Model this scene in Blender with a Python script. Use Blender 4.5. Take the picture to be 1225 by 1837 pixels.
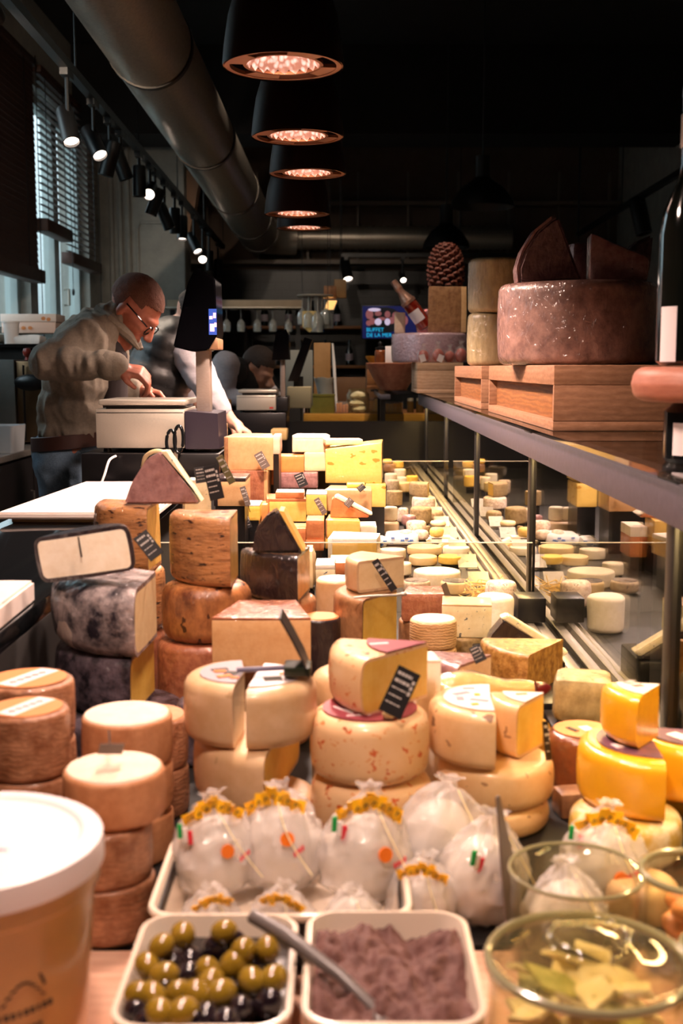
import bpy, bmesh, math, random
from mathutils import Vector, Matrix, noise, Euler
R_ = math.radians
rnd = random.Random(7)
SC = bpy.context.scene
for o in list(bpy.data.objects): bpy.data.objects.remove(o)
# ------------------------------------------------------------------ camera
CH = 1.30; PITCH = R_(7.05); FPX = 2100.0
cam_d = bpy.data.cameras.new('camera'); cam = bpy.data.objects.new('camera', cam_d)
SC.collection.objects.link(cam); SC.camera = cam
cam.location = (0, 0, CH); cam.rotation_euler = (R_(90) - PITCH, 0, 0)
cam_d.sensor_fit = 'VERTICAL'; cam_d.sensor_height = 36; cam_d.sensor_width = 24
cam_d.lens = FPX / 1837 * 36; cam_d.clip_start = .05
cam_d.dof.use_dof = True; cam_d.dof.focus_distance = 3.1; cam_d.dof.aperture_fstop = 5.6
SC.view_settings.view_transform = 'Standard'; SC.view_settings.look = 'None'
SC.view_settings.gamma = 1; SC.view_settings.use_curve_mapping = False
SC.view_settings.exposure = 0.0
# ------------------------------------------------------------------ light levels
PENDANT_W = 90; LED_W = 36; SPOT_W = 30; SKY_LOW = 1.7; SKY_HIGH = 13
COL_PENDANT = (1, .71, .58); COL_LED = (1, .66, .27); COL_SPOT = (1, .80, .62)
w = bpy.data.worlds.new('world'); SC.world = w; w.use_nodes = True
nt = w.node_tree; bgn = nt.nodes['Background']
tc = nt.nodes.new('ShaderNodeTexCoord'); sp = nt.nodes.new('ShaderNodeSeparateXYZ')
rp = nt.nodes.new('ShaderNodeValToRGB'); nt.links.new(tc.outputs['Generated'], sp.inputs[0])
nt.links.new(sp.outputs['Z'], rp.inputs[0])
rp.color_ramp.elements[0].position = 0; rp.color_ramp.elements[0].color = (.38*SKY_LOW, .52*SKY_LOW, .60*SKY_LOW, 1)
rp.color_ramp.elements[1].position = .6; rp.color_ramp.elements[1].color = (.40*SKY_HIGH, .50*SKY_HIGH, .60*SKY_HIGH, 1)
nt.links.new(rp.outputs[0], bgn.inputs[0]); bgn.inputs[1].default_value = 1

def lamp(kind, name, loc, power, col, target=None, **kw):
    l = bpy.data.lights.new(name, kind); l.energy = power; l.color = col
    for k, v in kw.items(): setattr(l, k, v)
    o = bpy.data.objects.new(name, l); SC.collection.objects.link(o); o.location = loc
    if target is not None:
        o.rotation_euler = (Vector(target) - Vector(loc)).to_track_quat('-Z', 'Y').to_euler()
    return o

# ------------------------------------------------------------------ pixel -> place helpers
cT, sT = math.cos(PITCH), math.sin(PITCH)
def z_at(py, Y):
    k = (py - 918.5) / FPX
    return CH - (k*cT*Y + sT*Y) / (cT - k*sT)
def Y_at(py, z):
    k = (py - 918.5) / FPX; d = CH - z
    return (cT*d - k*sT*d) / (k*cT + sT)
def x_at(px, Y, z): return (px - 612.5) / FPX * (cT*Y + sT*(CH - z))
def W(px, py, Y):
    z = z_at(py, Y); return Vector((x_at(px, Y, z), Y, z))
def D(px, py, z):
    Y = Y_at(py, z); return Vector((x_at(px, Y, z), Y, z))

# ------------------------------------------------------------------ materials
def lin(h):
    h = h.lstrip('#'); v = [int(h[i:i+2], 16)/255 for i in (0, 2, 4)]
    return tuple((x/12.92 if x <= .04045 else ((x+.055)/1.055)**2.4) for x in v) + (1,)
MATS = {}
def mat(name, c1, c2=None, scale=25, rough=.5, bump=.0, bscale=90, coat=0, cbump=0, spots=None,
        metal=0, stretch=(1, 1, 1), emit=None, wave=None, mid=.5, width=.25, sheen=0, bands=None, spec=.5, cscale=48):
    m = bpy.data.materials.new(name); m.use_nodes = True; MATS[name] = m
    n = m.node_tree; N = n.nodes; L = n.links; b = N['Principled BSDF']
    b.inputs['Roughness'].default_value = rough; b.inputs['Metallic'].default_value = metal
    b.inputs['Specular IOR Level'].default_value = spec
    b.inputs['Base Color'].default_value = lin(c1)
    tc = N.new('ShaderNodeTexCoord'); mp = N.new('ShaderNodeMapping'); mp.inputs['Scale'].default_value = stretch
    L.new(tc.outputs['Object'], mp.inputs[0]); src = None
    if c2:
        nz = N.new('ShaderNodeTexNoise'); nz.inputs['Scale'].default_value = scale*(2.4 if scale >= 9 else 1); nz.inputs['Detail'].default_value = 7
        nz.inputs['Roughness'].default_value = .65; L.new(mp.outputs[0], nz.inputs[0])
        r = N.new('ShaderNodeValToRGB'); r.color_ramp.elements[0].position = mid-width*.62; r.color_ramp.elements[1].position = mid+width*.62
        r.color_ramp.elements[0].color = lin(c1); r.color_ramp.elements[1].color = lin(c2)
        L.new(nz.outputs['Fac'], r.inputs[0]); src = r.outputs[0]
    def mixin(fac, col):
        nonlocal src
        mx = N.new('ShaderNodeMix'); mx.data_type = 'RGBA'
        if src is None: mx.inputs[6].default_value = lin(c1)
        else: L.new(src, mx.inputs[6])
        mx.inputs[7].default_value = lin(col); L.new(fac, mx.inputs[0]); src = mx.outputs[2]
    if spots:
        for (col, sc_, thr, den) in spots:
            nz1 = N.new('ShaderNodeTexNoise'); nz1.inputs['Scale'].default_value = sc_*1.5; L.new(mp.outputs[0], nz1.inputs[0])
            mxv = N.new('ShaderNodeMix'); mxv.data_type = 'VECTOR'; mxv.inputs[0].default_value = .03
            L.new(mp.outputs[0], mxv.inputs[4]); L.new(nz1.outputs['Color'], mxv.inputs[5])
            vo = N.new('ShaderNodeTexVoronoi'); vo.inputs['Scale'].default_value = sc_; L.new(mxv.outputs[1], vo.inputs[0])
            lt = N.new('ShaderNodeMath'); lt.operation = 'LESS_THAN'; lt.inputs[1].default_value = thr; L.new(vo.outputs['Distance'], lt.inputs[0])
            sepc = N.new('ShaderNodeSeparateColor'); L.new(vo.outputs['Color'], sepc.inputs[0])
            l2 = N.new('ShaderNodeMath'); l2.operation = 'LESS_THAN'; l2.inputs[1].default_value = den; L.new(sepc.outputs[0], l2.inputs[0])
            mu = N.new('ShaderNodeMath'); mu.operation = 'MULTIPLY'; L.new(lt.outputs[0], mu.inputs[0]); L.new(l2.outputs[0], mu.inputs[1])
            mixin(mu.outputs[0], col)
    hsrc = None
    if wave:
        (col, sc_, dist, amt, direc) = wave
        wv = N.new('ShaderNodeTexWave'); wv.bands_direction = direc; wv.inputs['Scale'].default_value = sc_
        wv.inputs['Distortion'].default_value = dist; wv.inputs['Detail'].default_value = 2; wv.inputs['Detail Scale'].default_value = 1.5
        L.new(mp.outputs[0], wv.inputs[0])
        mu = N.new('ShaderNodeMath'); mu.operation = 'MULTIPLY'; mu.inputs[1].default_value = amt; L.new(wv.outputs['Fac'], mu.inputs[0])
        mixin(mu.outputs[0], col); hsrc = wv.outputs['Fac']
    if src is not None: L.new(src, b.inputs['Base Color'])
    if bump:
        nb = N.new('ShaderNodeTexNoise'); nb.inputs['Scale'].default_value = bscale; nb.inputs['Detail'].default_value = 6
        L.new(mp.outputs[0], nb.inputs[0]); bp = N.new('ShaderNodeBump'); bp.inputs['Strength'].default_value = bump
        bp.inputs['Distance'].default_value = .004
        if hsrc:
            ad = N.new('ShaderNodeMath'); ad.operation = 'MULTIPLY_ADD'; ad.inputs[1].default_value = .3; L.new(hsrc, ad.inputs[0]); L.new(nb.outputs['Fac'], ad.inputs[2]); L.new(ad.outputs[0], bp.inputs['Height'])
        else: L.new(nb.outputs['Fac'], bp.inputs['Height'])
        L.new(bp.outputs[0], b.inputs['Normal'])
    if coat:
        b.inputs['Coat Weight'].default_value = coat; b.inputs['Coat Roughness'].default_value = .09
        if cbump:
            nb = N.new('ShaderNodeTexNoise'); nb.inputs['Scale'].default_value = cscale; nb.inputs['Detail'].default_value = 3; nb.inputs['Distortion'].default_value = 1.2
            mp2 = N.new('ShaderNodeMapping'); mp2.inputs['Scale'].default_value = (1, 1, .5); L.new(tc.outputs['Object'], mp2.inputs[0])
            L.new(mp2.outputs[0], nb.inputs[0]); bp = N.new('ShaderNodeBump'); bp.inputs['Strength'].default_value = cbump
            bp.inputs['Distance'].default_value = .012
            L.new(nb.outputs['Fac'], bp.inputs['Height']); L.new(bp.outputs[0], b.inputs['Coat Normal'])
    if emit:
        b.inputs['Emission Color'].default_value = lin(emit[0]); b.inputs['Emission Strength'].default_value = emit[1]
    return m
def glassy(name, tint='FFFFFF', refl=1.0, body=0.0, bodycol='FFFFFF', rough=.02, bump=0):
    m = bpy.data.materials.new(name); m.use_nodes = True; n = m.node_tree; N = n.nodes; L = n.links
    for x in list(N): N.remove(x)
    out = N.new('ShaderNodeOutputMaterial'); tr = N.new('ShaderNodeBsdfTransparent'); tr.inputs[0].default_value = lin(tint)
    gl = N.new('ShaderNodeBsdfGlossy'); gl.inputs['Roughness'].default_value = rough
    fr = N.new('ShaderNodeFresnel'); ge = N.new('ShaderNodeNewGeometry'); io = N.new('ShaderNodeMath'); io.operation = 'MULTIPLY_ADD'
    io.inputs[1].default_value = 1/1.45 - 1.45; io.inputs[2].default_value = 1.45; L.new(ge.outputs['Backfacing'], io.inputs[0]); L.new(io.outputs[0], fr.inputs[0])
    mu = N.new('ShaderNodeMath'); mu.operation = 'MULTIPLY'; mu.inputs[1].default_value = refl; mu.use_clamp = True
    L.new(fr.outputs[0], mu.inputs[0]); base = tr.outputs[0]
    if bump:
        tcx = N.new('ShaderNodeTexCoord'); nb = N.new('ShaderNodeTexNoise'); nb.inputs['Scale'].default_value = 38; nb.inputs['Detail'].default_value = 3; nb.inputs['Distortion'].default_value = 1.
        L.new(tcx.outputs['Object'], nb.inputs[0]); bp = N.new('ShaderNodeBump'); bp.inputs['Strength'].default_value = bump; bp.inputs['Distance'].default_value = .01
        L.new(nb.outputs['Fac'], bp.inputs['Height']); L.new(bp.outputs[0], gl.inputs['Normal']); L.new(bp.outputs[0], fr.inputs['Normal'])
    if body:
        df = N.new('ShaderNodeBsdfDiffuse'); df.inputs[0].default_value = lin(bodycol)
        mb = N.new('ShaderNodeMixShader'); mb.inputs[0].default_value = body; L.new(tr.outputs[0], mb.inputs[1]); L.new(df.outputs[0], mb.inputs[2]); base = mb.outputs[0]
    mx = N.new('ShaderNodeMixShader'); L.new(mu.outputs[0], mx.inputs[0]); L.new(base, mx.inputs[1]); L.new(gl.outputs[0], mx.inputs[2])
    L.new(mx.outputs[0], out.inputs[0]); MATS[name] = m; return m

# setting
M_ceil = mat('black_ceiling', '0B0908', '14100E', 3, .9)
M_plaster = mat('grey_plaster', '8E8B84', '9E9A92', 8, .85, .15, 60)
M_plaster_back = mat('brown_grey_plaster', '5A4A3E', '66554A', 5, .85, .1)
M_floor = mat('grey_tile', '6E6860', '7A746A', 6, .45, .05)
M_brickk = mat('dark_brick', '1C1B1C', '242326', 12, .55, .1)
M_dark = mat('dark_wall', '17120F', '1E1714', 4, .9)
M_duct = mat('galvanised_duct', 'A39A8E', 'B8AEA0', 30, .36, metal=.72, bump=.05)
M_black = mat('black_metal', '0C0B0C', rough=.42)
M_blackpl = mat('black_plastic', '0E0D0F', rough=.35)
M_blackgl = mat('black_gloss', '101214', rough=.08)
M_deck = mat('dark_deck', '0D0B0A', '141110', 30, .55)
M_steel = mat('brushed_steel', 'C4BCAE', 'B4AC9E', 60, .42, metal=.55, stretch=(1, 1, 12))
M_alu = mat('aluminium_rail', '9C968C', 'B0AAA0', 40, .4, metal=.9, stretch=(1, .05, 1))
M_bar = mat('grey_painted_bar', '57505A', '4E4850', 20, .5)
M_wood = mat('pale_wood', 'BE9474', 'AA7C5A', 14, .6, .1, wave=('8E6244', 7, 5, .4, 'Z'), stretch=(1, 1, 3))
M_woodboard = mat('pink_wood_board', 'D8A78C', 'E5BEA4', 20, .5, wave=('C08A70', 20, 3, .35, 'Y'), stretch=(.4, 1, 1))
M_wooddk = mat('brown_wood', '7C4A22', '95602F', 10, .55, .15, wave=('5A3214', 6, 8, .5, 'Z'), stretch=(.5, .5, 4))
M_woodgold = mat('golden_wood', 'A8701E', 'C08A30', 18, .45, .15, stretch=(.3, .3, 3))
M_bowlwood = mat('reddish_bowl_wood', 'AC6C50', '8A4A36', 9, .5, .1)
M_blind = mat('brown_blind', '3A2016', '4A2B1E', 10, .6)
M_frame = mat('window_frame_paint', 'A9B2B0', rough=.6)
M_glass = glassy('clear_glass', 'F4F6F2', 1.0)
M_paneglass = glassy('showcase_glass', 'EDEBE2', 1.7)
M_jarglass = glassy('jar_glass', 'F8F6EA', 1.2, .02, 'E8E0B8')
M_copper = mat('copper_brown_lamp', '180A06', '130704', 6, .5, metal=0, spec=.12)
M_coppredge = mat('lamp_rim_copper', 'A06A4A', rough=.35, metal=.8)
M_reflector = mat('lit_lamp_reflector', 'FFD9C8', rough=.3, emit=('FFC4AE', 1.0))
def honeycomb(m):
    N = m.node_tree.nodes; L = m.node_tree.links; tcx = N.new('ShaderNodeTexCoord'); vo = N.new('ShaderNodeTexVoronoi'); vo.inputs['Scale'].default_value = 95
    L.new(tcx.outputs['Object'], vo.inputs[0]); r = N.new('ShaderNodeValToRGB'); r.color_ramp.elements[0].color = (1.3, .9, .78, 1); r.color_ramp.elements[1].color = (.10, .05, .04, 1)
    r.color_ramp.elements[0].position = .12; r.color_ramp.elements[1].position = .62; L.new(vo.outputs['Distance'], r.inputs[0]); L.new(r.outputs[0], N['Principled BSDF'].inputs['Emission Color'])
honeycomb(M_reflector)
M_lens = mat('lit_spot_lens', 'FFF0E0', emit=('FFE8D6', 9))
M_screen_dark = mat('black_screen', '07070A', rough=.12)
# goods
def paste(n, c1, c2, **k): return mat(n, c1, c2, 22, k.pop('rough', .5), k.pop('bump', .12), 120, **k)
P_cream = paste('cream_paste', 'EBD2A4', 'E2C492')
P_yellow = paste('yellow_paste', 'E9B948', 'F0C862')
P_gold = paste('golden_paste', 'EDC368', 'E5B653', coat=.5, cbump=.5)
P_tan = paste('tan_paste', 'D8AC7A', 'CC9C68', coat=.6, cbump=.4, spots=[('A87848', 60, .10, .25)])
P_orange = paste('orange_paste', 'D98E4A', 'CE8040', coat=.4, cbump=.5)
P_white = paste('white_paste', 'F5EAD6', 'EBDCC2')
P_blue = paste('blue_veined_paste', 'EADDBA', 'DCCB9E', spots=[('4A5560', 70, .2, .3), ('6A7468', 110, .2, .3)])
P_emm = paste('holed_paste', 'EDCB72', 'E8C25E', coat=.8, cbump=1, spots=[('C08C2C', 26, .27, .42)], stretch=(1, 1, 1.9))
P_pinkwhite = paste('pinkish_paste', 'E6CBB4', 'DABA9E', coat=.3, cbump=.4)
K_wash = mat('washed_basket_rind', '84502F', 'C08A66', 16, .55, .3, 90, coat=.25, cbump=.4, wave=('6E4028', 52, 9, .28, 'Z'))
K_pale = mat('pale_orange_rind', 'D09468', 'B87A50', 24, .55, .3, 80)
K_paletop = mat('pale_cheese_top', 'F2D9C4', 'EBCDB4', 20, .6, .2)
K_pec = mat('smooth_cream_rind', 'D8B68E', 'CBA578', 14, .4, .12, 60, coat=.25, spots=[('BD9A72', 30, .12, .25)])
K_chili = mat('chili_flecked_rind', 'EBC496', 'E2B582', 8, .4, .1, 60, coat=.3, spots=[('CC5E26', 60, .27, .42), ('DA8040', 92, .27, .38), ('A04818', 45, .17, .25)])
K_truff = mat('truffle_spotted_rind', 'E4BE8C', 'D8AC78', 12, .4, .1, 60, coat=.35, spots=[('8A6444', 30, .16, .3), ('A67C54', 48, .2, .3)])
K_yellow = mat('yellow_wax_rind', 'E8A91C', 'DC9A16', 8, .32, .06, 50, coat=.6, cbump=.2)
K_whiteyel = mat('white_yellow_rind', 'EADBC2', 'CFA850', 9, .5, .2, 40, width=.12)
K_ash = mat('grey_ash_rind', '201B26', 'B8A8A6', 9, .5, .8, 60, coat=.8, cbump=1, width=.2, spots=[('D8C4B8', 11, .40, .16)])
K_ashdk = mat('dark_ash_rind', '17131B', '6A5C66', 14, .5, .8, 60, coat=.7, cbump=1, width=.2)
K_brown = mat('mottled_brown_rind', 'B47C4C', '5A2E16', 9, .5, .5, 60, coat=.7, cbump=.9, width=.22, mid=.6, spots=[('34180C', 42, .3, .22), ('4A2412', 75, .25, .2)], stretch=(.8, .8, 3.2))
K_orange = mat('orange_brown_rind', 'B87846', '54240F', 9, .45, .5, 50, coat=.8, cbump=.9, width=.2, mid=.56, spots=[('401C0C', 52, .28, .3)], stretch=(1, 1, .6))
K_black = mat('black_wax_rind', '1C1418', '2B1F22', 12, .35, .3, 60, coat=.9, cbump=.9)
K_tan = mat('tan_rind', '7E5232', 'AE7E54', 14, .5, .3, 60, coat=.5, cbump=.5)
K_gold = mat('golden_brown_rind', '8A5A20', 'C0904A', 30, .5, .6, 110, coat=.6, cbump=.5, width=.18)
K_grey = mat('grey_green_rind', '806E46', 'B4A072', 16, .55, .4, 70, coat=.6, cbump=.7, spots=[('75663E', 40, .2, .3)])
K_choc = mat('dark_brown_glossy_rind', '5E2E16', '8A4A22', 12, .3, .3, 40, coat=1, cbump=.8)
K_red = mat('red_brown_rind', '8E4E34', 'B0704E', 26, .5, .5, 80, coat=.9, cbump=.9)
K_rust = mat('rust_rind', 'B8683A', 'C87E4A', 20, .55, .3, 80, coat=.3, cbump=.4)
K_white = mat('white_bloomy_rind', 'F4EBDD', 'E8DAC4', 30, .7, .4, 80)
K_speck = mat('speckled_goat_rind', 'E6D4C0', 'B59A88', 34, .75, .5, 90, width=.2, spots=[('7E6A62', 70, .2, .35)])
K_moss = mat('mossy_brown_rind', '7A623E', '9C845A', 40, .7, .6, 100)
K_manch = mat('zigzag_basket_rind', 'CFA476', 'DDB68A', 20, .5, .4, 60, wave=('A87848', 60, 5, .6, 'Z'))
K_pinkwrap = mat('pink_film_wrapped_rind', 'A87C78', '7E5654', 20, .4, .4, 60, coat=1, cbump=1, cscale=45)
K_purple = mat('purplish_mottled_rind', '4A3238', '8A6A68', 18, .45, .4, 50, coat=.9, cbump=.9, width=.3)
K_wheelfilm = mat('film_wrapped_mottled_rind', '5A3C36', '9C766A', 10, .45, .4, 40, coat=1, cbump=1, width=.3)
K_greyfilm = mat('film_wrapped_grey_rind', '8E7C58', 'AE9C74', 22, .42, .4, 60, coat=1, cbump=1, cscale=50, stretch=(1, 1, .3))
K_straw = mat('straw', 'CFA650', 'E0BC6C', 60, .6)
M_film = glassy('crinkled_film', 'FFFFFF', .9, .36, 'F2EAE6', .12, .6)
M_filmclear = glassy('clear_film', 'FFFFFF', 1.1, .12, 'F4EFEA', .08, .4)
M_ball = mat('white_fresh_cheese', 'E6DED4', 'D8CEC2', 12, .35)
M_white = mat('white_plastic', 'EFE6E2', rough=.4)
M_board = mat('white_cutting_board', 'EBDDD6', 'E4D4CC', 12, .5)
M_tub = mat('milky_tub_plastic', 'DDB074', 'D2A264', 3, .3, coat=.3)
M_lid = mat('white_tub_lid', 'F3E9EA', rough=.35)
M_ceram = mat('cream_ceramic', 'EAD9C6', rough=.22, coat=.5)
M_ink = mat('dark_ink', '3A342C', rough=.7)
M_inkw = mat('white_chalk_ink', 'B4ACA6', rough=.7)
M_card = mat('black_price_card', '141012', rough=.45)
M_cardg = mat('grey_card_back', '5E5048', rough=.5)
M_yel = mat('yellow_label', 'F0B414', rough=.4)
M_or = mat('orange_sticker', 'EE7A1E', rough=.4)
M_grn = mat('green_ribbon', '12A04A', rough=.5)
M_redr = mat('red_ribbon', 'D8283A', rough=.5)
M_olg = mat('green_olive', '9A7A24', '86691C', 30, .22, coat=.6)
M_olb = mat('black_olive', '1B1218', '2A1C22', 30, .2, coat=.6)
M_brine = mat('dark_brine', '1C1412', rough=.15)
M_tapen = mat('olive_tapenade', '5E3A34', '75504A', 40, .7, 1.0, 90)
M_gre = mat('green_leafy_slice', '9AA04A', 'C8C070', 30, .5)
M_slice = mat('pale_yellow_slice', 'F0DC98', 'F6EABC', 16, .5)
M_lbl_grey = mat('grey_paper_label', '9A8E96', rough=.5)
M_lbl_red = mat('red_paper_label', '8E3A44', rough=.5)
M_lbl_pur = mat('purple_paper_label', '4A3450', '7A4A58', 40, .4, coat=.4)
M_lbl_w = mat('white_paper_label', 'E4D8DA', rough=.6)
M_lbl_or = mat('orange_paper_label', 'D88A52', rough=.6)
M_lbl_blue = mat('blue_print', '5A7AB8', rough=.6)
M_paper = mat('white_wrap_paper', 'F4F2F0', 'E8E8EA', 10, .6, .4, 30)
M_teal = mat('teal_pack', '2E8A8C', rough=.5)

# ------------------------------------------------------------------ mesh helpers
def finish(name, bm, m, parent=None, smooth=True, ang=38, loc=None):
    bmesh.ops.recalc_face_normals(bm, faces=bm.faces[:])
    if smooth:
        for f in bm.faces: f.smooth = True
        for e in bm.edges:
            if len(e.link_faces) == 2 and e.calc_face_angle(0) > R_(ang): e.smooth = False
    me = bpy.data.meshes.new(name); bm.to_mesh(me); bm.free()
    ms = m if isinstance(m, (list, tuple)) else [m]
    for x in ms: me.materials.append(x)
    o = bpy.data.objects.new(name, me); SC.collection.objects.link(o)
    if parent: o.parent = parent
    if loc is not None: o.location = loc
    return o
def tag(o, label=None, cat=None, group=None, kind=None):
    if label: o['label'] = label
    if cat: o['category'] = cat
    if group: o['group'] = group
    if kind: o['kind'] = kind
    return o
def thing(name, label, cat, loc=(0, 0, 0), group=None, rot=None):
    o = bpy.data.objects.new(name, None); SC.collection.objects.link(o); o.location = loc
    o.empty_display_size = .05
    if rot: o.rotation_euler = rot
    return tag(o, label, cat, group)
def struct(name, bm, m, label=None, **k):
    o = finish(name, bm, m, **k); o['kind'] = 'structure'
    if label: o['label'] = label
    return o
def nb(): return bmesh.new()
def bx(bm, x0, x1, y0, y1, z0, z1, bev=0, mi=0, M=None, seg=2):
    r = bmesh.ops.create_cube(bm, size=1)
    for v in r['verts']:
        v.co = Vector(((x0+x1)/2 + v.co.x*(x1-x0), (y0+y1)/2 + v.co.y*(y1-y0), (z0+z1)/2 + v.co.z*(z1-z0)))
    vs = r['verts']; fs = set(f for v in vs for f in v.link_faces)
    for f in fs: f.material_index = mi
    if bev:
        es = list(set(e for v in vs for e in v.link_edges))
        q = bmesh.ops.bevel(bm, geom=es, offset=bev, segments=seg, affect='EDGES', profile=.5)
        vs = list(set(v for f in q['faces'] for v in f.verts)) ; 
        vs = list(set(vs) | set(v for f in fs if f.is_valid for v in f.verts))
        for v in vs:
            for f in v.link_faces: f.material_index = mi
    if M is not None:
        for v in vs: v.co = M @ v.co
    return vs
def box(name, x0, x1, y0, y1, z0, z1, m, bev=0, parent=None, **k):
    bm = nb(); bx(bm, x0, x1, y0, y1, z0, z1, bev); return finish(name, bm, m, parent, **k)
def lathe(bm, prof, n=40, cx=0, cy=0, cz=0, mi=0, M=None, a0=0, a1=None):
    full = a1 is None; a1 = a1 if a1 is not None else 2*math.pi
    cols = n if full else n+1; rings = []
    for (r, z) in prof:
        if r < 1e-6:
            v = bm.verts.new((cx, cy, cz+z)); rings.append([v]*cols)
        else:
            rings.append([bm.verts.new((cx + r*math.cos(a0+(a1-a0)*i/n), cy + r*math.sin(a0+(a1-a0)*i/n), cz+z)) for i in range(cols)])
    vs = set(v for r in rings for v in r)
    for j in range(len(rings)-1):
        for i in range(n):
            k = (i+1) % cols if full else i+1
            q = [rings[j][i], rings[j][k], rings[j+1][k], rings[j+1][i]]
            u = []
            for v in q:
                if v not in u: u.append(v)
            if len(u) >= 3:
                try: f = bm.faces.new(u); f.material_index = mi
                except ValueError: pass
    if M is not None:
        for v in vs: v.co = M @ v.co
    return rings, list(vs)
def tube(bm, pts, r, n=8, mi=0, closed=False, caps=True):
    pts = [Vector(p) for p in pts]; rs = r if isinstance(r, (list, tuple)) else [r]*len(pts)
    rings = []; up = Vector((0, 0, 1)); N_ = len(pts)
    for i, p in enumerate(pts):
        a = pts[i-1] if (i > 0 or closed) else p; b = pts[(i+1) % N_] if (i < N_-1 or closed) else p
        t = (b-a).normalized(); u = up if abs(t.dot(up)) < .95 else Vector((1, 0, 0))
        s = t.cross(u).normalized(); v = s.cross(t).normalized()
        rings.append([bm.verts.new(p + rs[i]*(math.cos(2*math.pi*k/n)*s + math.sin(2*math.pi*k/n)*v)) for k in range(n)])
    rng = range(N_) if closed else range(N_-1)
    for j in rng:
        A = rings[j]; B = rings[(j+1) % N_]
        for k in range(n):
            f = bm.faces.new((A[k], A[(k+1) % n], B[(k+1) % n], B[k])); f.material_index = mi
    if caps and not closed:
        bm.faces.new(rings[0][::-1]).material_index = mi; bm.faces.new(rings[-1]).material_index = mi
def rloop(bm, w, d, r, z, n=6, cx=0, cy=0):
    out = []
    for (sx, sy, a) in ((1, 1, 0), (-1, 1, 90), (-1, -1, 180), (1, -1, 270)):
        for i in range(n+1):
            t = R_(a + 90*i/n)
            out.append(bm.verts.new((cx + sx*(w/2-r) + r*math.cos(t), cy + sy*(d/2-r) + r*math.sin(t), z)))
    return out
def loft(bm, loops, mi=0, capa=True, capb=True):
    for A, B in zip(loops, loops[1:]):
        n = len(A)
        for k in range(n):
            f = bm.faces.new((A[k], A[(k+1) % n], B[(k+1) % n], B[k])); f.material_index = mi
    if capa: bm.faces.new(loops[0][::-1]).material_index = mi
    if capb: bm.faces.new(loops[-1]).material_index = mi
def prism(bm, poly, y0, y1, mi=0, axis='Y'):
    f = (lambda a, b, t: (a, t, b)) if axis == 'Y' else ((lambda a, b, t: (a, b, t)) if axis == 'Z' else (lambda a, b, t: (t, a, b)))
    A = [bm.verts.new(f(a, b, y0)) for a, b in poly]; B = [bm.verts.new(f(a, b, y1)) for a, b in poly]
    n = len(A)
    for i in range(n): bm.faces.new((A[i], A[(i+1) % n], B[(i+1) % n], B[i])).material_index = mi
    bm.faces.new(A[::-1]).material_index = mi; bm.faces.new(B).material_index = mi
    return A + B
def jitter(bm, amp, fr, seed=0, keepz=None):
    o = Vector((seed*3.17, seed*1.7, seed*.9))
    for v in bm.verts:
        d = noise.noise_vector(v.co*fr + o) * amp
        if keepz is not None and v.co.z < keepz: d.z = 0
        v.co += d
def ball(bm, c, rad, rot=None, seg=16, rings=10, mi=0):
    c = Vector(c); rad = rad if hasattr(rad, '__len__') else (rad,)*3
    r = bmesh.ops.create_uvsphere(bm, u_segments=seg, v_segments=rings, radius=1)
    Rm = rot.to_matrix() if rot else Matrix.Identity(3)
    for v in r['verts']: v.co = c + Rm @ Vector((v.co.x*rad[0], v.co.y*rad[1], v.co.z*rad[2]))
    for f in set(f for v in r['verts'] for f in v.link_faces): f.material_index = mi
    return r['verts']
def cap(bm, a, b, ra, rb, seg=14):
    a = Vector(a); b = Vector(b); ball(bm, a, ra, seg=seg, rings=8); ball(bm, b, rb, seg=seg, rings=8)
    L = (b-a).length
    if L < 1e-4: return
    q = (b-a).to_track_quat('Z', 'Y').to_matrix().to_4x4()
    lathe(bm, [(0, 0), (ra, 0), (rb, L), (0, L)], seg, M=Matrix.Translation(a) @ q)
def remeshed(name, bm, m, parent, voxel=.006, smooth=6, wrinkle=None):
    bmesh.ops.recalc_face_normals(bm, faces=bm.faces[:])
    me = bpy.data.meshes.new('tmp'); bm.to_mesh(me); bm.free()
    o = bpy.data.objects.new('tmp', me); SC.collection.objects.link(o)
    md = o.modifiers.new('r', 'REMESH'); md.mode = 'VOXEL'; md.voxel_size = voxel
    s = o.modifiers.new('s', 'SMOOTH'); s.iterations = smooth; s.factor = .5
    dg = bpy.context.evaluated_depsgraph_get(); ev = o.evaluated_get(dg)
    me2 = bpy.data.meshes.new_from_object(ev); bpy.data.objects.remove(o); bpy.data.meshes.remove(me)
    me2.name = name
    b2 = nb(); b2.from_mesh(me2); bpy.data.meshes.remove(me2)
    if wrinkle:
        amp, fr, st = wrinkle; b2.normal_update()
        for v in b2.verts:
            p = Vector((v.co.x*st[0], v.co.y*st[1], v.co.z*st[2]))*fr
            v.co += v.normal * amp * (.6 - 1.8*abs(noise.noise(p + Vector((4, 2, 9)))) - .8*abs(noise.noise(p*2.1 + Vector((1, 7, 3)))))
    return finish(name, b2, m, parent, ang=80)
def lettering(name, body, size, m, parent, Mx, extr=.0004, align='CENTER'):
    cu = bpy.data.curves.new('t', 'FONT'); cu.body = body; cu.size = size; cu.extrude = extr; cu.align_x = align; cu.align_y = 'CENTER'
    to = bpy.data.objects.new('t', cu); SC.collection.objects.link(to)
    me = bpy.data.meshes.new_from_object(to.evaluated_get(bpy.context.evaluated_depsgraph_get()))
    bpy.data.objects.remove(to); me.name = name; me.materials.clear(); me.materials.append(m)
    me.transform(Mx); o = bpy.data.objects.new(name, me); SC.collection.objects.link(o); o.parent = parent; return o
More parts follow.
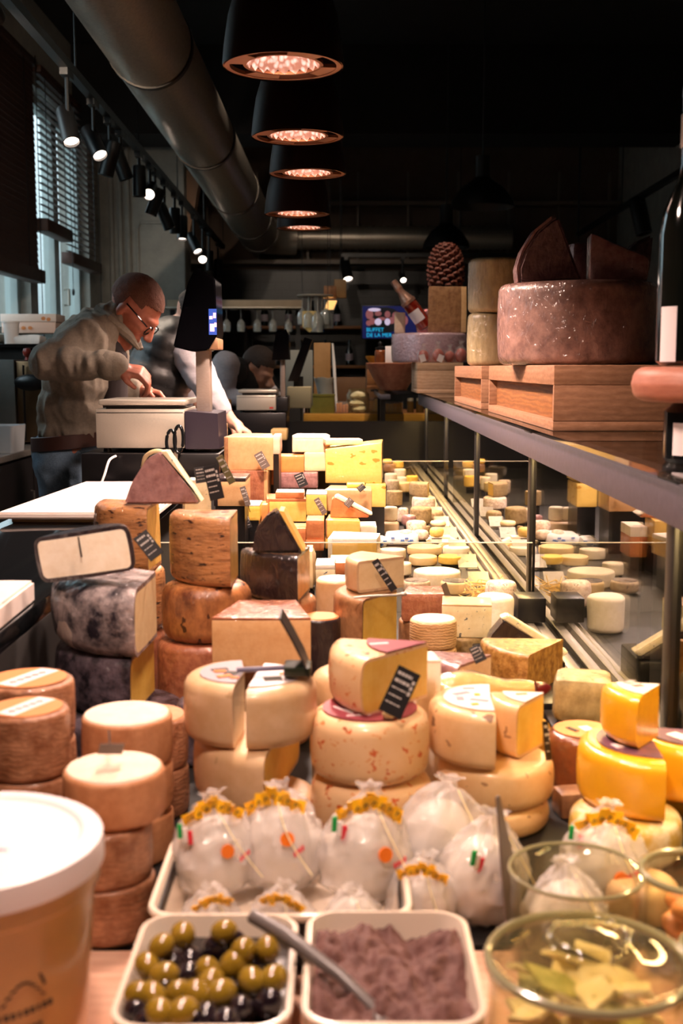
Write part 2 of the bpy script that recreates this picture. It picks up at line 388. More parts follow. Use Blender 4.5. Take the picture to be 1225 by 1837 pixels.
# ------------------------------------------------------------------ cheese builders
def prof_round(R, h, b, nr=5, nb_=5):
    """outer half profile bottom axis -> rim -> top axis"""
    b = min(b, h*.48, R*.48); P = [(0, 0)] + [((R-b)*i/nr, 0) for i in range(1, nr+1)]
    P += [(R-b + b*math.sin(R_(90*i/nb_)), b - b*math.cos(R_(90*i/nb_))) for i in range(1, nb_+1)]
    nh = 4
    P += [(R + .012*R*math.sin(math.pi*i/nh), b + (h-2*b)*i/nh) for i in range(1, nh)]
    P += [(R-b + b*math.cos(R_(90*i/nb_)), h-b + b*math.sin(R_(90*i/nb_))) for i in range(0, nb_+1)]
    P += [((R-b)*(nr-i)/nr, h) for i in range(1, nr)] + [(0, h)]
    return P
SEED = [0]
def wheel(label, X, Y, z, R, h, rind, bev=.012, amp=.0012, name='round_cheese', group=None, lab=None, top=None, sq=1.0, cat='cheese', tilt=None):
    """whole wheel; lab=(material, radius factor, marks) sticker on top"""
    SEED[0] += 1; bm = nb(); lathe(bm, prof_round(R, h, bev), 48)
    for v in bm.verts: v.co.y *= sq
    jitter(bm, amp, 14/max(R, .03)*.05, SEED[0], keepz=.001)
    if not lab and not top:
        o = finish(name, bm, rind, loc=(X, Y, z)); o.rotation_euler.z = SEED[0]*1.3
        if tilt: o.rotation_euler = tilt
        return tag(o, label, cat, group)
    t = thing(name, label, cat, (X, Y, z), group, tilt)
    finish('rind', bm, rind, t)
    if top:
        b2 = nb(); lathe(b2, [(0, h-.001), (R-bev*.55, h-.001), (R-bev*.8, h+.0012), (0, h+.0016)], 40)
        for v in b2.verts: v.co.y *= sq
        finish('top_face', b2, top, t)
    if lab: sticker(t, R, h, *lab)
    return t
def sticker(t, R, h, m, rf=.75, marks=None, a0=0, a1=None, sq=1):
    b2 = nb(); rr = R*rf
    zt = h + .0011
    if a1 is None: lathe(b2, [(0, zt), (rr, zt), (rr, zt+.0008), (0, zt+.0008)], 36)
    else:
        P = [(0, zt), (rr, zt), (rr, zt+.0008), (0, zt+.0008)]; sector(b2, P, a0, a1, 20)
    s = finish('paper_label', b2, m, t)
    if marks:
        for ki, (m2, shapes) in enumerate(marks):
            b3 = nb()
            for (x, y, wx, wy, ro) in shapes:
                Mx = Matrix.Translation((x*R, y*R, zt+.0008+.0007*ki)) @ Matrix.Rotation(R_(ro), 4, 'Z')
                bx(b3, -wx*R/2, wx*R/2, -wy*R/2, wy*R/2, 0, .0006, M=Mx)
            finish('label_print', b3, m2, s, smooth=False)
    return s
def sector(bm, prof, a0, a1, n=24):
    """closed profile swept from a0 to a1 (radians), with flat caps"""
    rings, vs = [], []
    cols = n+1
    for (r, z) in prof:
        if r < 1e-6: v = bm.verts.new((0, 0, z)); rings.append([v]*cols)
        else: rings.append([bm.verts.new((r*math.cos(a0+(a1-a0)*i/n), r*math.sin(a0+(a1-a0)*i/n), z)) for i in range(cols)])
    m_ = len(prof)
    for j in range(m_):
        j2 = (j+1) % m_
        for i in range(n):
            u = []
            for v in (rings[j][i], rings[j][i+1], rings[j2][i+1], rings[j2][i]):
                if v not in u: u.append(v)
            if len(u) >= 3:
                try: bm.faces.new(u)
                except ValueError: pass
    for i in (0, n):
        u = []
        for j in range(m_):
            if rings[j][i] not in u: u.append(rings[j][i])
        try: bm.faces.new(u)
        except ValueError: pass
def wedge(label, X, Y, z, R, h, a0, a1, rind, pst, bev=.01, tr=.004, amp=.001, name='cheese_wedge', group=None, lab=None, tilt=None, cat='cheese', inner=0):
    """sector of a wheel with apex at (X,Y,z); rind shell over a paste core"""
    SEED[0] += 1; sd = SEED[0]; t = thing(name, label, cat, (X, Y, z), group, tilt)
    A0, A1 = R_(a0), R_(a1); n = max(8, int((a1-a0)/7))
    out = prof_round(R, h, bev)
    inn = [(r, z_+tr) for r, z_ in prof_round(R-tr, h-2*tr, max(.002, bev-tr))]
    # apex trimmed a hair so that shells stay thin but solid
    ring = out + inn[::-1]
    bm = nb(); sector(bm, ring, A0, A1, n); bmesh.ops.remove_doubles(bm, verts=bm.verts[:], dist=1e-5)
    jitter(bm, amp, 14/max(R, .03)*.05, sd, keepz=.001); finish('rind', bm, rind, t)
    bm = nb(); sector(bm, inn, A0, A1, n); jitter(bm, amp, 14/max(R, .03)*.05, sd, keepz=.001); finish('cut_paste', bm, pst, t)
    if lab: sticker(t, R, h, lab[0], lab[1], lab[2] if len(lab) > 2 else None, A0, A1)
    return t
def block(label, X, Y, z, w_, d_, h, pst, rind=None, sides='', rot=0, taper=1.0, bev=.004, tr=.004, amp=.0012, name='cheese_block', group=None, tilt=None, cat='cheese', topslope=0):
    """block with front face centred at (X,Y), depth d_; rind slabs on given sides (L R F B T D)"""
    SEED[0] += 1; sd = SEED[0]
    fr = 8
    def warp(bm):
        for v in bm.verts:
            k = 1 - (1-taper)*(v.co.y/d_); v.co.x *= k
            if topslope and v.co.z > h*.5: v.co.z += topslope*v.co.x
        jitter(bm, amp, fr, sd, keepz=.0015)
    def sub(bm):
        bmesh.ops.subdivide_edges(bm, edges=[e for e in bm.edges if e.calc_length() > .025], cuts=3, use_grid_fill=True)
    x0, x1, y0, y1, z0, z1 = -w_/2, w_/2, 0, d_, 0, h
    px0 = x0 + (tr if 'L' in sides else 0); px1 = x1 - (tr if 'R' in sides else 0)
    py0 = y0 + (tr if 'F' in sides else 0); py1 = y1 - (tr if 'B' in sides else 0)
    pz1 = z1 - (tr if 'T' in sides else 0); pz0 = z0 + (tr if 'D' in sides else 0)
    rt = tilt if tilt else (0, 0, R_(rot))
    bm = nb(); bx(bm, px0, px1, py0, py1, pz0, pz1, bev if not sides else .0015); sub(bm); warp(bm)
    if not sides:
        o = finish(name, bm, pst, loc=(X, Y, z)); o.rotation_euler = rt; return tag(o, label, cat, group)
    t = thing(name, label, cat, (X, Y, z), group, rt); finish('cut_paste', bm, pst, t)
    bm = nb()
    if 'L' in sides: bx(bm, x0, px0, y0, y1, z0, z1, .0012)
    if 'R' in sides: bx(bm, px1, x1, y0, y1, z0, z1, .0012)
    if 'F' in sides: bx(bm, px0, px1, y0, py0, z0, z1, .0012)
    if 'B' in sides: bx(bm, px0, px1, py1, y1, z0, z1, .0012)
    if 'T' in sides: bx(bm, px0, px1, py0, py1, pz1, z1, .0012)
    if 'D' in sides: bx(bm, px0, px1, py0, py1, z0, pz0, .0012)
    sub(bm); warp(bm); finish('rind', bm, rind, t); return t
def price_tag(label, c, w_, h_, rotz=0, lean=15, roll=0, face=M_card, ink=M_inkw, lines=4, stick=None, group='black price cards'):
    """card centred at c, facing -Y when rotz=0; roll turns it in its own plane"""
    t = thing('price_tag', label, 'price tag', c, group, None)
    Mx = Matrix.Rotation(R_(rotz), 4, 'Z') @ Matrix.Rotation(R_(-lean), 4, 'X') @ Matrix.Rotation(R_(roll), 4, 'Y')
    bm = nb(); bx(bm, -w_/2, w_/2, -.0006, .0006, -h_/2, h_/2, .0004, M=Mx, seg=1); cd = finish('card', bm, face, t, smooth=False)
    if ink:
        bm = nb(); rr = random.Random(int(abs(c[0])*9999))
        for i in range(lines):
            zz = h_*(.36 - .7*i/max(1, lines-1)*.9); th = h_*(.065 if i < 2 else .028); x = -w_*.4
            while x < w_*.2:
                l = w_*rr.uniform(.08, .2); bx(bm, x, min(x+l, w_*.24), -.0010, -.0004, zz-th/2, zz+th/2, M=Mx); x += l + w_*.03
        for i in range(3): bx(bm, w_*.3, w_*.42, -.0010, -.0004, h_*(.12*i), h_*(.12*i+.08), M=Mx)
        finish('lettering', bm, ink, cd, smooth=False)
    if stick:
        bm = nb(); q = Mx @ Vector((0, .001, -h_*.45)); tube(bm, [q, Vector(stick) - Vector(c)], .0009, 6); finish('pin', bm, M_black, t)
    return t

# =================================================================== THE ROOM
XL, XR, YB, ZC = -2.2, 2.9, 12.6, 3.9
struct('floor', (lambda b: (bx(b, XL-.3, XR+.2, -2, YB+.3, -.12, 0), b)[1])(nb()),
       mat('floor_tiles', '77716A', '827C72', 5, .4, .05))
# tile joints are part of the floor material
def tile_joints(m, sz=.62):
    N = m.node_tree.nodes; L = m.node_tree.links; b = N['Principled BSDF']
    g = N.new('ShaderNodeNewGeometry'); sp_ = N.new('ShaderNodeSeparateXYZ'); L.new(g.outputs['Position'], sp_.inputs[0])
    outs = []
    for ax, off in (('X', .59), ('Y', .02)):
        a = N.new('ShaderNodeMath'); a.operation = 'ADD'; a.inputs[1].default_value = off; L.new(sp_.outputs[ax], a.inputs[0])
        d = N.new('ShaderNodeMath'); d.operation = 'DIVIDE'; d.inputs[1].default_value = sz; L.new(a.outputs[0], d.inputs[0])
        f = N.new('ShaderNodeMath'); f.operation = 'FRACT'; L.new(d.outputs[0], f.inputs[0])
        l = N.new('ShaderNodeMath'); l.operation = 'LESS_THAN'; l.inputs[1].default_value = .012; L.new(f.outputs[0], l.inputs[0]); outs.append(l.outputs[0])
    mx = N.new('ShaderNodeMath'); mx.operation = 'MAXIMUM'; L.new(outs[0], mx.inputs[0]); L.new(outs[1], mx.inputs[1])
    cm = N.new('ShaderNodeMix'); cm.data_type = 'RGBA'; old = b.inputs['Base Color'].links[0].from_socket
    L.new(old, cm.inputs[6]); cm.inputs[7].default_value = lin('2A2724'); L.new(mx.outputs[0], cm.inputs[0]); L.new(cm.outputs[2], b.inputs['Base Color'])
tile_joints(MATS['floor_tiles'])
struct('ceiling', (lambda b: (bx(b, XL-.3, XR+.2, -2, YB+.3, ZC, ZC+.15), b)[1])(nb()), M_ceil)
struct('wall_right', (lambda b: (bx(b, XR, XR+.2, -2, YB+.3, 0, ZC), b)[1])(nb()), M_plaster)
struct('wall_behind', (lambda b: (bx(b, XL-.3, XR+.2, -2.2, -2, 0, ZC), b)[1])(nb()), M_dark)
struct('wall_back', (lambda b: (bx(b, XL-.3, XR+.2, YB, YB+.3, 2.32, ZC), b)[1])(nb()), M_plaster_back)
def brick_mat():
    m = mat('dark_glazed_brick', '242527', rough=.35); N = m.node_tree.nodes; L = m.node_tree.links
    tcx = N.new('ShaderNodeTexCoord'); mp = N.new('ShaderNodeMapping'); mp.inputs['Rotation'].default_value = (R_(90), 0, 0); L.new(tcx.outputs['Object'], mp.inputs[0])
    br = N.new('ShaderNodeTexBrick'); br.inputs['Color1'].default_value = lin('161618'); br.inputs['Color2'].default_value = lin('1C1C1F')
    br.inputs['Mortar'].default_value = lin('0A0A0B'); br.inputs['Scale'].default_value = 3.2; br.inputs['Mortar Size'].default_value = .02
    L.new(mp.outputs[0], br.inputs[0]); L.new(br.outputs[0], N['Principled BSDF'].inputs['Base Color']); return m
struct('wall_back_tiles', (lambda b: (bx(b, XL-.3, XR+.2, YB-.04, YB+.3, 0, 2.32), b)[1])(nb()), brick_mat())
# left wall with the window openings
bm = nb()
WIN = [(6.3, 8.42), (8.62, 10.4), (4.4, 5.9)]; ZS, ZH = 1.5, 3.3  # last opening added out of view to light the man's back
bx(bm, XL-.25, XL, -2, YB, 0, ZS); bx(bm, XL-.25, XL, -2, YB, ZH, ZC)
ys = [-2] + [v for ab in sorted(WIN) for v in ab] + [YB]
for a, b_ in zip(ys[0::2], ys[1::2]): bx(bm, XL-.25, XL, a, b_, ZS, ZH)
struct('wall_left', bm, M_plaster)
for i, (a, b_) in enumerate(WIN):
    root = thing('window_%d' % (i+1), 'white framed shop window with pale daylight %s' % (['behind the fully dropped brown blind', 'behind the half open brown blinds', 'added left of the man, out of view, to light him'][i]), 'window', (XL-.12, (a+b_)/2, ZS)); root['kind'] = 'structure'
    bm = nb(); L_ = (b_-a)/2; H_ = ZH-ZS
    for yy in (-L_+.03, -.03, .05, L_-.06): bx(bm, -.04, .05, yy-.03, yy+.05, 0, H_, .006)
    for zz in (0, H_-.07): bx(bm, -.04, .05, -L_, L_, zz, zz+.07, .006)
    finish('window_frame', bm, M_frame, root)
    bm = nb(); bx(bm, -.004, .004, -L_, L_, 0, H_); finish('window_pane', bm, M_glass, root)
    bm = nb(); bx(bm, -.04, .30, -L_-.05, L_+.05, -.05, -.001, .008); finish('window_sill', bm, M_frame, root)
    bm = nb(); tube(bm, [(.06, .18, .3), (.10, .18, .3), (.10, .18, .43), (.06, .18, .43)], .011); finish('window_handle', bm, M_steel, root)
# house across the street, seen through the glass
t = thing('neighbouring_building', 'pale house with reddish roof outside the left window', 'building', (-8, 13, 0))
box('wall', -.5, .5, -9, 9, -1, 2.15, mat('street_wall', 'A9B4B4', 'B6BFBE', 2, .9), parent=t)
bm = nb(); prism(bm, [(-1.5, 3.3), (.8, 2.15), (.8, 2.05), (-1.5, 3.2)], -9, 9); finish('roof', bm, mat('roof_tiles', '8A5A48', '9E6C58', 8, .8), t)
for k in range(6): box('window', .5, .53, -8+k*2.8, -7+k*2.8, .9, 1.9, M_blackgl, parent=t)
# plaster column on the left, protruding far end of the window wall
bm = nb(); bx(bm, XL, -1.42, 10.85, 11.25, 0, ZC, .02)
for xx in (-2.08, -2.0, -1.93): tube(bm, [(xx, 10.83, .1), (xx, 10.83, 3.6)], .022)
tube(bm, [(-1.85, 10.84, 1.0), (-1.85, 10.84, 2.55), (-1.82, 10.84, 2.6), (-1.46, 10.84, 2.6)], .014)
struct('wall_column', bm, M_plaster)
bm = nb(); prism(bm, [(-1.42, 3.1), (-1.30, 3.02), (-1.36, 2.7), (-1.62, 1.7), (-1.72, 1.7), (-1.5, 2.6)], 11.02, 11.2); struct('trim_1', bm, mat('curved_beam_paint', '9C7A62', rough=.7))
bm = nb(); bx(bm, XL, XR, 9.9, 10.5, 3.2, ZC); struct('ceiling_beam', bm, M_ceil)
bm = nb(); bx(bm, -2.2, XR, 12.35, 12.5, 2.96, 3.0); bx(bm, -2.2, XR, 12.3, 12.55, 2.36, 2.40)
for k in range(9): bx(bm, -1.4+k*.52, -1.38+k*.52, 12.4, 12.44, 2.4, 3.3)
struct('trim_2', bm, mat('dim_conduit', '6A5C50', rough=.5))

# venetian blinds
def blind(label, y0, y1, z0, z1, tilt, pitch=.05, cord=True, wd=.025):
    t = thing('venetian_blind', label, 'blind', (XL+.05, (y0+y1)/2, z1)); L_ = (y1-y0)/2; n = int((z1-z0)/pitch); bm = nb()
    for k in range(n):
        Mx = Matrix.Translation((0, 0, -.06-k*pitch)) @ Matrix.Rotation(R_(tilt), 4, 'Y')
        bx(bm, -wd, wd, -L_, L_, -.0015, .0015, M=Mx)
    finish('slats', bm, M_blind, t, smooth=False)
    box('head_rail', -.03, .03, -L_, L_, -.05, 0, M_blind, .004, t)
    zb = -(z1-z0); box('bottom_rail', -.05, .05, -L_-.01, L_+.01, zb-.09, zb, M_blind, .006, t)
    for yy in (-L_*.7, L_*.7):
        bm = nb(); tube(bm, [(.026, yy, -.02), (.026, yy, zb)], .003, 6); finish('ladder_cord', bm, M_blackpl, t)
    if cord:
        bm = nb(); tube(bm, [(.05, L_*.9, 0), (.05, L_*.9, zb-.45)], .003, 6); c_ = finish('pull_cord', bm, M_blackpl, t)
        bm = nb(); ball(bm, (.05, L_*.9, zb-.475), (.012, .012, .03), seg=8, rings=6); finish('cord_tassel', bm, M_blackpl, c_)
    return t
blind('closed dark brown blind at the left edge, hanging lowest in shadow', 6.3, 8.45, 1.98, 3.42, 80, .042)
blind('brown slatted blind with open slats over the middle of the window', 8.58, 9.35, 2.36, 3.42, 6, wd=.019)
blind('brown slatted blind nearest the grey column, slightly lower rail', 9.38, 10.45, 2.2, 3.42, 6, wd=.019)
t = blind('narrow dark blind glimpsed behind the curved beam beyond the column', 11.3, 12.5, 1.2, 2.75, 25, cord=False)

# galvanised ventilation duct
def spiral_tube(bm, pts, r, n=36, rib=.008, step=.035):
    P = [Vector(p) for p in pts]; out = []
    for a, b_ in zip(P, P[1:]):
        m_ = max(1, int((b_-a).length/step))
        for i in range(m_): out.append(a.lerp(b_, i/m_))
    out.append(P[-1]); rs = [r + (rib if i % 2 else 0) for i in range(len(out))]; tube(bm, out, rs, n)
t = thing('ventilation_duct', 'large silver spiral duct running along the ceiling then turning right', 'duct', (0, 0, 0))
elb = [(-.82+.35*(1-math.cos(R_(a))), 11.95+.35*math.sin(R_(a)), 2.62) for a in range(0, 91, 15)]
bm = nb(); spiral_tube(bm, [(-.95, 1.2, 2.92), (-.82, 11.9, 2.62)], .19); finish('straight_pipe', bm, M_duct, t, ang=60)
bm = nb(); tube(bm, elb, .175, 32); finish('elbow', bm, M_duct, t, ang=60)
bm = nb(); spiral_tube(bm, [(-.45, 12.3, 2.62), (1.75, 12.3, 2.62)], .115); finish('branch_pipe', bm, M_duct, t, ang=60)
for f in (.26, .42, .60, .77, .90, .985):
    bm = nb(); c = Vector((-.95, 1.2, 2.92)).lerp(Vector((-.82, 11.9, 2.62)), f); d = Vector((.13, 10.7, -.3)).normalized()
    tube(bm, [c-d*.02, c+d*.02], .204, 36); finish('joint_ring', bm, mat('dark_duct_ring', '4A4642', rough=.4, metal=1) if 'dark_duct_ring' not in MATS else MATS['dark_duct_ring'], t)

# copper heat lamps over the counter; first pair unseen, added to light the front
LAMPS = [(-1, 0, 0, 1.5), (-1, 0, 0, .75), (508, 121, 218, 2.4), (534, 247, 166, 3.15), (552, 313, 138, 3.78), (533, 385, 117, 4.6), (545, 410, 98, 5.35)]
names = ['added brown dome lamp out of view, lighting the front cheeses', 'added brown dome lamp out of view, lighting the olive bowls', 'nearest and largest of the brown dome lamps, top centre', 'second brown dome lamp hanging behind the largest one', 'third brown dome lamp in the receding row', 'fourth brown dome lamp with a bright copper left edge', 'farthest and smallest brown dome lamp, glowing amber inside']
for (px, py, wpx, Y), nm in zip(LAMPS, names):
    p = W(px, py, Y) if px > 0 else Vector((-.13, Y, 1.93)); R = wpx/2/FPX*(cT*Y + sT*(CH-p.z)) if px > 0 else .122
    t = thing('pendant_lamp', nm, 'lamp', p, 'copper pendant lamps over the cheese counter')
    H = R*1.75; k = R
    prof = [(R, 0), (R*1.0, .05*k), (R*.97, .35*k), (R*.90, .8*k), (R*.78, 1.2*k), (R*.55, 1.5*k), (R*.25, 1.68*k), (.0, H)]
    bm = nb(); lathe(bm, prof + [(0, H-.01), (R*.2, 1.62*k), (R*.5, 1.45*k), (R*.74, 1.15*k), (R*.87, .75*k), (R*.94, .3*k), (R*.97, 0)], 48)
    finish('lamp_shade', bm, M_copper, t)
    bm = nb(); ri = R*.60; n = 48
    # slotted ring: inner ring, outer ring and radial webs
    lathe(bm, [(ri, .004), (ri*1.1, .004), (ri*1.1, .010), (ri, .010), (ri, .004)], n); lathe(bm, [(R*.88, .002), (R*.985, .002), (R*.985, .010), (R*.88, .010), (R*.88, .002)], n)
    for q in range(4): sector(bm, [(ri*1.05, .003), (R*.92, .003), (R*.92, .010), (ri*1.05, .010)], R_(q*90+8), R_(q*90+50), 8)
    finish('vent_ring', bm, M_coppredge, t)
    bm = nb(); lathe(bm, [(ri, .008), (ri*.93, .022), (ri*.72, .044), (ri*.4, .058), (0, .062)], 60)
    for i, v in enumerate(bm.verts): v.co.z += .0045*((i*7) % 3 - 1)*(1 if v.co.length > 0 else 0)
    finish('reflector', bm, M_reflector, t)
    bm = nb(); tube(bm, [(0, 0, H-.01), (0, 0, ZC-p.z)], .006, 8); finish('cord', bm, M_black, t)
    l = lamp('SPOT', 'pendant_light', (p.x, p.y, p.z-.005), PENDANT_W*((1.35 if Y > 3 else 1) if px > 0 else .62), COL_PENDANT, (p.x+.03, p.y, 0), spot_size=R_(136), spot_blend=.6, shadow_soft_size=R*.5)

# black dome lamps, unlit, far on the right
for (px, py, r_, Y, nm) in ((865, 372, .22, 8.2, 'larger unlit black dome lamp hanging above the shelf'), (800, 445, .19, 9.6, 'smaller unlit black dome lamp above the pine cone')):
    p = W(px, py, Y); t = thing('pendant_lamp', nm, 'lamp', p)
    bm = nb(); lathe(bm, [(r_, 0), (r_*.93, .05), (r_*.65, .13), (r_*.3, .18), (.05, .2), (.05, .34), (0, .34)] + [(0, .33), (.04, .33), (.04, .19), (r_*.28, .17), (r_*.63, .12), (r_*.9, .045), (r_*.98, 0)], 40); finish('lamp_shade', bm, M_black, t)
    bm = nb(); tube(bm, [(0, 0, .33), (0, 0, ZC-p.z)], .006, 8); finish('cord', bm, M_black, t)

# lighting tracks with spotlights
def track(label, a, b_, group=None):
    t = thing('lighting_track', label, 'track', a); d = Vector(b_)-Vector(a)
    bm = nb(); q = d.to_track_quat('Y', 'Z').to_matrix().to_4x4(); bx(bm, -.02, .02, 0, d.length, -.02, .02, M=q); finish('rail', bm, M_black, t)
    n = max(2, int(d.length/1.6))
    for i in range(n+1):
        v = d*(i/n); bm = nb(); tube(bm, [(v.x, v.y, v.z+.02), (v.x, v.y, ZC-a[2])], .005, 6); finish('hanger', bm, M_black, t)
def spotlight(label, c, direc, lit, power=0, size=1.0, grp='track spotlights along the left rail', zr=None):
    """cylinder head centred at c pointing along direc"""
    c = Vector(c); d = Vector(direc).normalized(); t = thing('track_spotlight', label, 'spotlight', c, grp)
    q = d.to_track_quat('Z', 'Y').to_matrix().to_4x4(); s = size
    bm = nb(); lathe(bm, [(0, -.09*s), (.036*s, -.09*s), (.04*s, -.08*s), (.04*s, .09*s), (.034*s, .09*s), (.034*s, .07*s), (0, .07*s)], 24, M=q); finish('housing', bm, M_black, t)
    bm = nb(); lathe(bm, [(0, .072*s), (.033*s, .072*s), (.033*s, .076*s), (0, .08*s)], 20, M=q)
    finish('lens', bm, M_lens if lit else M_blackgl, t)
    h = (zr if zr else c.z+.13) - c.z
    bm = nb(); tube(bm, [(0, 0, 0), (0, 0, h)], .010, 8); bx(bm, -.018, .018, -.06, .06, h-.03, h); finish('bracket', bm, M_black, t)
    if power: lamp('SPOT', 'spot_light', c + d*.1, power, COL_SPOT, c + d*2, spot_size=R_(55), spot_blend=.6, shadow_soft_size=.03)
TA, TB = (-1.21, 2.2, 2.66), (-1.21, 12.2, 2.52)
track('long black lighting track receding along the window side', TA, TB)
def rz(Y): return TA[2] + (TB[2]-TA[2])*(Y-TA[1])/(TB[1]-TA[1])
SPL = [(133, 226, 5.35, (.3, -.5, -1), 1, 26, 'lit spotlight nearest the camera on the left track'), (180, 256, 5.9, (.55, -.6, -1), 1, 14, 'second lit spotlight, tilted right, on the left track'),
 (203, 285, 6.3, (-.3, 0, -1), 0, 0, 'unlit black spotlight leaning left below the brown blind edge'), (222, 293, 6.6, (.35, .1, -1), 0, 0, 'unlit black spotlight leaning right in front of the plaster'),
 (262, 325, 7.2, (0, 0, -1), 0, 0, 'upright unlit spotlight just left of the brightest lamp'), (277, 342, 7.6, (.05, -1, -.45), 1, 0, 'brightest round spotlight facing the camera'),
 (290, 362, 7.8, (-.4, 0, -1), 1, 8, 'small lit spotlight leaning left beneath the brightest one'), (319, 388, 8.2, (.4, 0, -1), 0, 0, 'slim unlit spotlight leaning right against the pale beam'),
 (340, 396, 8.7, (0, 0, -1), 0, 0, 'upright dark spotlight beside the curved beam'), (357, 409, 9.1, (0, -.2, -1), 1, 6, 'lit downward spotlight right of the curved beam'),
 (374, 436, 9.8, (.5, -.5, -1), 1, 0, 'upper of two far lit spotlights above the screen'), (389, 459, 10.4, (.1, -1, -.5), 1, 10, 'lower of two far lit spotlights above the screen'),
 (403, 468, 10.9, (0, 0, -1), 0, 0, 'unlit far spotlight near the end of the left track'), (421, 482, 11.7, (0, 0, -1), 0, 0, 'last unlit spotlight at the track end')]
for (px, py, Y, d, lit, pw, nm) in SPL:
    c = W(px, py, Y); c.x = max(c.x, -1.32); spotlight(nm, (-1.21, Y, min(c.z, rz(Y)-.08)) , d, lit, pw and pw*.4*SPOT_W/10, 1.0, zr=rz(Y)-.02)
track('short black lighting track across the back wall', (.0, 11.6, 2.38), (2.3, 11.6, 2.38))
spotlight('spotlight angled left at the back, beside the duct branch', W(621, 484, 11.6), (.15, -.5, -.8), 1, 8, 1.3, 'track spotlights at the back', 2.36)
spotlight('small bright spotlight at the back above the television', W(722, 497, 11.6), (.1, -1, -.6), 1, 0, .8, 'track spotlights at the back', 2.36)
track('black lighting track sloping along the right wall', (2.33, 4.5, 2.66), (2.33, 11.8, 2.60))
spotlight('single dark spotlight under the right hand track', (2.33, 9.35, 2.47), (.2, -.2, -1), 0, 0, 1.6, 'track spotlights on the right', 2.60)
spotlight('lit spotlight added out of view on the right track to brighten the aisle', (2.33, 5.2, 2.50), (-.4, -.08, -1), 1, 75, 1.2, 'track spotlights on the right', 2.63)  # added lamp out of view, brightening the aisle floor

# added fixtures that brighten the column, rack, back counter, bending man and bottle
spotlight('added spotlight high on the left track near the camera, lighting the grey column', (-1.21, 4.2, rz(4.2)-.10), (-.10, 1, -.10), 1, 75, 1.0, zr=rz(4.2)-.02)
track('short black lighting track added out of view above the back counter', (-.55, 7.0, 3.70), (.75, 7.0, 3.70))
spotlight('added spotlight out of view, lighting the golden counter beam', (.25, 7.0, 3.56), (-.02, .40, -1), 1, 210, 1.0, 'added spotlights over the back counter', 3.68)
spotlight('added spotlight out of view, lighting the hanging glasses', (-.35, 7.0, 3.56), (-.06, 1, -.58), 1, 105, 1.0, 'added spotlights over the back counter', 3.68)
spotlight('added spotlight out of view, lighting the bending man', (-.52, 7.0, 3.56), (-.05, .02, -1), 1, 26, 1.0, 'added spotlights over the back counter', 3.68)
track('short black lighting track added out of view above the champagne bottle', (-.2, 5.9, 3.70), (.55, 5.9, 3.70))
spotlight('added spotlight out of view, lighting the foil wrapped cheese and bottle', (.12, 5.9, 3.56), (.36, .85, -2.0), 1, 120, 1.0, 'added spotlights over the back counter', 3.68)
# =================================================================== THE SHOWCASE COUNTER
DZ = .70; GX = .478
base = thing('display_counter', 'long dark display counter deck that carries all the cheeses', 'counter', (0, 0, 0))
case = thing('glass_showcase', 'glass front and shelf with black posts along the right of the cheese counter', 'showcase', (0, 0, 0))
bm = nb(); bx(bm, -.475, .50, 1.16, 7.0, .55, DZ); bx(bm, -.475, .50, .45, 1.16, .55, DZ-.012); finish('deck', bm, M_deck, base, smooth=False)
box('cabinet_base', -.47, .50, .5, 7.0, .0, .55, M_dark, parent=base)
for k, (xa, xb, za, zb) in enumerate(((.405, .418, DZ, DZ+.012), (.424, .440, DZ, DZ+.02), (.446, .470, DZ, DZ+.012), (.49, .56, .66, .705))):
    box('track_rail', xa, xb, 1.75 if k < 3 else .6, 7.0, za, zb, M_alu, .002, case)
for Y in (1.66, 2.92, 4.12, 5.35, 6.6): box('post', .470, .506, Y-.02, Y+.02, DZ-.04, 1.11, M_black, .003, case)
for a, b_ in ((.5, 1.64), (1.68, 2.90), (2.94, 4.10), (4.14, 5.33), (5.37, 6.58)): box('front_glass', GX, GX+.006, a, b_, DZ, 1.11, M_paneglass, parent=case)
box('top_bar', .462, .535, .4, 7.0, 1.108, 1.140, M_bar, .006, case)
for Y in (1.66, 2.92, 4.12, 5.35, 6.6):
    box('clamp_block', .462, .53, Y-.05, Y+.05, 1.085, 1.149, M_black, .004, case)
box('glass_shelf', .44, 1.12, .5, 7.05, 1.150, 1.158, M_glass, parent=case)
box('led_strip', .470, .486, .9, 6.9, 1.100, 1.107, mat('lit_strip', 'FFE2A8', emit=('FFC468', 2.2)), parent=case)
box('lamp_shield', .456, .462, .4, 7.0, 1.082, 1.140, M_bar, .001, case)
M_edge = mat('polished_glass_edge', 'E6DEC4', rough=.25, coat=.5)
for Y, zt in ((2.84, .872), (5.1, .892)):
    g_ = box('glass_divider', -.46, .468, Y-.003, Y+.003, DZ, zt, M_paneglass, parent=case); box('polished_edge', -.46, .468, Y-.0032, Y+.0032, zt+.0002, zt+.0022, M_edge, parent=g_)
box('end_panel', -.47, .50, 7.0, 7.03, .0, .98, M_black, parent=case)
for Y in (1.2, 4.1, 6.9): box('shelf_leg', 1.06, 1.10, Y-.02, Y+.02, 0, 1.150, M_black, parent=case)
led = lamp('AREA', 'showcase_strip_light', (.474, 3.9, 1.097), LED_W, COL_LED, shape='RECTANGLE', size=.02, size_y=6.0)
led.rotation_euler = (0, R_(38), 0)
box('post_foot', .402, .466, 2.62, 2.70, DZ+.021, DZ+.078, M_blackpl, .003, case)
t = tag(box('wooden_board', -.46, .475, .46, 1.15, DZ-.012, DZ, M_woodboard, .003), 'pinkish wooden board under the olive and tapenade bowls', 'board')
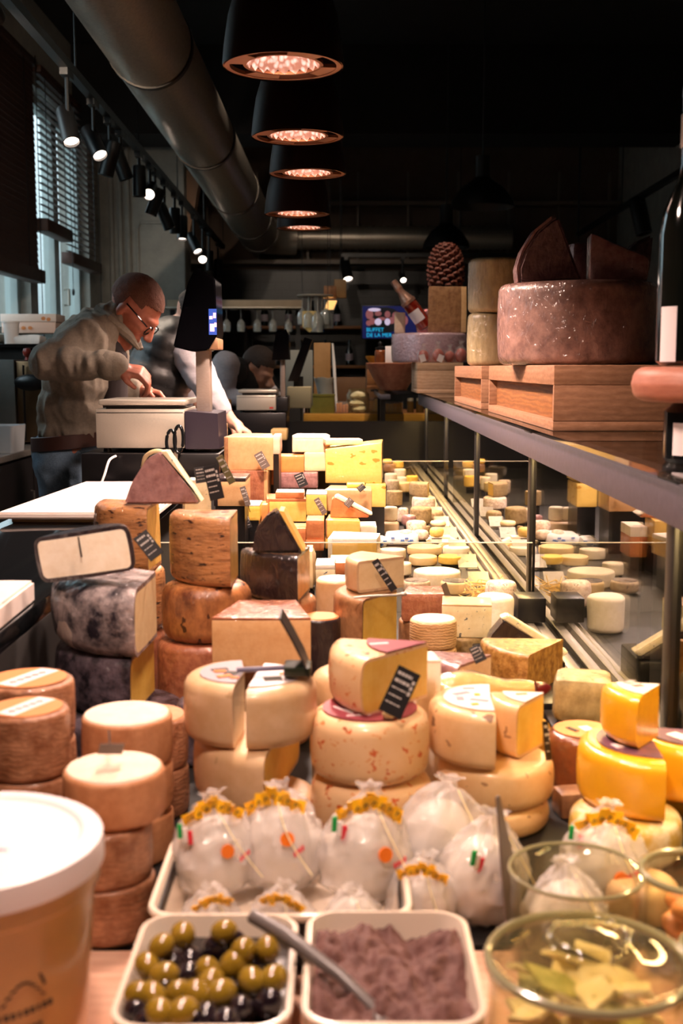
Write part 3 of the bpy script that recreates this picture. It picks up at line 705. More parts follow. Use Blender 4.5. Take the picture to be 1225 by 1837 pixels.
# rail tag holders
for k in range(7):
    Y = 3.15 + k*.30; t = thing('tag_holder', 'small metal price strip holder on the front rail, %s' % ['nearest the straw', 'second from the straw', 'third from the straw', 'fourth from the straw', 'fifth from the straw', 'beside the speckled goat cheeses', 'farthest along the rail'][k], 'tag holder', (.375, Y, DZ), 'metal tag holders along the rail')
    bm = nb(); prism(bm, [(0, .001), (.04, .001), (.04, .006), (0, .006)], -.02, .02); bx(bm, -.028, .028, -.03, .03, -.0012, .0012, M=Matrix.Translation((0, 0, .026)) @ Matrix.Rotation(R_(32), 4, 'X')); bx(bm, -.004, .004, -.004, .004, .001, .026); finish('holder', bm, M_alu, t)

# service counter on the left
svc = thing('service_counter', 'black glossy service counter left of the cheese display', 'counter', (0, 0, 0))
box('worktop', -.82, -.478, 1.2, 7.0, .90, .93, M_blackgl, .003, svc); box('cabinet', -.80, -.478, 1.25, 7.0, 0, .90, M_dark, parent=svc)
def rect_board(label, pts, z, th, hole=None):
    bm = nb(); A = [bm.verts.new((x, y, 0)) for x, y in pts]; B = [bm.verts.new((x, y, th)) for x, y in pts]; n = len(A)
    for i in range(n): bm.faces.new((A[i], A[(i+1) % n], B[(i+1) % n], B[i]))
    bm.faces.new(A[::-1]); bm.faces.new(B); bmesh.ops.recalc_face_normals(bm, faces=bm.faces[:]); bmesh.ops.bevel(bm, geom=bm.edges[:], offset=.004, segments=2, affect='EDGES')
    return tag(finish('cutting_board', bm, M_board, loc=(0, 0, z)), label, 'cutting board')
rect_board('white cutting board lying on the counter before the till scale', [(-.815, 2.74), (-.44, 2.74), (-.44, 3.5), (-.77, 3.5)], .944, .016)
tag(box('board_stand', -.79, -.46, 2.78, 3.45, .93, .944, mat('beige_plinth', 'A88A70', rough=.5), .003), 'thin beige plinth under the farther cutting board', 'plinth')
rect_board('thick white cutting board cropped by the left edge', [(-.85, 1.30), (-.478, 1.42), (-.487, 1.83), (-.85, 1.83)], .93, .035)

# =================================================================== CHEESES, FRONT TO BACK
def marks_wheel():   # a diagonal printed paper band across the little wheels
    return (M_lbl_or, .84, [(M_lbl_w, [(0, 0, .5, 1.5, -25)]), (M_ink, [(-.22+.11*i, -.45+.2*i, .07, .15, -60) for i in range(5)])])
# --- small basket-pressed wheels at the left edge
S = DZ
def pile(X, Y, items, z=DZ):
    for it in items:
        h = it['h']; k = dict(it); k.pop('h'); k.setdefault('rind', K_wash); k.setdefault('bev', .006)
        fx = k.pop('dx', 0); fy = k.pop('dy', 0); R = k.pop('R'); lb = k.pop('label')
        wheel(lb, X+fx, Y+fy, z, R, h, **k); z += h + .0008 + (.0022 if (k.get('lab') or k.get('top')) else 0)
    return z
GW = 'small basket pressed wheels'
pile(-.357, 1.29, [dict(label='lowest small brown wheel of the stack beside the white tub', R=.048, h=.072, group=GW), dict(label='middle small brown wheel of the stack beside the white tub', R=.048, h=.07, group=GW),
    dict(label='small brown wheel with a printed paper band, front one at the left edge', R=.048, h=.073, lab=marks_wheel(), group=GW)])
pile(-.392, 1.43, [dict(label='lowest brown wheel of the rear stack at the left edge', R=.056, h=.07, group=GW), dict(label='middle brown wheel of the rear stack at the left edge', R=.056, h=.068, group=GW),
    dict(label='small brown wheel with a printed paper band, rear one at the left edge', R=.056, h=.073, lab=marks_wheel(), group=GW)])
pile(-.25, 1.2, [dict(label='basket marked brown wheel standing on the pink board, bottom of its stack', R=.0505, h=.06, group=GW),
    dict(label='brown wheel with a paper band under the front pale topped wheel', R=.0495, h=.059, dx=-.003, lab=marks_wheel(), group=GW),
    dict(label='pale topped orange wheel in front, with a price card shadow on top', R=.054, h=.052, dx=.006, dy=.012, rind=K_pale, top=K_paletop, group=GW)])
pile(-.263, 1.392, [dict(label='pale sided wheel at the foot of the rear pale topped stack', R=.0545, h=.06, rind=K_pale, group=GW), dict(label='pale sided wheel in the middle of the rear pale topped stack', R=.0545, h=.06, rind=K_pale, group=GW),
    dict(label='pale topped orange wheel behind the front one', R=.055, h=.058, rind=K_pale, top=K_paletop, group=GW)])
pile(-.258, 1.535, [dict(label='lower of two brown wheels squeezed beside the cut pecorino', R=.05, h=.066, group=GW), dict(label='upper of two brown wheels squeezed beside the cut pecorino, pink top', R=.05, h=.068, top=K_pale, group=GW)])
price_tag('thin grey price card standing on the front pale topped wheel', (-.245, 1.205, .897), .026, .020, 12, -40, 8, M_cardg, None, stick=(-.258, 1.26, .90))

# --- cut pecorino pile, left of centre
PX, PY = -.118, 1.455
wheel('pale yellow wheel at the bottom of the halved pecorino stack', PX+.012, PY+.01, DZ, .075, .056, K_pec, .014)
wedge('big cut piece of smooth cream cheese under the two labelled halves', PX+.040, PY+.014, DZ+.057, .112, .077, 80, 262, K_pec, P_yellow, .016, .005)
lm = (M_lbl_grey, .72)
mk = [(M_ink, [(-.42, .1, .28, .14, 20), (-.2, -.12, .22, .2, -10), (-.16, -.38, .12, .2, 30)]), (M_or, [(-.4, -.05, .2, .12, 10), (-.3, -.35, .24, .14, 25), (-.12, -.45, .14, .1, 0)])]
wedge('left half of a pale cut cheese with a grey printed label', PX-.006, PY, DZ+.135, .076, .079, 98, 264, K_pec, P_white, .014, .005, lab=(M_lbl_grey, .74, mk))
mk2 = [(M_ink, [(.3, -.3, .3, .26, 10)]), (M_or, [(.45, 0, .12, .14, 10)])]
wedge('right half of a pale cut cheese beneath a dark card and spoon', PX+.009, PY-.004, DZ+.135, .077, .076, -95, 82, K_pec, P_white, .016, .005, lab=(M_lbl_w, .74, mk2))
t = thing('price_tag', 'curved dark price card seen edge on above the halved pecorino', 'price tag', (-.072, 1.45, .917), 'black price cards')
bm = nb(); pl = [(.03, .0), (.022, .022), (.008, .05), (-.006, .075)]
for (a, b_), (c_, d_) in zip(pl, pl[1:]): prism(bm, [(a, b_), (a+.0025, b_), (c_+.0025, d_), (c_, d_)], -.03, .03)
finish('card', bm, M_card, t, smooth=False)
bm = nb(); tube(bm, [(-.06, -.01, .004), (.0, -.008, .007), (.03, -.004, .003)], .0035); finish('skewer', bm, mat('grey_violet_plastic', '6A6478', rough=.3), t)
bm = nb(); bx(bm, .0, .034, -.03, .012, .0005, .012, .002); finish('clip', bm, mat('dark_green_clip', '1E2414', rough=.4), t)

# --- chili cheese in the middle
CX, CY = .036, 1.45
wheel('bottom chili flecked wheel standing behind the bagged mozzarella', CX+.002, CY, DZ, .0775, .086, K_chili, .02)
wheel('chili flecked wheel carrying the cut wedge, with a dark red label', CX, CY, DZ+.087, .0755, .082, K_chili, .018, lab=(M_lbl_red, .8, [(M_lbl_w, [(-.45, -.2, .06, .5, 40), (-.2, -.5, .4, .05, 10)])]))
wz = DZ+.087+.084
wedge('chili flecked cut wedge on top of the labelled wheel', .112, 1.495, wz, .128, .072, 166, 226, K_chili, P_yellow, .016, .004, lab=(M_lbl_red, .62, [(M_lbl_w, [(-.5, -.1, .2, .05, 15)])]))
price_tag('black price card leaning against the chili wedge', (.071, 1.392, .906), .030, .060, 8, 18, 28, lines=5, group='black price cards')
tag(finish('cheese_crumb', (lambda b: (bx(b, -.008, .008, -.006, .006, 0, .010, .004), b)[1])(nb()), P_cream, loc=(.058, 1.40, wz)), 'pale crumb of cheese beside the black card on the chili wheel', 'cheese')
pile(.02, 1.625, [dict(label='lowest pinkish wheel behind the chili stack', R=.062, h=.058, rind=K_pec), dict(label='middle pinkish wheel behind the chili stack', R=.062, h=.057, rind=K_pec), dict(label='pinkish wheel peeping out left of the chili wedge', R=.062, h=.057, rind=K_pec, bev=.016)])
block('tall pale slab with a white rind right of the chili wedge', .118, 1.545, DZ, .034, .05, .207, P_white, K_white, 'LT', 6, taper=.9, tr=.003)

# --- truffle spotted halves, right of centre
TX, TY = .196, 1.5
wheel('lowest truffle spotted wheel, right of the chili stack', TX+.006, TY, DZ, .073, .036, K_truff, .012)
wheel('truffle spotted wheel under the cut half and the upright wedge', TX+.008, TY, DZ+.037, .0755, .055, K_truff, .014)
wedge('truffle spotted half with white printed top', TX, TY+.002, DZ+.093, .081, .074, 84, 268, K_truff, P_yellow, .014, .004, lab=(M_lbl_w, .76, [(M_lbl_grey, [(-.45, .2, .3, .12, 30), (-.2, -.2, .3, .1, -20), (-.3, .5, .2, .1, 5), (-.5, -.1, .12, .2, 0)]), (M_yel, [(-.3, -.45, .12, .08, 20), (-.2, .1, .1, .1, 0)])]))
wedge('upright truffle wedge with a dark yellow cut side', .272, 1.533, DZ+.093, .078, .071, 172, 234, K_truff, P_yellow, .012, .004, lab=(M_lbl_w, .7, [(M_lbl_or, [(-.4, -.1, .2, .1, 10)])]))
price_tag('black price card leaning on the right of the truffle wedge', (.266, 1.468, .82), .020, .05, 62, 12, 14, M_card, M_inkw, 4)
wheel('glossy dark brown wheel with an orange paper label right of the truffle halves', .343, 1.615, DZ, .052, .088, K_choc, .014, lab=(M_lbl_or, .78, [(M_lbl_w, [(.1, 0, .3, .4, 20)]), (M_ink, [(-.3, -.1, .14, .4, 30)])]))
block('small brown cheese block below the glossy dark wheel', .318, 1.505, DZ, .05, .04, .034, K_tan, rot=10)
wheel('golden wheel glimpsed behind the truffle wedge', .268, 1.70, DZ, .045, .075, mat('amber_rind', 'D89A2C', 'E0A838', 12, .35, coat=.6, cbump=.4), .012)
# caciocavallo in film and the cheeses around it
z0 = pile(.19, 1.68, [dict(label='film wrapped pale wheel under the pear shaped cheese', R=.064, h=.095, rind=K_pec, bev=.014)])
t = thing('pear_shaped_cheese', 'pear shaped yellow cheese in crinkled film with a dark red tip', 'cheese', (.185, 1.668, z0+.031))
bm = nb(); pr = [(0, -.058), (.018, -.055), (.029, -.04), (.0325, -.015), (.03, .01), (.021, .035), (.015, .06), (.0145, .085), (.012, .10), (0, .104)]
Mq = Matrix.Rotation(R_(12), 4, 'Z') @ Matrix.Rotation(R_(90), 4, 'Y'); lathe(bm, pr, 32, M=Mq); jitter(bm, .0015, 30, 3); finish('body', bm, mat('amber_cheese_skin', 'E8B04A', 'DDA038', 14, .35, coat=.9, cbump=.8), t)
bm = nb(); lathe(bm, [(0, .1045), (.011, .1045), (.010, .118), (.004, .128), (0, .13)], 20, M=Mq); finish('wax_tip', bm, mat('dark_red_wax', '5E1418', rough=.3, coat=.6), t)
bm = nb(); lathe(bm, [(r_*1.05+.0008, z_) for r_, z_ in pr[1:-1]], 28, M=Mq); jitter(bm, .001, 60, 5); finish('film_wrap', bm, M_filmclear, t)
wedge('pinkish film wrapped wedge with a dark corner card behind the pear shaped cheese', .235, 1.80, DZ, .10, .152, 168, 232, K_pinkwrap, P_pinkwhite, .012, .004)
price_tag('dark price card stuck in the film wrapped pinkish wedge', (.205, 1.722, .872), .018, .026, -20, 20, -30)

# --- right: yellow waxed cheeses
wheel('white and yellow patched wheel under the yellow halves', .352, 1.395, DZ, .068, .057, K_whiteyel, .014)
pm = [(M_lbl_w, [(-.5, -.25, .2, .16, 20), (-.25, .35, .12, .2, 40)]), (M_lbl_red, [(-.3, .2, .25, .2, 10)])]
wedge('yellow waxed half cheese with a purple label, left of the pair', .392, 1.43, DZ+.058, .092, .074, 118, 266, K_yellow, P_yellow, .014, .004, lab=(M_lbl_pur, .76, pm))
wedge('yellow waxed half cheese cropped by the right edge', .462, 1.475, DZ+.058, .086, .072, 166, 268, K_yellow, P_yellow, .014, .004, lab=(M_lbl_pur, .78, [(M_lbl_w, [(-.35, -.3, .2, .35, 30)])]))
wheel('yellow wheel below the cropped yellow half, mostly hidden', .425, 1.53, DZ, .046, .057, K_yellow, .012)
wedge('rounded yellow waxed wedge perched on the two halves', .402, 1.442, DZ+.1345, .072, .066, 168, 234, K_yellow, K_yellow, .014, .004, amp=.0018, lab=(M_lbl_w, .74, [(M_lbl_red, [(-.4, -.1, .2, .15, 20)]), (M_lbl_grey, [(-.5, .1, .25, .12, 50)])]))

# --- right: brown rinds and slate-dark wedge
tag(box('display_riser', .238, .392, 1.83, 2.02, DZ, .764, M_blackpl, .004), 'black plastic riser under the golden brown quarter cheese', 'riser')
wedge('golden brown rinded quarter cheese in film', .384, 1.985, .765, .142, .068, 176, 236, K_gold, K_gold, .008, .004)
tag(box('display_riser', .322, .412, 1.73, 1.825, DZ, .756, M_blackpl, .004), 'small black riser under the grey green block', 'riser')
block('grey green rough cheese block on the small riser', .367, 1.735, .757, .092, .08, .072, K_grey, rot=-12, taper=.95, bev=.014, amp=.003)
t = thing('cheese_wedge', 'black rinded wedge lying on its side with a pale slanted top', 'cheese', (.262, 2.10, .766))
SEED[0] += 1
tag(box('display_riser', .255, .41, 2.09, 2.24, DZ, .765, M_blackpl, .004), 'black riser beneath the black rinded wedge', 'riser')
bm = nb(); prism(bm, [(0, 0), (.012, .045), (.036, .074), (.145, .004), (.145, 0)], 0, .045); bmesh.ops.recalc_face_normals(bm, faces=bm.faces[:]); bmesh.ops.bevel(bm, geom=bm.edges[:], offset=.003, segments=2, affect='EDGES'); finish('rind', bm, K_black, t)
bm = nb(); prism(bm, [(.030, .0775), (.044, .083), (.156, .013), (.145, .005)], .004, .036); bmesh.ops.recalc_face_normals(bm, faces=bm.faces[:]); bmesh.ops.bevel(bm, geom=bm.edges[:], offset=.002, segments=2, affect='EDGES'); finish('cut_paste', bm, P_blue, t)
z0 = pile(.243, 2.30, [dict(label='brown crusted wheel under the blue cheese block', R=.05, h=.07, rind=K_moss)])
block('cream block of blue cheese in film behind the black wedge', .246, 2.262, z0, .098, .085, .066, P_blue, K_pec, 'T', -6, tr=.004)
z0 = pile(.176, 2.2, [dict(label='lower zigzag basket wheel', R=.045, h=.068, rind=K_manch), dict(label='upper zigzag basket wheel with a pale cut top', R=.045, h=.054, rind=K_manch, top=K_paletop)])
z0 = pile(.168, 2.42, [dict(label='brown wheel hidden under the red brown film wrapped block', R=.048, h=.075, rind=K_tan)])
block('red brown film wrapped block beside the tall yellow truckle', .172, 2.375, z0, .098, .09, .062, K_red, rot=-8, taper=.85, bev=.008, amp=.0025)
price_tag('small pale price card in front of the red brown block', (.218, 2.36, .835), .016, .055, 40, 10, -18, M_cardg, None)

# --- tall truckle with wedge, spoon and card
wedge('tall brown rinded truckle with a big yellow cut face', .098, 2.045, DZ, .112, .208, 128, 236, K_tan, P_yellow, .012, .004)
wedge('pale wedge standing on the brown truckle', .112, 2.065, DZ+.209, .105, .056, 140, 216, K_pec, P_cream, .008, .005)
t = thing('spoon', 'shiny metal spoon handle lying on the brown truckle', 'spoon', (.05, 1.962, DZ+.2105))
bm = nb(); tube(bm, [(-.03, -.012, .0022), (0, -.008, .004), (.04, .0, .004), (.052, .004, .0045)], [.0012, .0022, .0022, .003]); finish('handle', bm, M_steel, t)
bm = nb(); ball(bm, (.056, .006, .0048), (.006, .005, .0035)); finish('knob', bm, M_steel, t)
price_tag('black price card tilted on the pale wedge', (.074, 1.985, .945), .013, .062, 0, 8, -33, lines=5)
pile(-.008, 2.17, [dict(label='lowest film wrapped wheel left of the truckle', R=.04, h=.07, rind=K_pinkwrap), dict(label='middle film wrapped wheel left of the truckle', R=.04, h=.068, rind=K_pinkwrap), dict(label='top film wrapped pale wheel left of the truckle', R=.04, h=.066, rind=K_pec, top=K_paletop)])
wheel('black sided wheel with an orange top and blue print', -.038, 2.0, DZ, .0375, .17, K_black, .006, top=M_lbl_or, name='cheese_truckle')

# --- left pile: ash cheeses, big brown wheels
AX, AY = -.298, 1.845
wheel('dark ash coated wheel at the very bottom of the ash pile', -.352, 1.80, DZ, .105, .075, K_ashdk, .02)
wedge('dark ash coated half cheese second from the bottom', AX-.004, AY, DZ+.076, .155, .094, 152, 266, K_ashdk, P_yellow, .02, .006, amp=.003)
wedge('big grey ash coated half cheese with a yellow cut side', AX, AY, DZ+.171, .163, .106, 150, 268, K_ash, P_cream, .03, .007, amp=.005)
wedge('tilted white cut half cheese with a dark rind on the ash pile', -.378, 1.715, DZ+.2895, .074, .070, 6, 174, K_black, P_white, .014, .006, amp=.002, tilt=(0, R_(-9), R_(-4)))
bm = nb(); tube(bm, [(-.388, 1.708, 1.052), (-.385, 1.706, 1.035), (-.383, 1.705, 1.022)], .0012); tag(finish('cheese_pick', bm, M_black), 'thin dark pick stuck in the white cut face of the tilted cheese', 'pick')
price_tag('dark price card behind the tilted white cheese', (-.300, 1.80, 1.025), .025, .045, 15, 15, -35)
OX, OY = -.232, 1.97
wheel('brown wheel at the bottom behind the ash pile', OX-.006, OY, DZ, .078, .14, K_red, .014)
wheel('orange brown wheel with dark streaks under the mottled half', OX+.002, OY, DZ+.141, .077, .096, K_orange, .022, amp=.003)
wedge('mottled brown half wheel, right of the pair at the top', OX+.052, OY+.045, DZ+.238, .118, .118, 178, 268, K_brown, P_gold, .016, .005, amp=.003)
LX, LY = -.392, 2.13
wheel('dark wheel at the base of the rear left stack', LX, LY, DZ, .066, .12, K_red, .014); wheel('streaked wheel in the middle of the rear left stack', LX, LY, DZ+.121, .066, .116, K_brown, .014)
wedge('mottled brown half wheel, left of the pair at the top', LX+.056, LY+.02, DZ+.238, .118, .118, 172, 268, K_brown, P_gold, .018, .005, amp=.003)
# upright triangular wedge on the pair
t = thing('cheese_wedge', 'film wrapped triangular wedge standing on the two mottled halves', 'cheese', (-.317, 2.075, DZ+.3575))
bm = nb(); tri = [(-.072, 0), (-.058, .035), (-.028, .082), (-.005, .093), (.045, .03), (.064, 0)]
prism(bm, tri, 0, .055); bmesh.ops.recalc_face_normals(bm, faces=bm.faces[:]); bmesh.ops.bevel(bm, geom=bm.edges[:], offset=.004, segments=2, affect='EDGES'); jitter(bm, .002, 30, 4, keepz=.001); finish('rind', bm, K_pinkwrap, t)
bm = nb(); prism(bm, [(-.004, .094), (.006, .094), (.066, .004), (.050, .03)], .003, .05); finish('cut_paste', bm, P_blue, t)
block('small blue veined piece behind the triangular wedge', -.27, 2.19, DZ+.2, .05, .05, .19, P_blue, K_white, 'T', 12)
price_tag('dark green price card left of the pair behind the triangular wedge', (-.249, 2.10, 1.108), .030, .028, 5, 10, -8)
price_tag('tall blurred dark price card in front of the far cheeses', (-.226, 2.06, 1.098), .026, .062, -6, 8, -14, lines=5)
price_tag('pale green price card behind the tall dark one', (-.21, 2.12, 1.115), .014, .055, 25, 8, -24, mat('olive_card', '5E5636', rough=.5), M_inkw)
# black waxed stack in the centre and tan wedge
BX_, BY_ = -.105, 2.06
wheel('tan wheel hidden under the tan film wrapped wedge', -.118, 1.84, DZ, .066, .138, K_tan, .01)
block('tan film wrapped wedge with a dark top rind', -.122, 1.745, DZ+.139, .152, .14, .083, P_tan, K_red, 'T', 0, taper=.62, amp=.002)
wheel('brown wheel under the black waxed wedges', -.115, 2.06, DZ, .07, .195, K_tan, .01)
wedge('lower black waxed wedge with a yellow cut side', -.058, 2.10, DZ+.196, .125, .082, 188, 262, K_black, P_gold, .010, .005)
t = thing('cheese_wedge', 'upper black waxed wedge pointing up in loose film', 'cheese', (-.12, 2.01, DZ+.279))
bm = nb(); prism(bm, [(-.035, 0), (-.03, .04), (-.006, .068), (.010, .074), (.05, .004), (.05, 0)], 0, .07); bmesh.ops.recalc_face_normals(bm, faces=bm.faces[:]); bmesh.ops.bevel(bm, geom=bm.edges[:], offset=.005, segments=2, affect='EDGES'); jitter(bm, .002, 30, 9, keepz=.001); finish('rind', bm, K_black, t)
bm = nb(); prism(bm, [(.012, .0745), (.020, .0735), (.056, .004), (.051, .004)], .0, .066); finish('cut_paste', bm, P_gold, t)
wheel('small dark wheel low in the gap left of the halved pecorino', -.215, 1.735, DZ, .036, .1, K_ashdk, .01)

# =================================================================== FRONT: TUB, BOWLS, TRAY, BAGS, JARS
BZ = DZ
t = thing('plastic_tub', 'large milky plastic tub with a white lid at the lower left corner', 'tub', (-.3215, .97, BZ)); t.scale = (1.05, 1.05, .93)
bm = nb(); lathe(bm, [(0, 0), (.085, 0), (.09, .005), (.100, .165), (.1045, .17), (.1045, .205), (.102, .207), (.099, .205), (.099, .172), (.094, .165), (.084, .008), (0, .008)], 64); finish('tub_body', bm, M_tub, t)
bm = nb(); lathe(bm, [(0, .2085), (.082, .2085), (.088, .2085), (.092, .2125), (.103, .2125), (.1075, .210), (.1085, .2), (.1085, .187), (.1060, .187), (.1055, .205), (.09, .2065), (0, .2065)], 72); finish('lid', bm, M_lid, t)
def on_tub(az, h, wx, wz, ro, bm, r_=.0985, th=.0008):
    a = R_(az); Rr = .09 + .010*(h/.165)
    Mx = Matrix.Rotation(a, 4, 'Z') @ Matrix.Translation((Rr+th*.2, 0, h)) @ Matrix.Rotation(R_(ro), 4, 'X')
    bx(bm, -th, th, -wx/2, wx/2, -wz/2, wz/2, M=Mx)
bm = nb()
for i in range(9): on_tub(-62+i*3.2, .086, .0035 if i % 3 else .0022, .005, 0, bm)
for i in range(7): on_tub(-60+i*3.0, .070, .0032, .0028, 0, bm)
for i in range(9): on_tub(-60+i*2.4, .098+.016*math.sin(math.pi*i/8), .0045, .0014, 30-8*i, bm)
on_tub(-41, .112, .002, .012, 20, bm); on_tub(-30, .026, .018, .02, 35, bm); on_tub(-44, .05, .008, .018, 15, bm)
finish('printed_mark', bm, M_ink, t, smooth=False)
bm = nb(); ball(bm, (.03, -.02, .2092), (.008, .002, .0006), seg=10, rings=6); finish('lid_print', bm, mat('violet_ink', '9A7AA0'), t)
t = thing('tongs', 'dark metal serving tongs crossing the lower left corner', 'tongs', (-.23, .70, BZ+.14))
bm = nb(); tube(bm, [(-.10, .005, .014), (.02, .01, -.028), (.07, .012, -.048)], [.006, .0055, .005], 10); finish('handle', bm, M_steel, t)
bm = nb(); tube(bm, [(-.10, .004, -.004), (.02, .008, -.042), (.06, .012, -.058)], [.006, .0055, .005], 10); finish('handle', bm, M_blackpl, t)

def bowl(name, label, X, Y, w_, d_, h, m, cat='bowl', rim=None, outer=None, taper=.80, r=.03):
    t = thing(name, label, cat, (X, Y, BZ)); bm = nb(); th = .006
    L_ = [rloop(bm, w_*taper, d_*taper, r*.8, 0), rloop(bm, w_*(taper*.4+.6), d_*(taper*.4+.6), r*.95, h*.5), rloop(bm, w_, d_, r, h-.004), rloop(bm, w_, d_, r, h-.001), rloop(bm, w_-.004, d_-.004, r-.002, h),
          rloop(bm, w_-th*1.6, d_-th*1.6, r-.004, h), rloop(bm, w_-th*2, d_-th*2, r-.005, h-.003), rloop(bm, w_*(taper*.4+.6)-th*2, d_*(taper*.4+.6)-th*2, r*.8, h*.5), rloop(bm, w_*taper-th*2, d_*taper-th*2, r*.6, th)]
    loft(bm, L_)
    if outer:
        for f in bm.faces:
            c = f.calc_center_median()
            if c.z < h-.006 and (f.normal.dot(Vector((c.x, c.y, 0))) != 0): pass
    finish('bowl_body', bm, m, t, ang=50); return t
OBX, OBY = -.116, .985
bowl('serving_bowl', 'cream square bowl heaped with green and black olives', OBX, OBY, .150, .20, .072, M_ceram)
tag(finish('olive_brine', (lambda b: (loft(b, [rloop(b, .136, .176, .022, 0), rloop(b, .140, .180, .024, .006)]), b)[1])(nb()), M_brine, loc=(OBX, OBY, BZ+.046)), 'dark brine below the olives in the cream bowl', 'brine', kind='stuff')
GREEN = [(290, 1698), (328, 1677), (402, 1671), (254, 1733), (295, 1750), (373, 1743), (418, 1732), (437, 1705), (480, 1702), (452, 1760), (490, 1757), (397, 1783), (322, 1780), (273, 1787), (246, 1785), (353, 1785), (328, 1817), (282, 1832), (378, 1762)]
BLACK = [(340, 1722), (385, 1703), (473, 1716), (298, 1768), (236, 1816), (433, 1808), (482, 1800), (370, 1825), (405, 1838), (262, 1850), (335, 1752), (418, 1690), (345, 1850), (312, 1728), (445, 1735), (478, 1778)]
def olive(px, py, i, m, black):
    z = BZ + (.074 if not black else .066) + (.010 if py < 1710 and not black else 0); p = D(px, py, z)
    p.x = min(max(p.x, OBX-.056), OBX+.058); p.y = min(max(p.y, OBY-.082), OBY+.074)
    bm = nb(); lathe(bm, [(0, -.0135), (.004, -.0131), (.0085, -.010), (.0112, -.004), (.0114, .002), (.0096, .008), (.0058, .0118), (.0022, .0132), (.0018, .0122), (0, .0120)], 20)
    q = Euler((rnd.uniform(0, 3), rnd.uniform(0, 3), rnd.uniform(0, 3)))
    o = finish('black_olive' if black else 'green_olive', bm, m, loc=p, ang=60); o.rotation_euler = q; s = rnd.uniform(.92, 1.12); o.scale = (s, s, s)
    return tag(o, 'black olive heaped in the cream square bowl' if black else 'green olive heaped in the cream square bowl', 'olive', 'black olives in the cream bowl' if black else 'green olives in the cream bowl')
for i, (a, b_) in enumerate(GREEN): olive(a, b_, i, M_olg, False)
for i, (a, b_) in enumerate(BLACK): olive(a, b_, i, M_olb, True)
TBX, TBY = .043, .975
bowl('serving_bowl', 'cream square bowl filled with brown olive tapenade', TBX, TBY, .152, .20, .080, M_ceram)
bm = nb(); n = 54
for i in range(n+1):
    for j in range(n+1):
        u, v = i/n*2-1, j/n*2-1; k = 1/ max(1e-6, (abs(u)**8+abs(v)**8)**.125) * max(abs(u), abs(v)) if (u or v) else 1
        x, y = u*k*.068, v*k*.088; q = Vector((x, y, 0))
        bm.verts.new((x, y, .016*noise.noise(q*24+Vector((1, 5, 2))) + .011*noise.noise(q*60) + .006*noise.noise(q*150) - .007*max(0, abs(u)**4+abs(v)**4-.6)))
bm.verts.ensure_lookup_table()
for i in range(n):
    for j in range(n):
        a = i*(n+1)+j; bm.faces.new([bm.verts[q] for q in (a, a+1, a+n+2, a+n+1)])
r = bmesh.ops.extrude_face_region(bm, geom=bm.faces[:]); 
for v in [g for g in r['geom'] if isinstance(g, bmesh.types.BMVert)]: v.co = Vector((v.co.x*.86, v.co.y*.86, -.045))
tag(finish('tapenade', bm, M_tapen, loc=(TBX, TBY, BZ+.066), ang=70), 'lumpy brown tapenade filling the square bowl', 'tapenade', kind='stuff')
t = thing('spoon', 'grey plastic spoon leaning from the tapenade over the olive bowl', 'spoon', (TBX-.045, TBY-.02, BZ+.075))
bm = nb(); tube(bm, [(.034, -.026, -.018), (.0, .0, .004), (-.05, .042, .020), (-.08, .068, .024)], [.006, .0055, .0075, .0065], 10)
for v in bm.verts: v.co.z *= 1
finish('handle', bm, mat('grey_plastic', '6E6664', rough=.3), t)
bm = nb(); ball(bm, (.042, -.032, -.022), (.018, .012, .005), Euler((0, .6, -.7))); finish('bowl', bm, MATS['grey_plastic'], t)

# tray of bagged mozzarella
TRX, TRY = -.061, 1.185
t = thing('tray', 'shallow cream tray with black outside full of bagged mozzarella', 'tray', (TRX, TRY, BZ+.012))
bm = nb(); wT, dT, hT = .262, .20, .056
loft(bm, [rloop(bm, wT*.93, dT*.9, .02, 0), rloop(bm, wT-.004, dT-.004, .026, hT-.006), rloop(bm, wT-.02, dT-.02, .022, hT-.006), rloop(bm, wT*.93-.016, dT*.9-.016, .018, .004)]); finish('tray_shell', bm, M_blackpl, t, ang=50)
bm = nb(); loft(bm, [rloop(bm, wT, dT, .028, hT-.006), rloop(bm, wT+.003, dT+.003, .029, hT-.002), rloop(bm, wT, dT, .028, hT+.001), rloop(bm, wT-.010, dT-.010, .024, hT+.001), rloop(bm, wT-.014, dT-.014, .023, hT-.004), rloop(bm, wT*.93-.02, dT*.9-.02, .016, .008), rloop(bm, wT*.93-.024, dT*.9-.024, .014, .006), rloop(bm, wT-.017, dT-.017, .022, hT-.006)], capa=False, capb=False)
finish('cream_liner', bm, M_ceram, t, ang=50)
box('tray_floor', -wT*.45, wT*.45, -dT*.42, dT*.42, .0045, .0068, M_ceram, parent=t)
tag(box('tray_stand', TRX-.10, TRX+.10, TRY-.07, TRY+.07, DZ, DZ+.012, M_blackpl, .003), 'flat black stand under the mozzarella tray', 'stand')

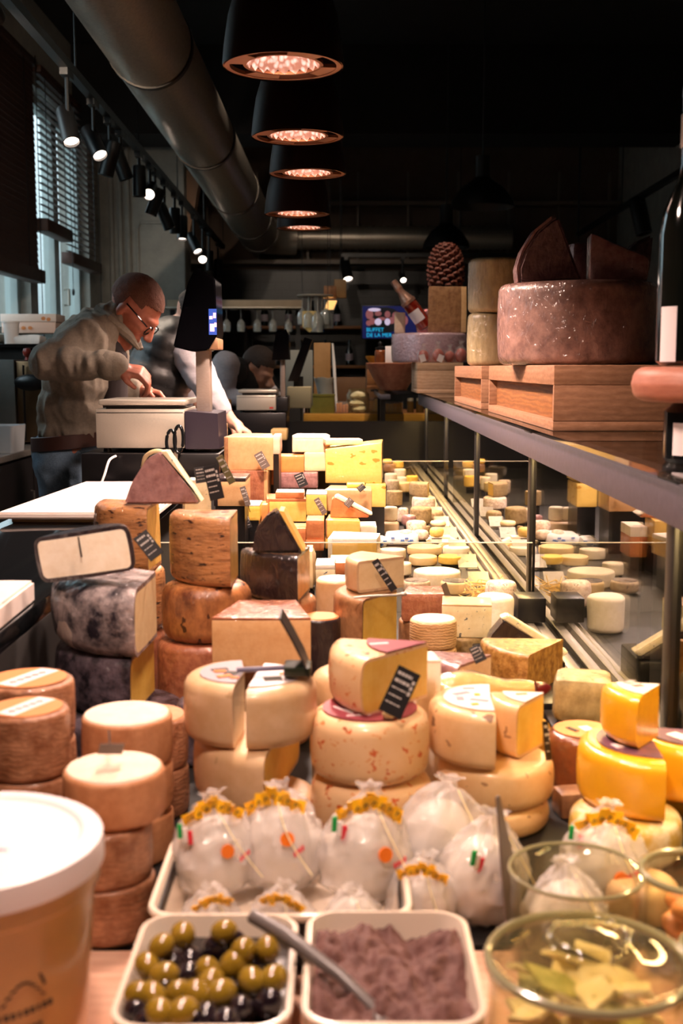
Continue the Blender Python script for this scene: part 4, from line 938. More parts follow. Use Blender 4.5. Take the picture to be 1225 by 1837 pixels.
def bag(label, X, Y, z, s, yaw=0, lean=0, side=0, seed=1, sticker=None, tie=True, ribbon=False, group='bagged mozzarella', text=True):
    """pear shaped crinkled bag around a white ball; s = ball radius"""
    t = thing('mozzarella_bag', label, 'bag', (X, Y, z), group, (R_(lean), R_(side), R_(yaw)))
    bm = nb(); ball(bm, (0, 0, s*1.0), (s*.93, s*.80, s*.95), seg=28, rings=18); jitter(bm, s*.06, 18, seed); finish('fresh_cheese', bm, M_ball, t)
    pr = [(0, .0), (s*.6, .01*s), (s*.98, s*.35), (s*1.08, s*.85), (s*1.02, s*1.35), (s*.82, s*1.8), (s*.5, s*2.15), (s*.2, s*2.38), (s*.17, s*2.44), (s*.26, s*2.52), (s*.36, s*2.58)]
    P = [pr[0]]
    for a, b_ in zip(pr, pr[1:]): P += [(a[0]+(b_[0]-a[0])*k/4, a[1]+(b_[1]-a[1])*k/4) for k in (1, 2, 3, 4)]
    bm = nb(); lathe(bm, P, 56)
    for v in bm.verts:
        an = math.atan2(v.co.y, v.co.x); f = min(1, v.co.z/(s*2.2)); v.co.y *= .86
        rr = 1 + .10*f*math.sin(an*9+seed)*(1 if v.co.z > s*1.2 else .35) ; v.co.x *= rr; v.co.y *= rr
        q = Vector((v.co.x, v.co.y, v.co.z))/s; d = noise.noise_vector(q*1.7 + Vector((seed*3, 1, 2)))*s*.13 + noise.noise_vector(q*5.0 + Vector((seed, 5, 2)))*s*.085
        v.co += d*(.25 if v.co.z < s*.15 else 1)
        v.co.z = max(v.co.z, 0)
    f_ = finish('crinkled_bag', bm, M_film, t, ang=42)
    bm = nb(); tube(bm, [(s*(.10+.95*u*u**.2), -s*(.35+.72*math.sin(math.pi*.5*min(1, u*1.4))), s*(2.3-1.75*u)) for u in [i/10 for i in range(11)]], s*.016, 6)
    finish('seam', bm, mat('cream_seam', 'F4E6B8', rough=.4) if 'cream_seam' not in MATS else MATS['cream_seam'], f_)
    if tie:
        bm = nb(); nn = 14
        for i in range(nn):
            u = -1 + 2*i/(nn-1); x = u*s*.66; zz = s*(2.36 - .42*abs(u)**1.3 + .05*math.sin(i*1.9+seed)); yy = -s*(.34+.1*math.cos(u*2) + .05*math.sin(i*2.7))
            Mx = Matrix.Translation((x, yy, zz)) @ Matrix.Rotation(.5*u+.3*math.sin(i*2.1+seed), 4, 'Y') @ Matrix.Rotation(.4*math.sin(i*1.3), 4, 'X')
            bx(bm, -s*.10, s*.10, -s*.012, s*.012, -s*.16, s*.16, M=Mx)
        lb = finish('yellow_label', bm, M_yel, t, smooth=False)
        bm = nb()
        for i in range(7):
            u = -.8 + 1.6*i/6; tube(bm, [(u*s*.7, -s*.50, s*(2.32-.30*abs(u)**1.3 - .06)), (u*s*.7+s*.04, -s*.52, s*(2.36-.30*abs(u)**1.3)), (u*s*.7+s*.09, -s*.50, s*(2.30-.30*abs(u)**1.3))], s*.018, 5)
        finish('label_print', bm, M_ink, lb)
    if sticker:
        (sx, sz) = sticker; rr = math.sqrt(max(.05, 1-(sx)**2)); bm = nb()
        Mx = Matrix.Translation((sx*s, -s*(.97*rr)*.93, sz*s)) @ Matrix.Rotation(math.asin(max(-1, min(1, sx))), 4, 'Z') @ Matrix.Rotation(R_(90 - (sz-1)*30), 4, 'X')
        lathe(bm, [(0, 0), (s*.17, 0), (s*.17, s*.05), (0, s*.05)], 20, M=Mx); finish('orange_sticker', bm, M_or, t)
    if text:
        bm = nb()
        for i in range(4): bx(bm, s*(.55+.07*i), s*(.60+.07*i), -s*.80, -s*.77, s*(.92+.05*i), s*(1.04+.05*i))
        finish('red_print', bm, M_redr, t, smooth=False)
    if ribbon:
        for k, mm in ((0, M_grn), (1, M_white), (2, M_redr)):
            bm = nb(); bx(bm, s*(-.92+.12*k), s*(-.80+.12*k), -s*.62, -s*.56, s*(1.65-.10*k), s*(2.0-.10*k), s*.01); finish('ribbon', bm, mm, t)
    return t
zt = BZ+.012+.0075
bag('bagged mozzarella at the left of the tray, orange sticker centred', -.134, 1.225, zt+.010, .043, 10, -6, -4, 1, (.25, 1.25), ribbon=True)
bag('bagged mozzarella in the middle of the tray with a long pale seam', -.062, 1.235, zt+.010, .045, -14, -8, -7, 2, (.42, 1.35))
bag('bagged mozzarella at the right of the tray with an orange dot', .022, 1.222, zt+.006, .047, 8, -5, 5, 3, (.30, 1.25), ribbon=True)
bag('small bag low in the front left of the tray, orange sticker at its side', -.135, 1.128, zt, .027, 20, 14, 0, 4, (.6, .9), text=False)
bag('small bag low in the front middle of the tray', -.062, 1.130, zt, .029, -10, 16, 8, 5, (.5, .9), text=False)
bag('small bag low in the front right of the tray, orange dot at its foot', .012, 1.128, zt, .028, 0, 18, 0, 6, (-.2, .7), tie=False, text=False)
bag('large crumpled bag slumped right of the tray without a sticker', .105, 1.31, BZ, .050, 20, -4, 12, 7, None, tie=False, text=False)
bag('large bag in front of the grey card with an Italian ribbon', .148, 1.225, BZ, .048, 30, 6, 6, 8, None, tie=False, ribbon=True, text=False)
bag('bag with a hanging yellow label between the tray and the tapenade', .083, 1.19, BZ, .035, -10, 4, 4, 9, None, text=False)
bag('white bag with an orange sticker behind the empty topped glass jar', .292, 1.262, BZ, .045, -12, -4, 4, 10, (.4, .95), ribbon=True)
t = thing('price_tag', 'tall grey price card seen nearly edge on among the mozzarella bags', 'price tag', (.187, 1.19, BZ))
bm = nb(); Mx = Matrix.Translation((.0, 0, .0)) @ Matrix.Rotation(R_(62), 4, 'Z') @ Matrix.Rotation(R_(-6), 4, 'X'); prism(bm, [(-.028, .0), (.028, .0), (.028, .02), (-.016, .155), (-.024, .155)], -.001, .001)
for v in bm.verts: v.co = Mx @ v.co
finish('card', bm, mat('grey_violet_card', '6E605C', rough=.4), t, smooth=False)

# glass jars
M_jarrim = mat('greenish_glass_edge', '8E8868', rough=.15, coat=.8)
def jar(label, X, Y, R, h, lid=True, neck=.86, edge=1.0):
    t = thing('glass_jar', label, 'jar', (X, Y, BZ)); th = .003; rn = R*neck
    out = [(0, 0), (R*.85, 0), (R*.96, .008), (R, h*.35), (R*.985, h*.6), (rn*1.02, h*.86), (rn, h*.93), (rn*1.06, h*.965), (rn*1.07, h*.985), (rn*1.04, h)]
    inn = [(r_-th, z_) for r_, z_ in out[4:]][::-1] + [(R-th, h*.35), (R*.95-th, .012), (R*.83-th, .006), (0, .006)]
    bm = nb(); lathe(bm, out + inn, 64); finish('jar_body', bm, M_jarglass, t)
    if edge:
        bm = nb(); rr_ = rn*(1.06 if not lid else 1.04); hh_ = h+(.0 if not lid else .006); tube(bm, [(rr_*math.cos(a), rr_*math.sin(a), hh_) for a in [2*math.pi*i/48 for i in range(48)]], .0030*edge, 8, closed=True); finish('rim_band', bm, M_jarrim, t)
    if lid:
        l = rn*1.03
        bm = nb(); lathe(bm, [(0, h+.004), (l*.5, h+.006), (l*.93, h+.003), (l*1.0, h+.004), (l*1.02, h+.008), (l*.98, h+.011), (l*.9, h+.009), (l*.55, h+.016), (l*.42, h+.018), (0, h+.0185)], 64); ld = finish('lid', bm, M_jarglass, t)
        bm = nb(); tube(bm, [(l*.40*math.cos(a), l*.40*math.sin(a), h+.026) for a in [2*math.pi*i/28 for i in range(28)]], .006, 10, closed=True); finish('knob_ring', bm, M_jarglass, ld)
    return t
JX, JY = .206, .925
jar('lidded glass jar in front filled with pale yellow cheese slices', JX, JY, .084, .102, neck=.95, edge=1.3)
k = 0
for i in range(39):
    a = i*2.399; rr = .052*math.sqrt((i % 13+.5)/13); z = BZ + (.080, .058, .034)[i//13] + .014*rnd.random()
    bm = nb(); wx, wy = rnd.uniform(.020, .028), rnd.uniform(.015, .021)
    prism(bm, [(-wx, -wy), (wx, -wy*.6), (wx*.5, wy), (-wx*.7, wy*.8)], -.002, .002, axis='Z'); bmesh.ops.subdivide_edges(bm, edges=bm.edges[:], cuts=2, use_grid_fill=True); jitter(bm, .0025, 40, i)
    gr = i % 6 == 4
    o = finish('cheese_slice', bm, M_gre if gr else M_slice, loc=(JX+rr*math.cos(a), JY+rr*math.sin(a), z)); o.rotation_euler = (rnd.uniform(-.6, .6), rnd.uniform(-.6, .6), a)
    tag(o, 'pale green slice in the lidded front jar' if gr else 'pale yellow cheese slice in the lidded front jar', 'slice', 'green slices in the front jar' if gr else 'cheese slices in the front jar')
jar('open glass jar holding a white mozzarella bag with an orange dot', .236, 1.125, .066, .098, lid=False, neck=.95, edge=.7)
bag('bag with an orange sticker standing inside the open glass jar', .226, 1.125, BZ+.007, .040, 10, 0, 0, 12, (.55, 1.2), tie=False, text=False)
jar('glass jar of yellow pieces cropped by the right edge', .352, 1.12, .050, .098, lid=False, neck=.95, edge=1.3)
for i in range(9):
    a = i*2.4; rr = .022*math.sqrt(i/9); bm = nb(); ball(bm, (0, 0, 0), (.017, .014, .012), seg=12, rings=8); jitter(bm, .003, 60, i)
    o = finish('cheese_piece', bm, P_orange, loc=(.352+rr*math.cos(a), 1.12+rr*math.sin(a), BZ+.02+.0065*i)); tag(o, 'round yellow piece in the jar cropped by the right edge', 'cheese', 'yellow pieces in the right jar')
jar('small glass jar at the right edge beside the lidded one', .338, .972, .043, .088)
for i in range(4):
    bm = nb(); ball(bm, (0, 0, 0), (.02, .018, .012), seg=12, rings=8); jitter(bm, .003, 60, i)
    o = finish('cheese_piece', bm, M_slice, loc=(.334+.008*(i % 2), .972, BZ+.018+.014*i)); tag(o, 'pale piece inside the small right edge jar', 'cheese', 'pale pieces in the small jar')
wheel('pale yellow cheese between the open jar and the right jar', .330, 1.225, DZ, .040, .045, K_pec, .014)

# =================================================================== THE FAR PILE, BEHIND THE FIRST GLASS DIVIDER
STAND = []
def far(label, x0, x1, yt, yb, Y, d_, pst, rind=None, sides='', base=None, rot=0, **k):
    """block whose front face fills px x0..x1, yt..yb at depth Y; returns (label, top z)"""
    z0 = z_at(yb, Y) if base is None else base; z1 = z_at(yt, Y); zm = (z0+z1)/2
    xa, xb = x_at(x0, Y, zm), x_at(x1, Y, zm)
    if base is None and z0 > DZ+.004: STAND.append((min(xa, xb)+.004, max(xa, xb)-.004, Y+.004, Y+d_-.004, z0-.0006))
    elif base is None: z0 = DZ
    h = z1 - z0
    if label is not None: block(label, (xa+xb)/2, Y, z0, xb-xa, d_, h, pst, rind, sides, rot, **k)
    return z1 + .0008
def farwheel(label, x0, x1, yt, yb, Y, rind, base=None, bev=.008, **k):
    """wheel centred at depth Y whose visible side spans yt (front rim) .. yb"""
    zt = z_at(yt, Y); R = (x_at(x1, Y, zt) - x_at(x0, Y, zt))/2; zt = z_at(yt, Y-R); z0 = z_at(yb, Y-R) if base is None else base
    X = x_at((x0+x1)/2, Y, zt)
    if base is None and z0 > DZ+.004: STAND.append((X-R*.7, X+R*.7, Y-R*.7, Y+R*.7, z0-.0006))
    elif base is None: z0 = DZ
    wheel(label, X, Y, z0, R, zt-z0, rind, bev, **k); return zt + .0008 + (.0018 if k.get('top') or k.get('lab') else 0)
P_pink = P_pinkwhite
# back left columns
z = far('red brown block under the tan film topped wedge', 402, 480, 845, 905, 3.72, .20, K_red, P_tan, 'R', tr=.012)
far('tan cut wedge with holes and a wrinkled film top, far left of the pile', 402, 490, 784, 840, 3.74, .22, P_tan, K_tan, 'L', base=z, taper=.8, tr=.012)
far('pinkish block tucked behind the tan film topped wedge', 488, 502, 782, 815, 3.84, .16, P_pink)
far('orange block behind the red brown one', 483, 496, 818, 870, 3.95, .12, P_orange)
far('black filmed block with a tan cut face, left edge of the far pile', 383, 441, 858, 908, 3.22, .16, P_tan, K_black, 'LT', tr=.01, base=None)
far('second tan block stacked at the very back left by the scale', 388, 402, 762, 786, 4.14, .14, P_tan)
z = far('pink film wrapped block under the orange block', 499, 570, 848, 876, 4.05, .17, K_pinkwrap)
z2 = far('orange block with wrapped base at the back', 499, 545, 818, 847, 4.06, .12, P_orange, K_rust, 'L', base=z)
far('pale wedge with a black knife line beside the orange block', 546, 592, 812, 846, 4.10, .14, P_cream, base=z)
far('white domed cheese on top of the pile at the back', 524, 592, 781, 811, 4.12, .13, P_pinkwhite, K_white, 'T', bev=.012, base=z2 if False else z_at(811, 4.12)+0, taper=.8, tr=.012)
STAND.append((x_at(526, 4.3, 1), x_at(590, 4.3, 1), 4.245, 4.30, z_at(811, 4.12)-.0006))
z = far('pale holed block under the big holed cheese', 655, 692, 868, 910, 3.98, .17, P_emm)
z = far('big yellow cheese with round holes, shining in film', 583, 685, 800, 868, 3.99, .20, P_emm, rot=-3, topslope=.12, base=z)
far('pale yellow slab lying on the big holed cheese', 584, 651, 789, 802, 4.02, .10, P_cream, K_white, 'T', base=z+.001, rot=6, bev=.008)
z = far('wide tan wedge with fine holes in the middle of the pile', 581, 667, 879, 918, 3.74, .15, P_tan, rot=-4, taper=.9)
far('thin yellow sliver lying on the wide tan wedge', 622, 655, 868, 878, 3.80, .06, P_yellow, base=z)
z = far('golden block with a pink white rind top', 478, 549, 895, 936, 3.50, .15, P_gold, K_rust, 'LT', tr=.008, rot=4)
z = far('flat pale piece with an orange rind lying on the golden block', 494, 545, 883, 893, 3.51, .10, P_pinkwhite, K_rust, 'F', base=z, tr=.008)
far('square golden block behind the black price card', 549, 586, 886, 924, 3.66, .13, P_gold, K_white, 'T')
z = far('lower red wrapped block beside the black waxed stack', 514, 549, 948, 985, 3.30, .12, K_rust)
z = far('small orange block, middle of the column by the divider', 549, 581, 969, 988, 3.22, .12, P_orange, K_rust, 'F', tr=.01)
z = far('square orange block at the top of the column by the divider', 549, 581, 934, 967, 3.225, .12, P_orange, K_rust, 'F', base=z, tr=.01)
z = far('white topped orange block right of the golden wedge', 645, 676, 945, 1000, 3.42, .12, K_rust, P_white, 'T', tr=.03)
z = far('golden block under the film covered wedge', 583, 644, 966, 985, 3.34, .13, P_gold)
z = far('golden film covered wedge in front of the soft cheese slice', 584, 646, 934, 965, 3.34, .14, P_gold, K_tan, 'L', base=z, taper=.85, topslope=-.03)
SEED[0] += 1; t = thing('cheese_wedge', 'white soft slice with an orange rind leaning on the golden wedge', 'cheese', (x_at(592, 3.42, z), 3.40, z))
for nm_, m_, pl in (('rind', K_rust, [(0, 0), (.006, .055), (.014, .058), (.115, .006), (.112, 0)]), ('cut_paste', P_white, [(.012, .0592), (.022, .066), (.126, .010), (.118, .006)])):
    bm = nb(); prism(bm, pl, 0, .06); bmesh.ops.recalc_face_normals(bm, faces=bm.faces[:]); bmesh.ops.bevel(bm, geom=bm.edges[:], offset=.002, segments=2, affect='EDGES'); finish(nm_, bm, m_, t)
z = far('white rinded cheese with a yellow cut front just behind the divider', 588, 676, 966, 1003, 3.06, .12, P_gold, K_white, 'LT', tr=.012, bev=.01, amp=.003, rot=-6)
far('small yellow block between the price cards, left', 433, 466, 906, 934, 3.36, .12, P_yellow, K_white, 'T')
far('tan block low at the left behind the mottled halves', 441, 480, 905, 960, 3.45, .1, P_orange)
far('pale block with a flat top near the blue cheese', 592, 645, 1010, 1030, 2.64, .12, P_cream, K_rust, 'F', tr=.003)
z = DZ
far('teal wrapped pack low between the black stack and the truckle', 570, 598, 1078, 1112, 2.34, .08, M_teal, M_white, 'T', tr=.012, name='cheese_pack')
far('lump of blue cheese with a white crust above the teal pack', 566, 602, 1012, 1058, 2.50, .09, P_blue, K_white, 'T', tr=.010, bev=.01, amp=.004)
far('round pale cheese behind the black waxed stack', 545, 566, 985, 1060, 2.62, .08, P_cream, bev=.02)
# price cards in the far pile
CARDS = [(540, 861, 3.48, 15, 24, -24, 'black price card with white lettering in the middle of the far pile'), (470, 826, 3.70, 14, 30, -30, 'pale grey price card leaning on the red brown block'),
         (575, 908, 3.48, 9, 30, -30, 'narrow grey price card slanting before the wide tan wedge'), (440, 890, 3.18, 9, 34, -18, 'tall grey price card by the tan cut face at the left'), (648, 875, 3.70, 12, 10, -40, 'small black price card on the yellow sliver'),
         (626, 902, 3.37, 14, 12, -50, 'brown price card pinned behind the soft slice'), (444, 935, 3.33, 8, 24, -20, 'dark card low beside the mottled half wheel'), (562, 850, 3.5, 2, 2, 0, None)]
for (px, py, Y, wp, hp, ro, lb) in CARDS:
    if not lb: continue
    c = W(px, py, Y); k = (cT*Y + sT*(CH-c.z))/FPX
    dark = 'black' in lb or 'dark' in lb
    price_tag(lb, c, wp*k*1.15, hp*k*1.05, 0, 10, ro, M_card if dark else M_cardg, M_inkw, 4, stick=(c.x+.01, c.y+.03, c.z-hp*k*.9))
# right: soft cheeses lying flat on the deck
farwheel('wide pale round cheese lying under a paper sheet, nearest of the white ones', 742, 826, 1030, 1056, 3.20, K_white, bev=.006)
farwheel('ash topped goat cheese at the left of the white cheeses', 722, 772, 1045, 1066, 3.08, K_speck, top=K_ash)
z = farwheel('dark topped goat cheese beside the straw', 790, 842, 1046, 1070, 3.05, P_cream, top=K_ashdk)
farwheel('flat pale cheese between the two ash topped ones', 766, 800, 1040, 1062, 3.26, K_white)
farwheel('yellow flat round cheese before the divider', 786, 829, 1000, 1014, 3.48, mat('yellow_flat_rind', 'E2B84E', 'EAC868', 30, .6), bev=.004)
farwheel('cream flat round cheese left of the yellow one', 734, 784, 1001, 1016, 3.52, P_cream, bev=.004)
farwheel('cream cut wheel behind the divider edge', 730, 792, 984, 998, 3.72, P_cream, bev=.004)
farwheel('white flat cheese at the right end behind the divider', 794, 842, 984, 998, 3.74, K_white, bev=.004)
farwheel('white flat cheese at the left behind the divider', 682, 728, 988, 1004, 3.66, K_white, bev=.004)
farwheel('white round cheese low beside the tilted card', 700, 738, 1012, 1034, 3.34, K_white, bev=.006)
def paper_pack(label, x0, x1, yt, yb, Y, d_, seed):
    z0 = DZ; zt = z_at(yt, Y); xa, xb = x_at(x0, Y, .75), x_at(x1, Y, .75); t = thing('wrapped_cheese', label, 'cheese', ((xa+xb)/2, Y, z0), 'paper wrapped cheeses')
    bm = nb(); bx(bm, -(xb-xa)/2, (xb-xa)/2, 0, d_, 0, zt-z0, .012); bmesh.ops.subdivide_edges(bm, edges=[e for e in bm.edges if e.calc_length() > .02], cuts=3, use_grid_fill=True); jitter(bm, .004, 22, seed, keepz=.001); finish('paper_wrap', bm, M_paper, t)
    bm = nb(); rr = random.Random(seed)
    for i in range(7): 
        x = rr.uniform(-.4, .4)*(xb-xa); zz = rr.uniform(.25, .75)*(zt-z0); bx(bm, x-.006, x+.006, -.006, -.0035, zz-.003, zz+.003)
    finish('blue_print', bm, M_lbl_blue, t, smooth=False)
paper_pack('white paper wrapped cheese with blue print, left of the brie slices', 692, 752, 958, 984, 3.92, .10, 1)
paper_pack('white paper wrapped cheese half behind the golden wedge', 668, 694, 966, 990, 3.86, .09, 2)
SEED[0] += 1
for (lb, x0, x1, yt, yb, Y, pm_) in (('long pale brie slice behind the divider, rear one', 756, 826, 966, 984, 3.96, P_white), ('long pale brie slice at the right rail, front one', 782, 838, 974, 988, 3.84, P_cream)):
    xa, xb = x_at(x0, Y, .74), x_at(x1, Y, .74); t = thing('cheese_slice', lb, 'cheese', (xa, Y, DZ)); L_ = xb-xa; H = max(.02, z_at(yt, Y)-DZ)
    bm = nb(); prism(bm, [(0, 0), (L_*.25, H), (L_*.75, H), (L_, H*.3), (L_, 0)], 0, .05); bmesh.ops.recalc_face_normals(bm, faces=bm.faces[:]); bmesh.ops.bevel(bm, geom=bm.edges[:], offset=.004, segments=2, affect='EDGES'); finish('cut_paste', bm, pm_, t)
    bm = nb(); prism(bm, [(L_*.23, H), (L_*.75, H+.001), (L_*.75, H+.004), (L_*.23, H+.004)], .002, .048); finish('rind', bm, K_white, t)
# goat cheeses
GO = [(668, 688, 908, 932, 4.22, K_white, 'white goat cheese, left of the upper pair', 1), (688, 713, 907, 932, 4.22, K_white, 'white goat cheese, right of the upper pair', 1)]
zg = farwheel('pale pinkish round cheese carrying the two white goat cheeses', 674, 716, 938, 960, 4.20, P_pinkwhite, bev=.01)
for (x0, x1, yt, yb, Y, m_, lb, b_) in GO: farwheel(lb, x0, x1, yt+3, yb, Y, m_, base=zg, bev=.008)
for (x0, x1, yt, yb, Y, m_, lb) in ((713, 733, 912, 938, 4.45, K_speck, 'grey speckled little cheese behind the pink one'), (721, 746, 924, 945, 4.25, K_pinkwrap, 'small pink cheese among the goat cheeses'),
        (735, 774, 912, 942, 4.38, K_moss, 'larger moss brown cheese among the goat cheeses'), (768, 796, 918, 936, 4.50, K_moss, 'brown cheese beside the moss brown one, near the rail'),
        (729, 764, 936, 956, 4.05, K_speck, 'round speckled cheese in the middle of the goat cheeses'), (716, 740, 952, 968, 3.95, K_speck, 'speckled cheese front left of the goat cheeses'),
        (742, 768, 952, 970, 3.95, K_speck, 'speckled cheese front middle of the goat cheeses'), (770, 796, 948, 966, 3.98, K_straw, 'yellow crusted cheese front right of the goat cheeses'), (772, 800, 936, 946, 4.22, P_cream, 'flat cream cheese beside the brown one at the rail'), (760, 772, 944, 956, 4.2, K_moss, 'tiny dark cheese wedged in the goat cheeses')):
    farwheel(lb, x0, x1, yt, yb, Y, m_, bev=.012, amp=.003)
# the tall pair at the rail
zt_ = farwheel('lower half of the speckled tomme by the rail', 739, 781, 893, 915, 4.72, K_speck, bev=.01)
X_ = x_at(775, 4.72, zt_); wedge('yellow cut wedge on top of the speckled tomme', X_-.01, 4.76, zt_, .08, .055, 160, 262, K_moss, P_gold, .008, .004)
farwheel('brown round block left of the tomme, behind the holed cheese', 693, 722, 882, 908, 4.55, K_moss, bev=.004)
# behind the second divider
BK = [(686, 703, 824, 832, 6.05, P_yellow, 'far yellow round, top of the rear stack at the left'), (688, 710, 833, 848, 6.02, K_tan, 'far tan round in the rear stack at the left'), (704, 724, 828, 840, 6.1, P_yellow, 'far pale yellow round beside the rear stack'),
      (707, 728, 842, 856, 6.0, K_white, 'far white round before the rear stack'), (690, 712, 850, 872, 5.6, K_white, 'far white block behind the holed cheese'), (700, 728, 856, 868, 5.75, P_pinkwhite, 'far pinkish round under the white one'),
      (712, 730, 856, 880, 5.45, P_white, 'far white triangular cheese right of the block'), (728, 750, 854, 874, 5.6, P_yellow, 'far golden flat cheese near the second divider'), (710, 738, 866, 884, 5.25, P_cream, 'far cream cheese in front of the golden one'), (694, 716, 862, 886, 5.2, K_speck, 'far speckled cheese above the brown round block')]
for (x0, x1, yt, yb, Y, m_, lb) in BK: farwheel(lb, x0, x1, yt, yb, Y, m_, bev=.008)
# goat log in straw at the rail
t = thing('straw_bed', 'loose golden straw lying at the front rail', 'straw', (.365, 3.0, DZ)); t['kind'] = 'stuff'
bm = nb()
for i in range(90):
    a = rnd.gauss(0, .5); c = Vector((rnd.uniform(-.045, .055), rnd.uniform(-.10, .12), rnd.uniform(.004, .035))); d = Vector((math.sin(a), math.cos(a)*.8, rnd.uniform(-.25, .25)))*.05
    c.z = max(c.z, abs(d.z)+.002); tube(bm, [c-d, c+d], .0013, 4)
finish('straw', bm, K_straw, t)
farwheel('white crusted goat cheese standing at the rail in front of the straw', 872, 926, 1046, 1092, 2.80, K_speck, bev=.014, amp=.004)
wheel('rough cream goat log beside the straw', .352, 2.63, DZ, .042, .085, K_white, .012, .004)
# boxes forming the stepped stand that lifts the rear cheeses
t = thing('stepped_stand', 'black stepped stand under the piled cheeses behind the divider', 'stand', (0, 0, 0))
for (xa, xb, ya, yb, z1) in STAND: box('step', xa, xb, ya, yb, DZ, z1, M_blackpl, parent=t)

# =================================================================== THE SHELF ABOVE THE GLASS
SZ = 1.1585
M_woodmid = mat('mid_brown_crate_wood', '9A6E50', '845A3C', 14, .6, .1, wave=('6E4830', 7, 5, .4, 'Z'), stretch=(1, 1, 3))
def crate(label, x0, x1, y0, y1, z0, z1, m=M_woodmid, open_side=True):
    t = thing('wooden_crate', label, 'crate', ((x0+x1)/2, y0, z0)); a, b_, d, h = x0-(x0+x1)/2, x1-(x0+x1)/2, y1-y0, z1-z0
    box('top_board', a, b_, 0, d, h-.045, h, m, .003, t)
    box('bottom_board', a, b_, 0, d, 0, .022, m, .003, t)
    box('side_panel', a+(.025 if open_side else .0), a+(.04 if open_side else .014), .015, d-.015, .022, h-.045, M_wooddk if open_side else m, .001, t)
    box('side_panel', b_-.016, b_-.002, .015, d-.015, .022, h-.045, m, .001, t)
    box('end_panel', a+.001, b_-.001, 0, .014, .022, h-.045, m, .001, t); box('end_panel', a+.001, b_-.001, d-.014, d, .022, h-.045, m, .001, t)
crate('far pale wooden crate with a visible grain end, under the foil wrapped cheese', .415, .665, 6.45, 7.0, SZ, 1.325, mat('pale_crate_wood', 'D8B090', 'C89C78', 14, .6, .1, wave=('A87C58', 6, 5, .4, 'Z'), stretch=(1, 1, 3)), open_side=False)
crate('middle wooden crate on the glass shelf under the grey wrapped stack', .472, .83, 3.98, 4.92, SZ, 1.305)
crate('nearest wooden crate on the glass shelf under the big film wrapped wheel', .472, 1.02, 2.62, 3.78, SZ, 1.305)
fs = thing('far_shelf', 'far end shelf with a grey bar that carries the wooden bowl', 'shelf', (0, 0, 0))
box('shelf_board', .24, 1.0, 7.2, 8.5, 1.135, SZ, M_glass, parent=fs); box('bar', .235, .30, 7.2, 8.5, 1.105, 1.134, M_bar, .004, fs)
for y in (7.25, 7.85): box('post', .24, .27, y-.02, y+.02, 0, 1.105, M_black, parent=fs); box('post', .93, .96, y-.02, y+.02, 0, 1.135, M_black, parent=fs)
t = thing('wooden_bowl', 'wide reddish wooden bowl beside the far crate', 'bowl', (.335, 7.62, SZ))
bm = nb(); lathe(bm, [(0, 0), (.085, 0), (.09, .004), (.135, .075), (.175, .155), (.178, .166), (.172, .168), (.128, .075), (.08, .012), (0, .012)], 48); finish('bowl_body', bm, M_bowlwood, t)
crate('small wooden box behind the bowl, carrying the dark jar', .17, .40, 7.86, 8.3, SZ, 1.33, M_wooddk, False)
t = thing('jam_jar', 'dark jar with a cloth top at the far end of the shelf', 'jar', (.262, 7.93, 1.3305))
bm = nb(); lathe(bm, [(0, 0), (.038, 0), (.04, .004), (.04, .075), (.032, .085), (0, .085)], 28); finish('jar_body', bm, K_choc, t)
bm = nb(); lathe(bm, [(0, .085), (.034, .0855), (.036, .10), (.028, .104), (.012, .11), (.016, .13), (.006, .14), (0, .14)], 24); jitter(bm, .003, 50, 2); finish('cloth_top', bm, M_blackpl, t)
tag(box('paper_card', .292, .345, 7.88, 7.882, 1.3305, 1.44, M_lbl_w, .0004), 'cream paper card standing beside the dark jar', 'card')
t = thing('wooden_bowl', 'small light wooden bowl peeping out behind the dark jar', 'bowl', (.225, 8.18, 1.3305))
bm = nb(); lathe(bm, [(0, 0), (.03, 0), (.055, .03), (.06, .045), (.055, .046), (.028, .008), (0, .008)], 32); finish('bowl_body', bm, M_woodgold, t)
wheel('round cheese in glittering pinkish foil under the champagne bottle', .515, 6.82, 1.3258, .225, .168, mat('pink_foil', 'C8A0AC', 'DCBCC4', 40, .25, 1, 70, metal=.25, coat=1, cbump=1, cscale=40), .016, .003)
FZ = 1.4948
block('upright cream wedge left of the champagne bottle', .335, 6.80, FZ, .062, .08, .118, P_pinkwhite, taper=.9)
# champagne bottle
t = thing('champagne_bottle', 'tilted rose champagne bottle with a gold foil neck', 'bottle', (.485, 6.76, FZ+.033), None, (R_(4), R_(-37), 0))
bm = nb(); lathe(bm, [(0, 0), (.035, 0), (.043, .006), (.043, .15), (.040, .18), (.026, .225), (.0185, .25), (.0185, .30), (0, .30)], 32); finish('glass_body', bm, mat('rose_wine_glass', '8A2416', '6E1A10', 10, .06, coat=1), t)
bm = nb(); lathe(bm, [(.0445, .168), (.0445, .185), (.041, .187), (.029, .222), (.0205, .248), (.0205, .262), (.0225, .264), (.0225, .285), (.0205, .288), (.021, .31), (.018, .322), (0, .324)], 32); jitter(bm, .0008, 120, 1); finish('foil_neck', bm, mat('champagne_gold_foil', 'E4B8A4', 'C89480', 60, .3, .3, 150, metal=.8), t)
bm = nb(); lathe(bm, [(.0436, .05), (.0436, .12)], 32, a0=R_(180), a1=R_(300)); r = bmesh.ops.extrude_face_region(bm, geom=bm.faces[:])
for v in [g for g in r['geom'] if isinstance(g, bmesh.types.BMVert)]: v.co.x *= 1.012; v.co.y *= 1.012
finish('paper_label', bm, M_lbl_w, t)
t = block('red and silver foil wrapped piece behind the champagne bottle', .505, 6.93, FZ, .11, .07, .145, mat('crumpled_red_foil', 'B44A52', 'C8A8A4', 14, .22, .6, 80, metal=.5, coat=1, cbump=1), bev=.02, amp=.008, tilt=(0, R_(-14), 0))
